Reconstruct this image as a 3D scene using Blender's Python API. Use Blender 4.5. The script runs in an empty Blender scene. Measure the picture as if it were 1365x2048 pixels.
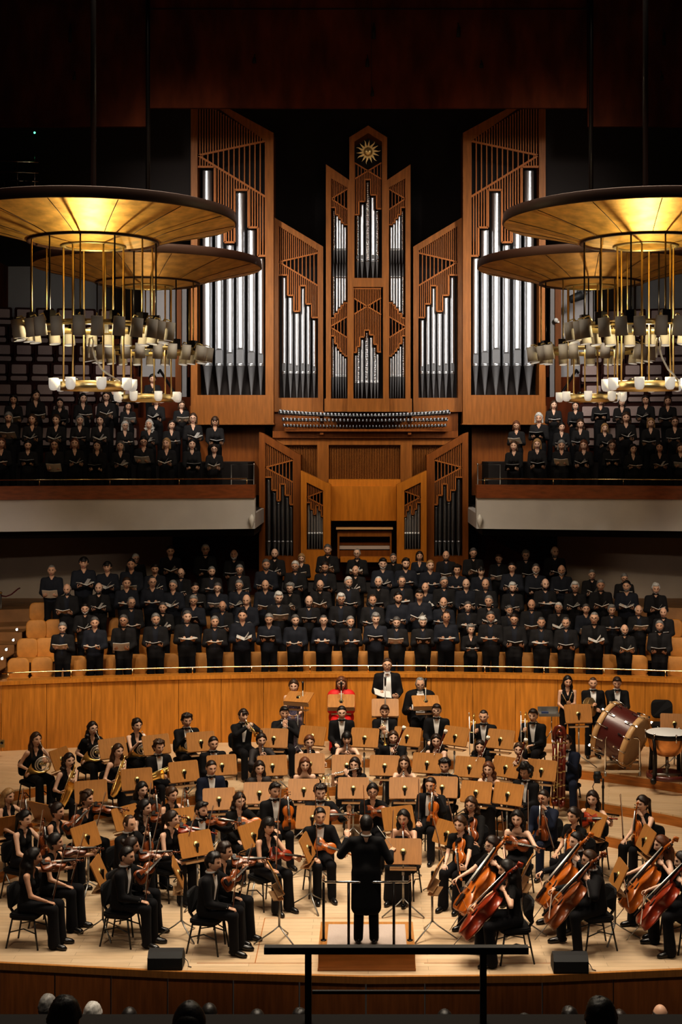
import bpy, math, random
import numpy as np
from mathutils import Vector, Matrix, Euler
R = random.Random(7)
F, CX, HY, HC = 2750.0, 737.0, 890.0, 6.95      # focal length (px), axis column, horizon row, camera height
SC = bpy.context.scene
COL = SC.collection
pi = math.pi

def WX(px, D): return (px - CX) / F * D
def WZ(py, D): return HC - (py - HY) / F * D
def GD(py, z): return F * (HC - z) / (py - HY)

# ---------------------------------------------------------------- materials
MATS = {}
def mat(name, col, rough=.5, metal=0., spec=.5, var=0., scale=8., stretch=(1, 1, 1), bump=0., emit=None, es=0., col2=None, coat=0., sheen=0., detail=4.):
    m = bpy.data.materials.new(name); m.use_nodes = True
    nt = m.node_tree; b = nt.nodes['Principled BSDF']
    b.inputs['Base Color'].default_value = (*col, 1)
    b.inputs['Roughness'].default_value = rough
    b.inputs['Metallic'].default_value = metal
    b.inputs['Specular IOR Level'].default_value = spec
    if coat: b.inputs['Coat Weight'].default_value = coat; b.inputs['Coat Roughness'].default_value = .15
    if sheen: b.inputs['Sheen Weight'].default_value = sheen
    if emit: b.inputs['Emission Color'].default_value = (*emit, 1); b.inputs['Emission Strength'].default_value = es
    if var or bump:
        tc = nt.nodes.new('ShaderNodeTexCoord'); mp = nt.nodes.new('ShaderNodeMapping')
        mp.inputs['Scale'].default_value = stretch
        nz = nt.nodes.new('ShaderNodeTexNoise'); nz.inputs['Scale'].default_value = scale; nz.inputs['Detail'].default_value = detail
        nt.links.new(tc.outputs['Object'], mp.inputs[0]); nt.links.new(mp.outputs[0], nz.inputs['Vector'])
        if var:
            cr = nt.nodes.new('ShaderNodeValToRGB')
            c2 = col2 or tuple(c * (1 - var) for c in col)
            c1 = tuple(min(1, c * (1 + var * .5)) for c in col)
            cr.color_ramp.elements[0].color = (*c2, 1); cr.color_ramp.elements[1].color = (*c1, 1)
            cr.color_ramp.elements[0].position = .3; cr.color_ramp.elements[1].position = .7
            nt.links.new(nz.outputs['Fac'], cr.inputs[0]); nt.links.new(cr.outputs[0], b.inputs['Base Color'])
        if bump:
            bp = nt.nodes.new('ShaderNodeBump'); bp.inputs['Strength'].default_value = bump; bp.inputs['Distance'].default_value = .01
            nt.links.new(nz.outputs['Fac'], bp.inputs['Height']); nt.links.new(bp.outputs[0], b.inputs['Normal'])
    MATS[name] = m
    return m

def plank_mat(name, c1, c2, bw, bh, rough, rot=0.):
    m = mat(name, c1, rough)
    nt = m.node_tree; b = nt.nodes['Principled BSDF']
    tc = nt.nodes.new('ShaderNodeTexCoord'); mp = nt.nodes.new('ShaderNodeMapping'); mp.inputs['Rotation'].default_value = (0, 0, rot)
    br = nt.nodes.new('ShaderNodeTexBrick')
    br.inputs['Color1'].default_value = (*c1, 1); br.inputs['Color2'].default_value = (*c2, 1)
    br.inputs['Mortar'].default_value = (*[c * .55 for c in c2], 1)
    br.inputs['Scale'].default_value = 1; br.inputs['Mortar Size'].default_value = .003
    br.inputs['Brick Width'].default_value = bw; br.inputs['Row Height'].default_value = bh
    mp2 = nt.nodes.new('ShaderNodeMapping'); mp2.inputs['Scale'].default_value = (1.2, 14, 1)
    nz = nt.nodes.new('ShaderNodeTexNoise'); nz.inputs['Scale'].default_value = 3; nz.inputs['Detail'].default_value = 5
    mx = nt.nodes.new('ShaderNodeMix'); mx.data_type = 'RGBA'; mx.blend_type = 'MULTIPLY'; mx.inputs[0].default_value = .35
    L = nt.links.new
    L(tc.outputs['Object'], mp.inputs[0]); L(mp.outputs[0], br.inputs['Vector']); L(mp.outputs[0], mp2.inputs[0]); L(mp2.outputs[0], nz.inputs['Vector'])
    L(br.outputs['Color'], mx.inputs[6]); L(nz.outputs['Fac'], mx.inputs[7]); L(mx.outputs[2], b.inputs['Base Color'])
    return m

plank_mat('stage_boards', (.76, .57, .38), (.67, .48, .30), 1.6, .13, .32)
plank_mat('riser_boards', (.76, .56, .36), (.68, .48, .29), 1.4, .12, .35, .2)
mat('riser_face', (.44, .16, .028), .38, var=.3, scale=3, stretch=(1, 1, 12))
mat('panel_wood', (.54, .215, .034), .33, var=.28, scale=3, stretch=(6, 6, .5), spec=.3)
mat('apron_wood', (.40, .14, .032), .45, var=.3, scale=3, stretch=(6, 6, .5))
mat('organ_wood', (.23, .083, .016), .42, spec=0.18, var=.25, scale=3, stretch=(6, 6, .6))
mat('organ_wood_dark', (.19, .058, .009), .45, spec=0.18, var=.25, scale=3, stretch=(6, 6, .6))
mat('organ_bright', (.46, .165, .018), .38, spec=0.25, var=.2, scale=3, stretch=(6, 6, .6))
mat('slat_wood', (.29, .098, .020), .5, spec=0.2)
mat('ceiling_wood', (.085, .020, .006), .75, spec=.08, var=.5, scale=1.2, stretch=(2, 2, .7))
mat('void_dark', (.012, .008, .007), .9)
mat('balcony_wood', (.26, .075, .02), .4, var=.3, scale=3, stretch=(.6, 6, 6))
mat('fascia_white', (.54, .51, .49), .8, var=.06, scale=2)
mat('plaster_grey', (.27, .255, .255), .9, var=.05, scale=2)
mat('plaster_beige', (.46, .38, .30), .9, var=.06, scale=2)
mat('step_wood', (.38, .19, .07), .5, var=.2, scale=3)
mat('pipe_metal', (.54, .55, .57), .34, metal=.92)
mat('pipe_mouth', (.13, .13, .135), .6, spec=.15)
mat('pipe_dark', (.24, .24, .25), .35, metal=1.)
mat('pipe_embossed', (.75, .75, .77), .25, metal=1.)
def _emb():
    m = MATS['pipe_embossed']; nt = m.node_tree; b = nt.nodes['Principled BSDF']
    tc = nt.nodes.new('ShaderNodeTexCoord'); wv = nt.nodes.new('ShaderNodeTexWave'); wv.bands_direction = 'Z'; wv.inputs['Scale'].default_value = 6.5
    bp = nt.nodes.new('ShaderNodeBump'); bp.inputs['Strength'].default_value = 1; bp.inputs['Distance'].default_value = .012
    nt.links.new(tc.outputs['Object'], wv.inputs['Vector']); nt.links.new(wv.outputs['Fac'], bp.inputs['Height']); nt.links.new(bp.outputs[0], b.inputs['Normal'])
_emb()
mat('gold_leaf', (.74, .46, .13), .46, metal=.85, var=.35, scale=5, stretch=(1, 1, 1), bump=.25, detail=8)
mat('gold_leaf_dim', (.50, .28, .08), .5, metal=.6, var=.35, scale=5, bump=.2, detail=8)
mat('disc_edge', (.035, .014, .008), .5)
mat('brass', (.95, .62, .20), .30, metal=.9)
mat('brass_pale', (.92, .74, .38), .32, metal=.9)
mat('brass_satin', (.48, .38, .18), .45, metal=.9)
mat('rail_brass', (.85, .66, .34), .2, metal=1.)
mat('silver', (.90, .87, .82), .32, metal=.85)
mat('chrome', (.75, .74, .72), .15, metal=1.)
mat('steel_grey', (.30, .29, .27), .38, metal=.8)
mat('copper', (.95, .45, .17), .36, metal=.8, var=.15, scale=9)
mat('shade_grey', (.34, .32, .29), .7)
mat('cup_white', (.80, .78, .74), .45, emit=(1, .95, .86), es=.22)  # faint emission put in to brighten cups, arms and shade linings
mat('lamp_glow', (1, .9, .7), .5, emit=(1, .86, .62), es=1.5)
mat('step_light', (1, 1, 1), .5, emit=(1, .95, .85), es=3)
mat('green_led', (0, .2, .05), .5, emit=(.1, 1, .4), es=3)
mat('black_cloth', (.0135, .0125, .0125), .85, spec=.12, sheen=.02, var=.35, scale=30)
mat('choir_cloth', (.017, .016, .017), .85, spec=.2, sheen=.02)
mat('choir_shirt', (.021, .023, .031), .75, spec=.12, sheen=.02)
mat('tux_cloth', (.0105, .010, .011), .75, spec=.12, sheen=.02)
mat('navy_cloth', (.014, .018, .034), .8, spec=.12, sheen=.02)
mat('trouser_cloth', (.011, .0105, .012), .8, spec=.12, sheen=.02)
mat('sheer_cloth', (.022, .016, .016), .75)
mat('white_shirt', (.74, .71, .68), .7)
mat('red_cloth', (.62, .012, .010), .65, var=.25, scale=6)
mat('sequin_cloth', (.016, .015, .03), .35, var=.9, scale=70, col2=(.25, .22, .3))
mat('black_satin', (.012, .012, .012), .4)
mat('shoe_black', (.010, .009, .009), .25)
for i, c in enumerate([(.62, .37, .25), (.68, .44, .32), (.52, .29, .185), (.30, .155, .09)]):
    mat('skin_%d' % i, c, .5, spec=.35)
mat('lip', (.36, .10, .085), .45)
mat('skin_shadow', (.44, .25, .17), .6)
mat('eye_dark', (.085, .045, .03), .4)
HAIRC = {'k': (.010, .007, .006), 'd': (.022, .011, .007), 'b': (.055, .026, .012), 'r': (.13, .045, .018), 'y': (.36, .21, .09), 'g': (.22, .21, .20), 'w': (.55, .53, .50), 's': (.10, .092, .088)}
for k, c in HAIRC.items(): mat('hair_' + k, c, .5, spec=.45, var=.4, scale=40, stretch=(1, 1, .3), bump=.3)
mat('paper_white', (.62, .59, .55), .8)
mat('paper_cream', (.66, .55, .42), .8)
mat('folder_black', (.012, .012, .013), .5)
mat('desk_wood', (.40, .18, .050), .36, var=.18, scale=4, stretch=(8, 1, 1))
mat('desk_lip', (.50, .30, .15), .5)
mat('chair_black', (.012, .0115, .012), .7, spec=.2)
mat('chair_frame', (.012, .012, .012), .35)
mat('choir_seat', (.62, .27, .055), .6, var=.18, scale=6)
mat('choir_seat_edge', (.02, .012, .01), .5)
mat('hall_seat', (.29, .215, .20), .9, var=.08, scale=30)
mat('hall_seat_frame', (.03, .008, .006), .7, spec=.1)
for k, c in {'o': (.44, .115, .012), 'r': (.27, .032, .008), 'b': (.20, .050, .011), 'd': (.11, .026, .010)}.items():
    mat('varnish_' + k, c, .34, var=.35, scale=9, stretch=(1, .4, 1), coat=.22)
mat('ebony', (.012, .010, .010), .35)
mat('bow_stick', (.20, .065, .025), .4)
mat('bow_hair', (.62, .56, .47), .6)
mat('bassoon_red', (.13, .022, .012), .2, coat=.5)
mat('ivory', (.80, .76, .68), .4)
mat('drum_red', (.10, .022, .018), .3, coat=.3)
mat('drum_hoop', (.62, .38, .18), .4)
mat('drum_skin', (.46, .32, .18), .6, var=.12, scale=4)
mat('drum_head_white', (.80, .79, .78), .5)
mat('cymbal', (.60, .44, .22), .42, metal=.9)
mat('monitor_black', (.010, .010, .011), .6)
mat('grille', (.016, .016, .016), .8, bump=.5, scale=300)
mat('podium_wood', (.42, .165, .04), .4, var=.25, scale=3, stretch=(.6, 6, 6))
mat('podium_carpet', (.42, .34, .30), .95, var=.06, scale=60)
mat('rail_black', (.012, .010, .010), .3, metal=.3)
mat('foreground_frame', (.008, .006, .006), .5)
mat('sun_gold', (.80, .58, .25), .35, metal=.8)
mat('screen_blue', (.03, .05, .12), .3)
mat('rope_red', (.12, .012, .014), .8)
mat('plastic_white', (.7, .68, .64), .5)

# ---------------------------------------------------------------- mesh builder
class MB:
    def __init__(s): s.v = []; s.f = []; s.m = []; s.sm = []; s.n = 0
    def add(s, V, Fc, mi=0, smooth=True, M=None):
        V = np.asarray(V, float).reshape(-1, 3)
        if M is not None:
            A = np.array(M); V = V @ A[:3, :3].T + A[:3, 3]
        s.v.append(V); n = s.n; s.n += len(V)
        s.f += [tuple(i + n for i in f) for f in Fc]
        if isinstance(mi, int): s.m += [mi] * len(Fc)
        else: s.m += list(mi)
        s.sm += [smooth] * len(Fc)
        return s
    def box(s, c, d, mi=0, rot=None, taper=1.):
        x, y, z = d[0] / 2, d[1] / 2, d[2] / 2; t = taper
        V = np.array([(-x, -y, -z), (x, -y, -z), (x, y, -z), (-x, y, -z), (-x * t, -y * t, z), (x * t, -y * t, z), (x * t, y * t, z), (-x * t, y * t, z)])
        M = Matrix.Translation(c) @ (rot.to_4x4() if rot is not None else Matrix.Identity(4))
        return s.add(V, [(0, 3, 2, 1), (4, 5, 6, 7), (0, 1, 5, 4), (1, 2, 6, 5), (2, 3, 7, 6), (3, 0, 4, 7)], mi, False, M)
    def tube(s, pts, r, n=6, mi=0, cap=True, sq=1., smooth=True):
        P = np.asarray(pts, float); k = len(P)
        rr = [r] * k if np.isscalar(r) else list(r)
        T = np.gradient(P, axis=0); T /= np.linalg.norm(T, axis=1)[:, None] + 1e-12
        up = np.array((0, 0, 1.)) if abs(T[0][2]) < .9 else np.array((0, 1., 0))
        u = np.cross(T[0], up); u /= np.linalg.norm(u)
        V = []
        a = np.arange(n) * 2 * pi / n
        for i in range(k):
            u = u - T[i] * u.dot(T[i]); u /= np.linalg.norm(u) + 1e-12
            w = np.cross(T[i], u)
            V.append(P[i] + rr[i] * (np.cos(a)[:, None] * u + sq * np.sin(a)[:, None] * w))
        Fc = []
        for i in range(k - 1):
            for j in range(n):
                j2 = (j + 1) % n
                Fc.append((i * n + j, i * n + j2, (i + 1) * n + j2, (i + 1) * n + j))
        if cap: Fc.append(tuple(range(n))[::-1]); Fc.append(tuple((k - 1) * n + j for j in range(n)))
        return s.add(np.vstack(V), Fc, mi, smooth)
    def lathe(s, prof, n=16, mi=0, M=None, smooth=True):   # prof: (r, z)
        k = len(prof); a = np.arange(n) * 2 * pi / n; V = []
        for r, z in prof: V.append(np.stack([np.cos(a) * r, np.sin(a) * r, np.full(n, z)], 1))
        Fc = []
        mm = []
        for i in range(k - 1):
            for j in range(n):
                j2 = (j + 1) % n
                Fc.append((i * n + j, i * n + j2, (i + 1) * n + j2, (i + 1) * n + j))
                mm.append(mi if isinstance(mi, int) else mi[i])
        return s.add(np.vstack(V), Fc, mm, smooth, M)
    def prism(s, poly, a, b, axis='y', mi=0, M=None):      # 2D polygon extruded from a to b along axis
        n = len(poly); V = []
        for t in (a, b):
            for p, q in poly:
                V.append({'y': (p, t, q), 'z': (p, q, t), 'x': (t, p, q)}[axis])
        Fc = [tuple(range(n)), tuple(range(2 * n - 1, n - 1, -1))] + [(i, i + n, (i + 1) % n + n, (i + 1) % n) for i in range(n)]
        return s.add(V, Fc, mi, False, M)
    def ball(s, c, r, n=8, k=6, mi=0, sc=(1, 1, 1)):
        prof = [(r * math.sin(pi * i / k) + 1e-5, -r * math.cos(pi * i / k)) for i in range(k + 1)]
        return s.lathe(prof, n, mi, Matrix.Translation(c) @ Matrix.Diagonal((*sc, 1)))
    def mesh(s, name, mats):
        me = bpy.data.meshes.new(name)
        V = np.vstack(s.v)
        me.from_pydata(V.tolist(), [], s.f)
        for m in mats: me.materials.append(MATS[m])
        me.polygons.foreach_set('material_index', s.m)
        me.polygons.foreach_set('use_smooth', s.sm)
        me.update()
        return me
    def obj(s, name, mats, parent=None):
        if isinstance(mats, str): mats = [mats]
        return newobj(name, s.mesh(name, mats), parent)

def newobj(name, data, parent=None):
    o = bpy.data.objects.new(name, data); COL.objects.link(o)
    if parent is not None: o.parent = parent
    return o
def tag(o, label=None, cat=None, group=None, kind=None):
    if label: o['label'] = label
    if cat: o['category'] = cat
    if group: o['group'] = group
    if kind: o['kind'] = kind
    return o
def empty(name, loc=(0, 0, 0), label=None, cat=None, group=None, M=None):
    o = newobj(name, None); o.empty_display_size = .1
    if M is not None: o.matrix_world = M
    else: o.location = loc
    return tag(o, label, cat, group)
CH = {}
def dup(o, parent=None):
    c = o.copy(); COL.objects.link(c)
    if parent is not None: c.parent = parent
    for k in CH_of(o): dup(k, c)
    return c
def CH_of(o):
    k = o.name
    if k not in CH: CH[k] = list(o.children)
    return CH[k]
class Tmpl:
    """A thing built once; the first placing uses the built object, every later one copies it and its parts."""
    def __init__(s, root): s.root = root; s.used = False; CH_of(root); [CH_of(c) for c in root.children]; s.label0 = None
    def put(s, M, label, cat, group=None):
        o = s.root if not s.used else dup(s.root)
        s.used = True
        o.matrix_world = M
        if 'group' in o: del o['group']
        return tag(o, label, cat, group)
def struct(name, mb, mats):
    return tag(mb.obj(name, mats), kind='structure')
def frame_mat(org, ydir, znorm):
    y = Vector(ydir).normalized(); z = Vector(znorm); z = (z - y * z.dot(y)).normalized(); x = y.cross(z)
    M = Matrix((x, y, z)).transposed().to_4x4(); M.translation = Vector(org)
    return M

# ---------------------------------------------------------------- implicit surfaces -> one continuous mesh
def smin(a, b, k):
    h = np.maximum(k - np.abs(a - b), 0) / k
    return np.minimum(a, b) - h * h * k * .25
class SDF:
    def __init__(s, k=.035): s.p = []; s.k = k; s.cuts = []
    def cap(s, a, b, ra, rb=None, sq=1., ax=(0, 1, 0), k=None):
        s.p.append((np.array(a, float), np.array(b, float), ra, ra if rb is None else rb, sq, np.array(ax, float), k or s.k)); return s
    def cut(s, n, d): s.cuts.append((np.array(n, float), d)); return s     # removes where n.p > d
    def mesh(s, h=.022):
        lo = np.min([np.minimum(a, b) - max(ra, rb) - .04 for a, b, ra, rb, *_ in s.p], 0)
        hi = np.max([np.maximum(a, b) + max(ra, rb) + .04 for a, b, ra, rb, *_ in s.p], 0)
        N = np.ceil((hi - lo) / h).astype(int) + 2
        G = [lo[i] + np.arange(N[i]) * h for i in range(3)]
        D = np.full(N, .5)
        for a, b, ra, rb, sq, ax, k in s.p:
            m = max(ra, rb) + k + 2 * h
            sl = []
            for i in range(3):
                i0 = max(0, int((min(a[i], b[i]) - m - lo[i]) / h)); i1 = min(N[i], int((max(a[i], b[i]) + m - lo[i]) / h) + 2)
                sl.append(slice(i0, i1))
            X, Y, Z = np.meshgrid(G[0][sl[0]], G[1][sl[1]], G[2][sl[2]], indexing='ij')
            P = np.stack([X, Y, Z], -1) - a; ab = b - a; L = ab.dot(ab)
            t = np.clip(P @ ab / L, 0, 1) if L > 1e-9 else np.zeros(X.shape)
            q = P - t[..., None] * ab
            if sq != 1.: q = q + (q @ ax)[..., None] * ax * (sq - 1)
            d = np.sqrt((q * q).sum(-1)) - (ra + (rb - ra) * t)
            D[tuple(sl)] = smin(D[tuple(sl)], d, k)
        if s.cuts:
            X, Y, Z = np.meshgrid(*G, indexing='ij')
            for n, dd in s.cuts: D = np.maximum(D, n[0] * X + n[1] * Y + n[2] * Z - dd)
        return surfnet(D, lo, h)
def surfnet(D, lo, h):
    S = D < 0
    c = [S[i:S.shape[0] - 1 + i, j:S.shape[1] - 1 + j, k:S.shape[2] - 1 + k] for i in (0, 1) for j in (0, 1) for k in (0, 1)]
    cnt = sum(x.astype(np.int8) for x in c)
    act = (cnt > 0) & (cnt < 8)
    I = np.argwhere(act)
    idx = np.full(act.shape, -1, int); idx[act] = np.arange(len(I))
    off = np.array([(i, j, k) for i in (0, 1) for j in (0, 1) for k in (0, 1)])
    val = np.stack([D[I[:, 0] + o[0], I[:, 1] + o[1], I[:, 2] + o[2]] for o in off], 1)
    acc = np.zeros((len(I), 3)); w = np.zeros(len(I))
    for e0 in range(8):
        for e1 in range(e0 + 1, 8):
            if np.abs(off[e0] - off[e1]).sum() != 1: continue
            a, b = val[:, e0], val[:, e1]; x = (a < 0) != (b < 0)
            t = np.where(x, a / np.where(x, a - b, 1), 0)
            p = off[e0] + t[:, None] * (off[e1] - off[e0])
            acc += np.where(x[:, None], p, 0); w += x
    V = lo + (I + acc / np.maximum(w, 1)[:, None]) * h
    Fc = []
    for ax in range(3):
        sl0 = [slice(None)] * 3; sl1 = [slice(None)] * 3
        sl0[ax] = slice(0, -1); sl1[ax] = slice(1, None)
        A, B = S[tuple(sl0)], S[tuple(sl1)]
        E = np.argwhere(A != B)
        u, v = [(1, 2), (2, 0), (0, 1)][ax]
        E = E[(E[:, u] > 0) & (E[:, v] > 0) & (E[:, u] < act.shape[u]) & (E[:, v] < act.shape[v])]
        ins = A[E[:, 0], E[:, 1], E[:, 2]]
        def q(du, dv):
            T = E.copy(); T[:, u] += du; T[:, v] += dv
            return idx[T[:, 0], T[:, 1], T[:, 2]]
        Q = np.stack([q(-1, -1), q(0, -1), q(0, 0), q(-1, 0)], 1)
        Q[~ins] = Q[~ins][:, ::-1]
        Q = Q[(Q >= 0).all(1)]
        Fc += [tuple(r) for r in Q.tolist()]
    return V, Fc
# ================================================================ SETTING
def wall_y(x): return 29.5 - x * x / 59.0
TIER_C = 18.5
TIERS = [(6.72, .2), (7.98, .4), (9.42, .6)]
def tier_z(x, y):
    r = math.hypot(x, y - TIER_C); z = 0.
    for rr, h in TIERS:
        if r > rr: z = h
    return z
def build_stage():
    front = [(-11, 18.95), (-4.96, 18.47), (-2.65, 18.17), (-.02, 17.98), (2.3, 18.03), (4.2, 18.24), (11, 18.95)]
    poly = front + [(11, 31), (-11, 31)]
    mb = MB().prism(poly, -.05, 0, 'z')
    struct('floor', mb, 'stage_boards')
    mb = MB()
    for (x0, y0), (x1, y1) in zip(front[:-1], front[1:]):
        n = max(1, round(math.hypot(x1 - x0, y1 - y0) / .83))
        for i in range(n):
            a = i / n; b = (i + 1) / n - .008
            q = [(x0 + (x1 - x0) * t, y0 + (y1 - y0) * t + .04) for t in (a, b)]
            mb.prism(q + [(q[1][0], q[1][1] + .08), (q[0][0], q[0][1] + .08)], -1.6, -.05, 'z')
    struct('wall_stage_front', mb, 'apron_wood')
    # nosing strip
    mb = MB()
    for (x0, y0), (x1, y1) in zip(front[:-1], front[1:]):
        mb.prism([(x0, y0 - .025), (x1, y1 - .025), (x1, y1 + .03), (x0, y0 + .03)], -.09, .002, 'z')
    struct('trim_1', mb, 'desk_wood')
    for k, (rr, h) in enumerate(TIERS):
        arc = [(rr * math.cos(a), TIER_C + rr * math.sin(a)) for a in np.radians(np.linspace(18, 162, 60))]
        sl = lambda p, s: (s * 11, p[1] - (11 - abs(p[0])) * 1.0)
        poly = [sl(arc[0], 1)] + arc + [sl(arc[-1], -1), (-11, 31), (11, 31)]
        poly = poly[::-1]
        mb = MB().prism(poly, h - .2 - .001, h - .028, 'z', 0).prism(poly, h - .028, h, 'z', 1)
        struct('floor_riser', mb, ['riser_face', 'riser_boards'])
    # curved timber wall behind the stage, board by board
    mb = MB(); n = 17; xs = np.linspace(-7.62, 7.62, n + 1)
    for i in range(n):
        a, b = xs[i] + .004, xs[i + 1] - .004
        mb.prism([(a, wall_y(a)), (b, wall_y(b)), (b, wall_y(b) + .06), (a, wall_y(a) + .06)], .55, 1.97, 'z')
    for s in (-1, 1):
        p = [(s * 7.62, wall_y(7.62)), (s * 10.8, 25.2)]
        for i in range(5):
            a, b = i / 5 + .002, (i + 1) / 5 - .002
            q = [(p[0][0] + (p[1][0] - p[0][0]) * t, p[0][1] + (p[1][1] - p[0][1]) * t) for t in (a, b)]
            mb.prism(q + [(q[1][0] + s * .06, q[1][1] + .05), (q[0][0] + s * .06, q[0][1] + .05)], 0, 1.97, 'z')
    struct('wall_rear', mb, 'panel_wood')
    mb = MB()
    xs = np.linspace(-7.66, 7.66, 50)
    mb.prism([(x, wall_y(x) - .05) for x in xs] + [(x, wall_y(x) + .28) for x in xs[::-1]], 1.97, 2.05, 'z')
    for s in (-1, 1):
        mb.prism([(s * 7.62, wall_y(7.62) - .07), (s * 10.8, 25.1), (s * 11, 25.4), (s * 7.7, wall_y(7.7) + .25)], 1.97, 2.05, 'z')
    struct('trim_2', mb, 'panel_wood')
    # choir terraces
    for k in range(6):
        xs = np.linspace(-9.6, 9.6, 40); off = 29.85 + .9 * k - (.28 if k == 0 else 0)
        poly = [(x, off - x * x / 59 + .02) for x in xs] + [(9.6, 37), (-9.6, 37)]
        z = 1.49 + .3 * k
        mb = MB().prism(poly, z - .3, z - .02, 'z', 0).prism(poly, z - .02, z, 'z', 1)
        struct('floor_terrace', mb, ['step_wood', 'step_wood'])
def build_floor_seams():
    mb = MB()
    for x in (-1.52, 1.52): mb.box((x, 19.32, .001), (.012, 1.76, .002))
    for y, a, b in ((20.2, -1.52, 1.52), (18.44, -1.52, -.75), (18.44, .75, 2.6), (18.44, -2.3, -1.52)): mb.box(((a + b) / 2, y, .001), (b - a, .012, .002))
    struct('floor_seam', mb, 'apron_wood')
def build_rail():
    e = empty('brass_rail', (0, 29.6, 2.05), 'long curved brass handrail on short posts along the timber wall top', 'handrail')
    xs = np.linspace(-7.62, 7.62, 60)
    MB().tube([(x, wall_y(x) + .06 - 29.6, .155) for x in xs], .016, 6).obj('handrail_tube', 'rail_brass', e)
    for i in range(13):
        x = -7.5 + 15 / 12 * i
        MB().tube([(x, wall_y(x) + .06 - 29.6, 0), (x, wall_y(x) + .06 - 29.6, .15)], .013, 6).obj('post', 'rail_brass', e)

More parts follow.
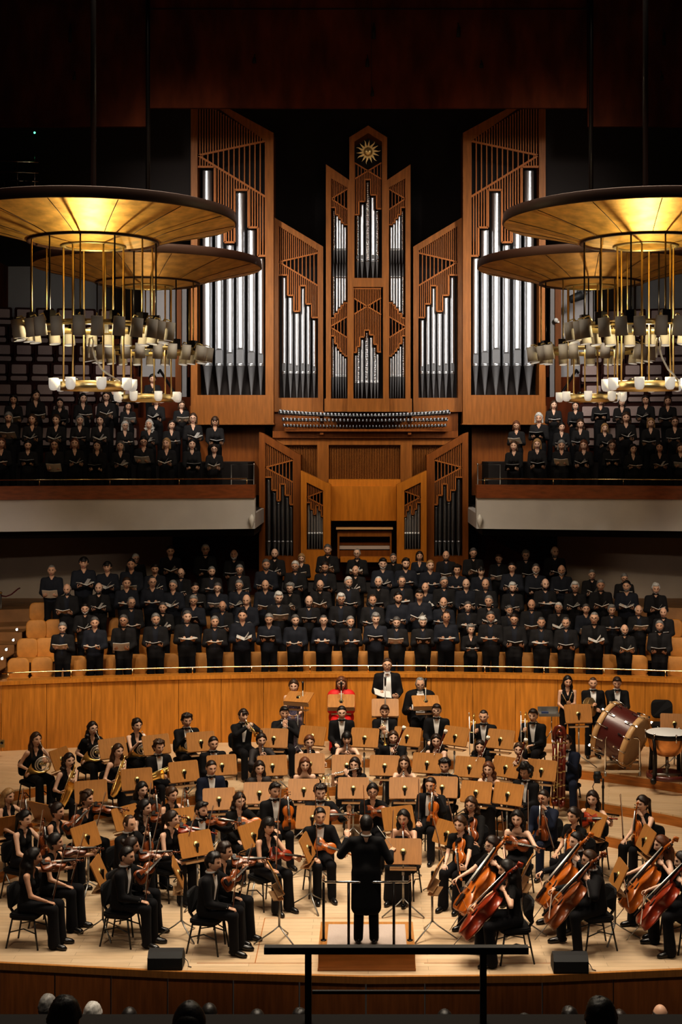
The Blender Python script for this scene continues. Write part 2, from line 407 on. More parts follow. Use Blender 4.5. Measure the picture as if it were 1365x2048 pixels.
def bal_y(x): return 32.5 - max(0, abs(x) - 2.68) * .2
def build_balconies():
    for s, nm in ((-1, 'left'), (1, 'right')):
        xi = 2.68 if s < 0 else 2.56
        X = lambda v: s * v
        P = lambda o: [(X(xi), bal_y(xi) + o), (X(10.8), bal_y(10.8) + o)]
        f = P(0); b = P(.3)
        mb = MB().prism([f[0], f[1], b[1], b[0]], 4.97, 5.71, 'z', 0)
        mb.prism([b[0], b[1], (X(10.8), 43), (X(xi), 36)], 4.97, 5.33, 'z', 0)
        f2 = P(-.05); b2 = P(.32)
        mb.prism([f2[0], f2[1], b2[1], b2[0]], 5.70, 6.01, 'z', 1)
        struct('wall_balcony_' + nm, mb, ['fascia_white', 'balcony_wood'])
        # stepped balcony floor
        for k in range(9):
            q0 = lambda x: bal_y(x) + .65 + .9 * k
            z = 5.35 + .58 * k
            xo = 2.75 + (.3 if k else 0) + (1.5 if k > 2 else 0) + max(0, k - 3) * .12
            mb = MB().prism([(X(xo), q0(xo)), (X(10.8), q0(10.8)), (X(10.8), 43), (X(xo), 43)], z - .58, z, 'z', 0)
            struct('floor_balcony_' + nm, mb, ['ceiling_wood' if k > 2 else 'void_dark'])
        e = empty('balcony_handrail', (X(xi), bal_y(xi), 6.01), 'thin brass handrail along the %s-side balcony front' % nm, 'handrail')
        pts = [(X(xi + .2), bal_y(xi) + .1), (X(10.7), bal_y(10.7) + .1)]
        o = Vector((X(xi), bal_y(xi), 0))
        MB().tube([Vector((*p, .14)) - o for p in pts], .018, 6).obj('handrail_tube', 'rail_brass', e)
        for i in range(6):
            t = i / 5.
            p = Vector((pts[0][0] + (pts[1][0] - pts[0][0]) * t, pts[0][1] + (pts[1][1] - pts[0][1]) * t, 0)) - o
            MB().tube([p, p + Vector((0, 0, .135))], .011, 6).obj('post', 'rail_brass', e)
        # small guard frame by the organ end
        g = empty('guard_rail', (X(xi + .1), 33.4, 5.35), 'slim dark guard rail at the organ end of the %s-side balcony' % nm, 'guard rail')
        MB().tube([(0, 0, 0), (0, 0, 1.12), (s * .55, 0, 1.12), (s * .55, 0, 0)], .016, 6).tube([(0, 0, .75), (s * .55, 0, .75)], .01, 6).obj('rail_frame', 'steel_grey', g)
        MB().ball((0, 0, 1.13), .03).obj('rail_knob', 'chrome', g)
        # white pointed fitting on the fascia end
        c = empty('loudspeaker_horn', (X(xi + .07), bal_y(xi) - .1, 5.0), 'small white pointed fitting at the end of the %s-side balcony fascia' % nm, 'fitting')
        MB().lathe([(.001, 0), (.06, .12), (.075, .22), (.03, .3), (.001, .32)], 10).obj('shell', 'plastic_white', c)
        MB().box((0, .06, .2), (.04, .08, .06)).obj('bracket', 'steel_grey', c)
        # walls around the balcony
        D = 42.4
        xa = WX(285, D) if s < 0 else WX(1190, D)
        mb = MB().box(((xa + X(13)) / 2, D, 11.2), (abs(X(13) - xa), .1, 3.2))
        struct('wall_balcony_back_' + nm, mb, 'plaster_grey')
        D = 38.2
        px = (285, 352) if s < 0 else (1122, 1189)
        x0, x1 = WX(px[0], D), WX(px[1], D)
        mb = MB().box(((x0 + x1) / 2, D, 10.2), (abs(x1 - x0), .12, 9.4))
        struct('wall_organ_side_' + nm, mb, 'plaster_grey')
        px = (352, 364) if s < 0 else (1110, 1122)
        x0, x1 = WX(px[0], 37.9), WX(px[1], 37.9)
        struct('trim_pilaster', MB().box(((x0 + x1) / 2, 37.9, 10), (abs(x1 - x0), .2, 9.6)), 'organ_wood_dark')
        px = (364, 374) if s < 0 else (1100, 1110)
        x0, x1 = WX(px[0], 37.9), WX(px[1], 37.9)
        struct('trim_pilaster', MB().box(((x0 + x1) / 2, 37.95, 10), (abs(x1 - x0), .2, 9.6)), 'plaster_grey')
        # soffit and dark bulkhead above the balcony
        mb = MB().box((X(8.6), 39.6, 12.6), (9.0, 6.6, .3)).box((X(8.6), 36.3, 15.6), (8.0, .2, 6.0))
        struct('ceiling_soffit', mb, 'void_dark')
        # beige wall and dark recess below the balcony
        D = 35.6
        xa = WX(345 if s < 0 else 1116, D)
        struct('wall_choir_' + nm, MB().box(((xa + X(11)) / 2, D, 3.9), (abs(X(11) - xa), .12, 2.6)), 'plaster_beige')
        xb = WX(515 if s < 0 else 958, 36.4)
        xa2 = WX(338 if s < 0 else 1122, 36.4)
        struct('wall_recess_' + nm, MB().box(((xa2 + xb) / 2, 36.4, 3.9), (abs(xb - xa2), .1, 2.8)), 'ceiling_wood')
        # dark timber panel between balcony and organ
        x0, x1 = (WX(380, 36.9), WX(530, 36.9)) if s < 0 else (WX(944, 36.9), WX(1094, 36.9))
        struct('wall_organ_base_' + nm, MB().box(((x0 + x1) / 2, 36.9, 6.8), (abs(x1 - x0), .1, 2.4)), 'organ_wood_dark')
        # side wall of the hall
        struct('wall_' + nm, MB().box((X(11.2), 30, 8), (.2, 28, 21)), 'ceiling_wood')
        # stair handrail climbing beside the seats
        h = empty('stair_handrail', (X(5.3), 36, 8.0), 'dark sloping stair handrail against the pale wall of the %s-side balcony' % nm, 'handrail')
        MB().tube([(X(-.55), 0, -.15), (X(-.18), .2, .35), (X(.25), .6, .95), (X(.3), .6, .85)], .035, 6).obj('handrail_tube', 'rail_black', h)
        MB().tube([(X(-.5), .03, -.95), (X(-.5), .03, -.1)], .02, 6).obj('post', 'rail_black', h)
    # organ chamber, ceiling and top panel
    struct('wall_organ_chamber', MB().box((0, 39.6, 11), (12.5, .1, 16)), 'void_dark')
    z0 = WZ(217, 34)
    mb = MB()
    for i, (a, b, dd) in enumerate([(-13, -5.46, .25), (-5.4, 5.4, 0), (5.46, 13, .25)]):
        mb.box(((a + b) / 2, 34 + dd, (z0 + 19) / 2 + (0 if i == 1 else -.2)), (b - a, .12, 19 - z0 + (0 if i == 1 else .4)))
    struct('ceiling_panel', mb, 'ceiling_wood')
    struct('ceiling', MB().box((0, 24, 19), (26, 34, .2)), 'void_dark')
    mb = MB().tube([(-10, 33.6, 18.2), (-5.3, 33.8, 18.75)], .05, 6)
    struct('trim_3', mb, 'void_dark')
    mb = MB()
    for x in (0, ): mb.box((x + .08, 33.93, 16.8), (.012, .02, 3.4))
    mb.box((0, 33.93, WZ(18, 33.93)), (11, .02, .025))
    struct('trim_4', mb, 'void_dark')
    for i, (px, py, hh) in enumerate([(748, 62, .3), (735, 122, .2), (745, 184, .12), (918, 60, .25), (138, 66, .35), (508, 118, .12), (964, 128, .1), (1331, 74, .3), (146, 152, .1), (1327, 152, .12)]):
        e = empty('hanging_cable_fitting', (WX(px, 33.7), 33.84, WZ(py, 33.7)), 'tiny black cable fitting on the dark ceiling panel, ' + ['largest, top centre', 'second down the central seam', 'lowest on the central seam', 'east of the central seam top', 'by the sloping tube', 'middle of the west half', 'middle of the east half', 'top of the far east panel', 'low on the far west panel', 'low on the far east panel'][i], 'fitting')
        MB().tube([(0, 0, -hh / 2), (.01, 0, hh / 2)], [.05, .03], 6).obj('fitting_body', 'void_dark', e)
        MB().tube([(.01, 0, hh / 2), (.0, .1, hh / 2 + .12)], .012, 5).obj('cable', 'void_dark', e)
    # hall floor in front of the stage and the dark terrace under the camera
    struct('floor_hall', MB().box((0, 14.2, -1.66), (22, 8.6, .12)), 'void_dark')
    struct('wall_terrace', MB().prism([(-11, 10.5), (11, 10.5), (11, 10.75), (-11, 10.75)], -1.6, 2.5, 'z'), 'void_dark')
    struct('floor_terrace_front', MB().box((0, 8.3, 2.0), (22, 4.6, .1)), 'void_dark')
    # lit stair edge lights at the choir's west end
    for i, (px, py) in enumerate([(34, 1259), (27, 1280), (13, 1299), (4.5, 1317)]):
        D = 31.6 - .7 * i
        e = empty('step_light', (WX(px, D), D, WZ(py, D)), 'small round white step light beside the choir stairs, ' + ['highest', 'second from top', 'third from top', 'lowest'][i] + ' of four', 'step light', 'step lights by the choir stairs')
        rot = Matrix.Rotation(pi / 2, 4, 'X')
        MB().lathe([(.028, 0), (.045, .0), (.045, .02), (.028, .025)], 12, 0, rot).obj('bezel', 'chrome', e)
        MB().lathe([(.001, .01), (.029, .01)], 12, 0, rot).obj('lens', 'step_light', e)
    mb = MB()
    for i in range(4):
        D = 31.75 - .7 * i
        mb.box((-8.95, D + .5, 2.62 - .19 * i), (1.9, 1.0, .02)).box((-8.95, D + .02, 2.5 - .19 * i), (1.9, .06, .26))
    struct('floor_stair', mb, 'step_wood')
    # rope barrier
    D = 33.3
    e = empty('rope_barrier', (WX(2, D), D, 2.35), 'brass-topped post with dark red rope in front of the beige wall', 'rope barrier')
    MB().tube([(0, 0, 0), (0, 0, 1.0)], .018, 6).obj('post', 'steel_grey', e)
    MB().lathe([(.13, 0), (.13, .02), (.02, .04)], 12).obj('base', 'steel_grey', e)
    MB().ball((0, 0, 1.02), .03).obj('finial', 'brass', e)
    MB().tube([(0, 0, .95), (.12, 0, .93), (.25, 0, .98), (.38, .1, 1.1), (.42, .15, 1.12)], .018, 6).obj('rope', 'rope_red', e)
    # wall socket on the wing of the timber wall
    e = empty('wall_socket', (WX(8, 28.1), 27.95, WZ(1484, 28.1)), 'small brass wall socket low on the timber side wall', 'wall socket')
    MB().box((0, 0, 0), (.10, .02, .16)).obj('plate', 'brass_satin', e)
    MB().lathe([(.001, 0), (.03, .0), (.03, .012)], 10, 0, Matrix.Translation((0, -.022, .02)) @ Matrix.Rotation(pi / 2, 4, 'X')).obj('outlet', 'ebony', e)

# ================================================================ ORGAN
def build_organ():
    org = empty('pipe_organ', (0, 36, 2.7), 'large timber pipe organ with silver pipes and a golden sun on top', 'organ')
    O = Vector((0, 36, 2.7))
    def pt(px, py, D): return (WX(px, D), D - 0, WZ(py, D))
    AX = [CX]
    def mir(px, s): return px if s < 0 else 2 * AX[0] - px
    class B(MB):
        def poly(self, pts, D, depth, s=-1, mi=0):
            q = [(WX(mir(a, s), D), WZ(b, D) - O.z) for a, b in pts]
            if s > 0: q = q[::-1]
            return self.prism(q, D - O.y, D - O.y + depth, 'y', mi)
        def bar(self, a, b, w, D, s=-1, d=.03, mi=0):
            ax, az = WX(mir(a[0], s), D), WZ(a[1], D) - O.z; bx, bz = WX(mir(b[0], s), D), WZ(b[1], D) - O.z
            dx, dz = bx - ax, bz - az; L = math.hypot(dx, dz) + 1e-9; nx, nz = -dz / L * w / 2, dx / L * w / 2
            return self.prism([(ax + nx, az + nz), (ax - nx, az - nz), (bx - nx, bz - nz), (bx + nx, bz + nz)], D - O.y, D - O.y + d, 'y', mi)
    def ln(A, Bp, x): return A[1] + (Bp[1] - A[1]) * (x - A[0]) / (Bp[0] - A[0])
    def pipe(parent, cx, w, top, mouth, joint, tip, D, s=-1, m='pipe_metal', inv=False, name='pipe'):
        c = mir(cx, s); r = w / 2 / F * D
        X, Y = WX(c, D), D + .02 + r - O.y
        z = lambda py: WZ(py, D) - O.z
        mb = MB()
        sg = -.03 if not inv else .03
        mb.lathe([(r * .96, z(top)), (r, z(top)), (r, z(top) + sg), (r, z(joint) - sg), (r, z(joint)), (r * 1.03, z(joint) - .0), (r * 1.03, z(joint + (1.5 if not inv else -1.5))), (r * .92, z(joint + (2 if not inv else -2))), (r * .16, z(tip))], 16, [0, 0, 0, 0, 0, 0, 0, 1], Matrix.Translation((X, Y, 0)))
        if mouth and not inv:      # flattened mouth with an arched upper lip
            mw = r * .8; z0, z1 = z(joint - 3), z(mouth)
            pl = [(X - mw, z0), (X + mw, z0), (X + mw, z1 - .02)] + [(X + mw * math.cos(t), z1 - .02 + r * .55 * math.sin(t)) for t in np.linspace(.3, pi - .3, 7)] + [(X - mw, z1 - .02)]
            mb.prism(pl, Y - r - .006, Y - r * .55, 'y', 1)
            mb.prism([(X - mw * .9, z1 - .0), (X + mw * .9, z1), (X + mw * .5, z1 + r * .38), (X - mw * .5, z1 + r * .38)], Y - r - .009, Y - r * .6, 'y', 2)
        mats = [m, 'pipe_mouth', 'ebony']
        o = mb.obj(name, mats, parent)
        return o
    def lattice(parent, D, s, x0, x1, ftop, A1, A2, B1, B2, steps, dense, sparse, lw=.022):
        """slats above line A and below line B are close-set, between them wide-set; they end on the stepped line over the pipes"""
        mb = B()
        n = int((x1 - x0) / dense)
        for i in range(n + 1):
            x = x0 + (x1 - x0) * i / n
            st = next((y for a, b, y in steps if a - .01 <= x <= b + .01), steps[-1][2])
            ya, yb = ln(A1, A2, x), ln(B1, B2, x)
            if ftop is not None: mb.bar((x, ftop(x)), (x, ya), lw, D, s)
            if st > yb: mb.bar((x, yb), (x, st), lw, D, s)
            if i % sparse == 0: mb.bar((x, min(ya, yb)), (x, max(ya, yb)), lw, D, s)
        mb.bar(A1, A2, lw * 1.7, D - .01, s, .045); mb.bar(B1, B2, lw * 1.7, D - .01, s, .045)
        px = None
        for a, b, y in steps:
            mb.bar((a, y), (b, y), lw * 1.8, D - .015, s, .06)
            if px is not None: mb.bar((a, px), (a, y), lw * 1.6, D - .015, s, .06)
            px = y
        mb.obj('lattice', 'slat_wood', parent)
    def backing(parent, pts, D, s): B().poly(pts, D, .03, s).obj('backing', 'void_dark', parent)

    for s in (-1, 1):
        # ---- tall outer towers
        q = lambda x, y: (360 + x / 3.2, 200 + y / 3.2)
        D = 36.0
        t = B().poly([q(70, -120), q(112, -120), q(112, 1890), q(70, 1890)], D, .8, s)
        t.poly([q(548, 262), q(600, 232), q(600, 2050), q(548, 2050)], D, .8, s)
        t.poly([q(112, -40), q(112, -90), q(232, 10), q(600, 210), q(600, 235), q(548, 262)], D, .8, s)
        t.poly([q(70, 1888), q(600, 1888), q(600, 2072), q(70, 2072)], D - .004, .8, s)
        t.poly([q(62, 2068), q(604, 2068), q(604, 2078), q(62, 2078)], D - .04, .8, s)
        tw = t.obj('outer_tower', 'organ_wood', org)
        backing(tw, [q(100, -90), q(560, 230), q(560, 1900), q(100, 1900)], D + .9, s)
        steps = [(110, 222, 427), (222, 285, 690), (285, 350, 910), (350, 438, 575), (438, 500, 815), (500, 550, 997)]
        steps = [(q(a, 0)[0], q(b, 0)[0], q(0, y)[1]) for a, b, y in steps]
        lattice(tw, D + .05, s, q(112, 0)[0], q(548, 0)[0], lambda x: ln(q(112, -10), q(548, 255), x), q(110, 355), q(550, 262), q(110, 350), q(550, 620), steps, 16.5 / 3.2, 2, .03)
        for c, w, tp, mo in [(174, 66, 447, 1596), (250, 58, 705, 1600), (320, 50, 925, 1622), (386, 60, 590, 1596), (457, 54, 830, 1615), (517, 40, 1010, 1628)]:
            a = q(c, tp); pipe(tw, a[0], w / 3.2, a[1], q(0, mo)[1], q(0, 1695)[1], q(0, 1886)[1], D + .14, s)
        # ---- middle towers
        D = 36.35
        t = B().poly([q(603, 752), q(632, 770), q(632, 1990), q(603, 1990)], D, .6, s)
        t.poly([q(885, 922), q(918, 940), q(918, 1990), q(885, 1990)], D, .6, s)
        t.poly([q(603, 750), q(918, 938), q(918, 975), q(885, 965), q(632, 806), q(603, 800)], D - .002, .6, s)
        t.poly([q(603, 1906), q(918, 1906), q(918, 1996), q(603, 1996)], D - .003, .6, s)
        tw = t.obj('middle_tower', 'organ_wood', org)
        backing(tw, [q(620, 790), q(900, 960), q(900, 1920), q(620, 1920)], D + .5, s)
        steps = [(632, 690, 1120), (690, 730, 1250), (730, 768, 1352), (768, 808, 1188), (808, 845, 1305), (845, 885, 1392)]
        steps = [(q(a, 0)[0], q(b, 0)[0], q(0, y)[1]) for a, b, y in steps]
        lattice(tw, D + .05, s, q(634, 0)[0], q(884, 0)[0], lambda x: ln(q(632, 806), q(885, 965), x), q(632, 1037), q(885, 978), q(632, 1035), q(885, 1188), steps, 12.4 / 3.2, 2, .022)
        for c, w, tp, mo in [(667, 30, 1133, 1688), (708, 32, 1262, 1692), (749, 32, 1363, 1704), (787, 29, 1203, 1690), (823, 27, 1317, 1696), (860, 25, 1408, 1708)]:
            a = q(c, tp); pipe(tw, a[0], w / 3.2, a[1], q(0, mo)[1], q(0, 1745)[1], q(0, 1905)[1], D + .12, s)
        # ---- central wings
        q2 = lambda x, y: (620 + x / 3.4125, 230 + y / 3.4125)
        D = 35.9
        t = B().poly([q2(110, 338), q2(145, 362), q2(145, 2025), q2(110, 2025)], D, .6, s)
        t.poly([q2(110, 336), q2(272, 445), q2(272, 505), q2(145, 432), q2(110, 420)], D - .002, .6, s)
        t.poly([q2(100, 1935), q2(272, 1935), q2(272, 2025), q2(100, 2025)], D - .003, .6, s)
        tw = t.obj('central_wing', 'organ_wood', org)
        backing(tw, [q2(120, 380), q2(272, 480), q2(272, 1950), q2(120, 1950)], D + .5, s)
        steps = [(145, 176, 630), (176, 198, 680), (198, 216, 705), (216, 234, 735), (234, 262, 748)]
        steps = [(q2(a, 0)[0], q2(b, 0)[0], q2(0, y)[1]) for a, b, y in steps]
        lattice(tw, D + .05, s, q2(148, 0)[0], q2(258, 0)[0], lambda x: ln(q2(145, 432), q2(262, 500), x), q2(145, 572), q2(262, 503), q2(145, 570), q2(262, 648), steps, 11 / 3.4125, 2, .018)
        for c, w, tp in [(165, 17, 650), (188, 17, 688), (207, 16, 715), (225, 16, 742), (243, 16, 762)]:
            a = q2(c, tp); pipe(tw, a[0], w / 3.41, a[1], None, q2(0, 915)[1], q2(0, 1012)[1], D + .1, s, 'pipe_embossed' if c == 165 else 'pipe_metal')
        for c, w, bt in [(162, 17, 1370), (185, 17, 1342), (205, 16, 1315), (224, 16, 1292), (242, 16, 1272)]:
            a = q2(c, bt); pipe(tw, a[0], w / 3.41, a[1], None, q2(0, 1107)[1], q2(0, 1014)[1], D + .1, s, 'pipe_embossed' if c == 162 else 'pipe_metal', True)
        mb = B()
        up = [(140, 170, 1385), (170, 195, 1355), (195, 214, 1325), (214, 232, 1300), (232, 258, 1282)]
        dn = [(140, 170, 1507), (170, 190, 1560), (190, 205, 1590), (205, 222, 1612), (222, 238, 1630), (238, 258, 1645)]
        for i in range(11):
            x = 146 + 11 * i
            yu = next(y for a, b, y in up if x <= b); yd = next(y for a, b, y in dn if x <= b)
            ya, yb = ln((140, 1445), (256, 1376), x), ln((140, 1447), (256, 1518), x)
            mb.bar(q2(x, yu), q2(x, max(yu, ya)), .018, D + .05, s); mb.bar(q2(x, yb), q2(x, max(yb, yd)), .018, D + .05, s)
            if i % 2 == 0: mb.bar(q2(x, ya), q2(x, yb), .018, D + .05, s)
        for st in (up, dn):
            p0 = None
            for a, b, y in st:
                mb.bar(q2(a, y), q2(b, y), .035, D + .035, s, .06)
                if p0 is not None: mb.bar(q2(a, p0), q2(a, y), .03, D + .035, s, .06)
                p0 = y
        mb.bar(q2(140, 1445), q2(258, 1375), .032, D + .04, s, .045); mb.bar(q2(140, 1447), q2(258, 1520), .032, D + .04, s, .045)
        mb.obj('lattice', 'slat_wood', tw)
        for c, w, tp in [(158, 17, 1525), (180, 15, 1580), (196, 14, 1607), (212, 14, 1628), (229, 14, 1645), (245, 13, 1660)]:
            a = q2(c, tp); pipe(tw, a[0], w / 3.41, a[1], None, q2(0, 1780)[1], q2(0, 1932)[1], D + .1, s, 'pipe_embossed' if c == 158 else 'pipe_metal')
    # ---- central tower
    D = 35.75
    t = B()
    for s in (-1, 1):
        t.poly([q2(270, 150), q2(305, 180), q2(305, 1120), q2(258, 1120), q2(258, 445), q2(270, 445)], D, .7, s)
        t.poly([q2(258, 1120), q2(298, 1120), q2(298, 2025), q2(258, 2025)], D, .7, s)
    t.poly([(700, 274), (737, 251), (774, 274), (774, 286), (764, 283), (737, 266), (710, 283), (700, 286)], D - .002, .7)
    t.poly([(699, 230 + 1112 / 3.4125), (775, 230 + 1112 / 3.4125), (775, 230 + 1174 / 3.4125), (699, 230 + 1174 / 3.4125)], D - .003, .7)
    t.poly([(695, 230 + 1935 / 3.4125), (779, 230 + 1935 / 3.4125), (779, 230 + 2025 / 3.4125), (695, 230 + 2025 / 3.4125)], D - .003, .7)
    tw = t.obj('central_tower', 'organ_wood', org)
    backing(tw, [(702, 282), (737, 260), (772, 282), (772, 810), (702, 810)], D + .6, -1)
    mb = B()
    st = [(303, 336, 680), (336, 376, 590), (376, 416, 440), (416, 456, 545), (456, 490, 640)]
    for i in range(17):
        x = 308 + 11 * i
        y = next(y for a, b, y in st if x <= b + .5)
        ya, yb = ln((305, 325), (490, 437), x), ln((305, 437), (490, 325), x)
        lo_, hi_ = min(ya, yb), max(ya, yb)
        if i % 2 == 0: mb.bar(q2(x, lo_), q2(x, hi_), .018, D + .06)
        if y > hi_: mb.bar(q2(x, hi_), q2(x, y), .018, D + .06)
    mb.bar(q2(305, 325), q2(490, 437), .032, D + .05); mb.bar(q2(305, 437), q2(490, 325), .032, D + .05)
    p0 = None
    for a, b, y in st:
        mb.bar(q2(a, y), q2(b, y), .035, D + .045, -1, .06)
        if p0: mb.bar(q2(a, p0), q2(a, y), .03, D + .045, -1, .06)
        p0 = y
    mb.obj('lattice', 'slat_wood', tw)
    for c, w, tp in [(327, 22, 690), (357, 26, 608), (395, 32, 462), (432, 29, 560), (461, 23, 655)]:
        a = q2(c, tp); pipe(tw, a[0], w / 3.41, a[1], None if c == 395 else q2(0, 960)[1], q2(0, 992)[1], q2(0, 1110)[1], D + .12, -1, 'pipe_embossed' if c in (395, 327, 461) else 'pipe_metal')
    mb = B()
    st = [(298, 320, 1620), (320, 342, 1580), (342, 372, 1515), (372, 408, 1468), (408, 438, 1500), (438, 462, 1565), (462, 487, 1617)]
    for i in range(17):
        x = 301 + 11.3 * i
        y = next((y for a, b, y in st if x <= b + .5), 1617)
        ya, yb = ln((297, 1248), (487, 1362), x), ln((297, 1362), (487, 1248), x)
        lo_, hi_ = min(ya, yb), max(ya, yb)
        mb.bar(q2(x, 1186), q2(x, lo_), .018, D + .06)
        if i % 2 == 0: mb.bar(q2(x, lo_), q2(x, hi_), .018, D + .06)
        mb.bar(q2(x, hi_), q2(x, y), .018, D + .06)
    mb.bar(q2(297, 1248), q2(487, 1362), .032, D + .05); mb.bar(q2(297, 1362), q2(487, 1248), .032, D + .05)
    mb.bar(q2(297, 1184), q2(487, 1184), .04, D + .05)
    p0 = None
    for a, b, y in st:
        mb.bar(q2(a, y), q2(b, y), .035, D + .045, -1, .06)
        if p0: mb.bar(q2(a, p0), q2(a, y), .03, D + .045, -1, .06)
        p0 = y
    mb.obj('lattice', 'slat_wood', tw)
    for c, w, tp in [(313, 15, 1640), (332, 17, 1592), (357, 22, 1533), (389, 28, 1485), (421, 23, 1518), (445, 19, 1582), (464, 15, 1632)]:
        a = q2(c, tp); pipe(tw, a[0], w / 3.41, a[1], None, q2(0, 1820)[1], q2(0, 1934)[1], D + .12, -1, 'pipe_embossed' if c in (389, 332, 445) else 'pipe_metal')
    # sun with twelve wavy rays
    c = q2(398, 250); mb = MB(); u = 1 / 3.4125 / F * D
    cx, cz = WX(c[0], D), WZ(c[1], D) - O.z; y0 = D - O.y + .05
    mb.lathe([(.001, .09), (20 * u, .075), (30 * u, .04), (32 * u, 0)], 18, 0, Matrix.Translation((cx, y0, cz)) @ Matrix.Rotation(pi / 2, 4, 'X'))
    mb.ball((cx - 9 * u, y0 - .07, cz + 7 * u), 4.5 * u).ball((cx + 9 * u, y0 - .07, cz + 7 * u), 4.5 * u).ball((cx, y0 - .09, cz - 2 * u), 5 * u).box((cx, y0 - .075, cz - 13 * u), (14 * u, .02, 4 * u))
    for i in range(14):
        a = 2 * pi * i / 14 + .1; Lr = (86 if i % 2 == 0 else 80) * u; pl = []; pr = []
        for t in np.linspace(0, 1, 9):
            r = 24 * u + (Lr - 24 * u) * t; w = 9 * u * (1 - t) * (1.15 if t > .1 else 1) + .001
            wob = (5 * u * math.sin(t * 6.5) * t) if i % 2 == 0 else 1.5 * u * math.sin(t * 3)
            for lst, sg in ((pl, 1), (pr, -1)): lst.append((r, wob + sg * w))
        pts = pl + pr[::-1]
        pts = [(cx + r * math.cos(a) - w * math.sin(a), cz + r * math.sin(a) + w * math.cos(a)) for r, w in pts]
        mb.prism(pts, y0 - .03, y0, 'y')
    mb.obj('sun_ornament', 'sun_gold', tw)

    # ---- horizontal trumpets and the beams around them
    q3 = lambda x, y: (500 + x / 2.967, 780 + y / 2.967)
    t = B()
    t.poly([q3(135, 244), q3(1237, 244), q3(1237, 284), q3(135, 284)], 35.6, 1., -1)
    t.poly([q3(135, 130), q3(1237, 130), q3(1237, 248), q3(135, 248)], 36.5, .1, -1)
    for x in (415, 937): t.poly([q3(x, 125), q3(x + 24, 125), q3(x + 22, 265), q3(x + 2, 265)], 35.45, .3, -1)
    t.poly([q3(200, 232), q3(1180, 232), q3(1170, 246), q3(210, 246)], 35.4, .5, -1)
    sh = t.obj('trumpet_shelf', 'organ_wood_dark', org)
    cnt = 0; extra = MB()
    for row, (y, n, x0, x1, r) in enumerate([(150, 47, 185, 1175, .055), (180, 44, 200, 1165, .042), (215, 50, 205, 1160, .032)]):
        for i in range(n):
            x = x0 + (x1 - x0) * i / (n - 1); u = (x - 685) / 500.
            yy = y - (12 if row == 0 else 6) * abs(u) ** 2 * (1.6 if row == 0 else 1) + (10 if row == 0 else 0) * 0
            rr = r * (.75 + .5 * abs(u))
            a = q3(x, yy); Dm = 35.15 + .25 * (1 - abs(u)) + .05 * row
            p0 = Vector((WX(a[0], Dm), Dm, WZ(a[1], Dm))) - O; p1 = p0 + Vector((-.03 * u, .9, -.04))
            mb = MB() if cnt < 96 else extra
            d = (p0 - p1).normalized()
            mb.tube([p1, p1 + d * .5, p0 - d * .06, p0, p0 - d * .05, p1 + d * .3], [.012, rr * .6, rr * .9, rr, rr * .82, .012], 10)
            if cnt < 96: mb.obj('trumpet_pipe', 'pipe_dark', sh)
            cnt += 1
    tag(extra.obj('trumpet_pipe_mass', 'pipe_dark', sh), kind='stuff')

    # ---- lower case
    AX[0] = 728.
    for s in (-1, 1):
        q4 = lambda x, y: (500 + x / 2.967, 780 + y / 2.967)
        D = 35.3
        t = B().poly([q4(55, 250), q4(90, 275), q4(90, 1130), q4(55, 1130)], D, .6, s)
        t.poly([q4(258, 370), q4(302, 385), q4(302, 1130), q4(258, 1130)], D, .6, s)
        t.poly([q4(55, 250), q4(75, 255), q4(302, 388), q4(302, 420), q4(258, 412), q4(90, 312), q4(55, 290)], D - .002, .6, s)
        t.poly([q4(55, 988), q4(302, 988), q4(302, 1130), q4(55, 1130)], D - .002, .6, s)
        tw = t.obj('lower_outer_case', 'organ_wood_dark', org)
        backing(tw, [q4(70, 290), q4(270, 400), q4(270, 1000), q4(70, 1000)], D + .5, s)
        steps = [(90, 132, 517), (132, 162, 595), (162, 180, 657), (180, 210, 558), (210, 238, 625), (238, 258, 680)]
        steps = [(q4(a, 0)[0], q4(b, 0)[0], q4(0, y)[1]) for a, b, y in steps]
        lattice(tw, D + .05, s, q4(92, 0)[0], q4(257, 0)[0], lambda x: ln(q4(90, 312), q4(258, 412), x), q4(90, 460), q4(258, 416), q4(90, 458), q4(258, 548), steps, 10 / 2.967, 2, .02)
        for c, w, tp in [(111, 34, 530), (147, 27, 608), (171, 20, 668), (195, 27, 570), (224, 26, 638), (247, 20, 694)]:
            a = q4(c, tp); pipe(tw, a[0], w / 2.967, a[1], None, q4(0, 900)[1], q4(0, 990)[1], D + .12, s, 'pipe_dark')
        D = 34.95
        t = B().poly([q4(303, 480), q4(337, 500), q4(337, 1130), q4(303, 1130)], D, .5, s)
        t.poly([q4(436, 548), q4(480, 565), q4(480, 1130), q4(436, 1130)], D, .5, s)
        t.poly([q4(303, 478), q4(480, 562), q4(480, 605), q4(436, 597), q4(337, 548), q4(303, 520)], D - .002, .5, s)
        t.poly([q4(303, 950), q4(480, 950), q4(480, 1130), q4(303, 1130)], D - .003, .5, s)
        tw = t.obj('lower_inner_case', 'organ_bright', org)
        backing(tw, [q4(320, 530), q4(450, 590), q4(450, 960), q4(320, 960)], D + .4, s)
        steps = [(337, 362, 668), (362, 378, 708), (378, 393, 738), (393, 410, 685), (410, 425, 715), (425, 437, 750)]
        steps = [(q4(a, 0)[0], q4(b, 0)[0], q4(0, y)[1]) for a, b, y in steps]
        lattice(tw, D + .05, s, q4(339, 0)[0], q4(435, 0)[0], lambda x: ln(q4(337, 548), q4(436, 597), x), q4(337, 637), q4(436, 600), q4(337, 635), q4(436, 688), steps, 9 / 2.967, 2, .018)
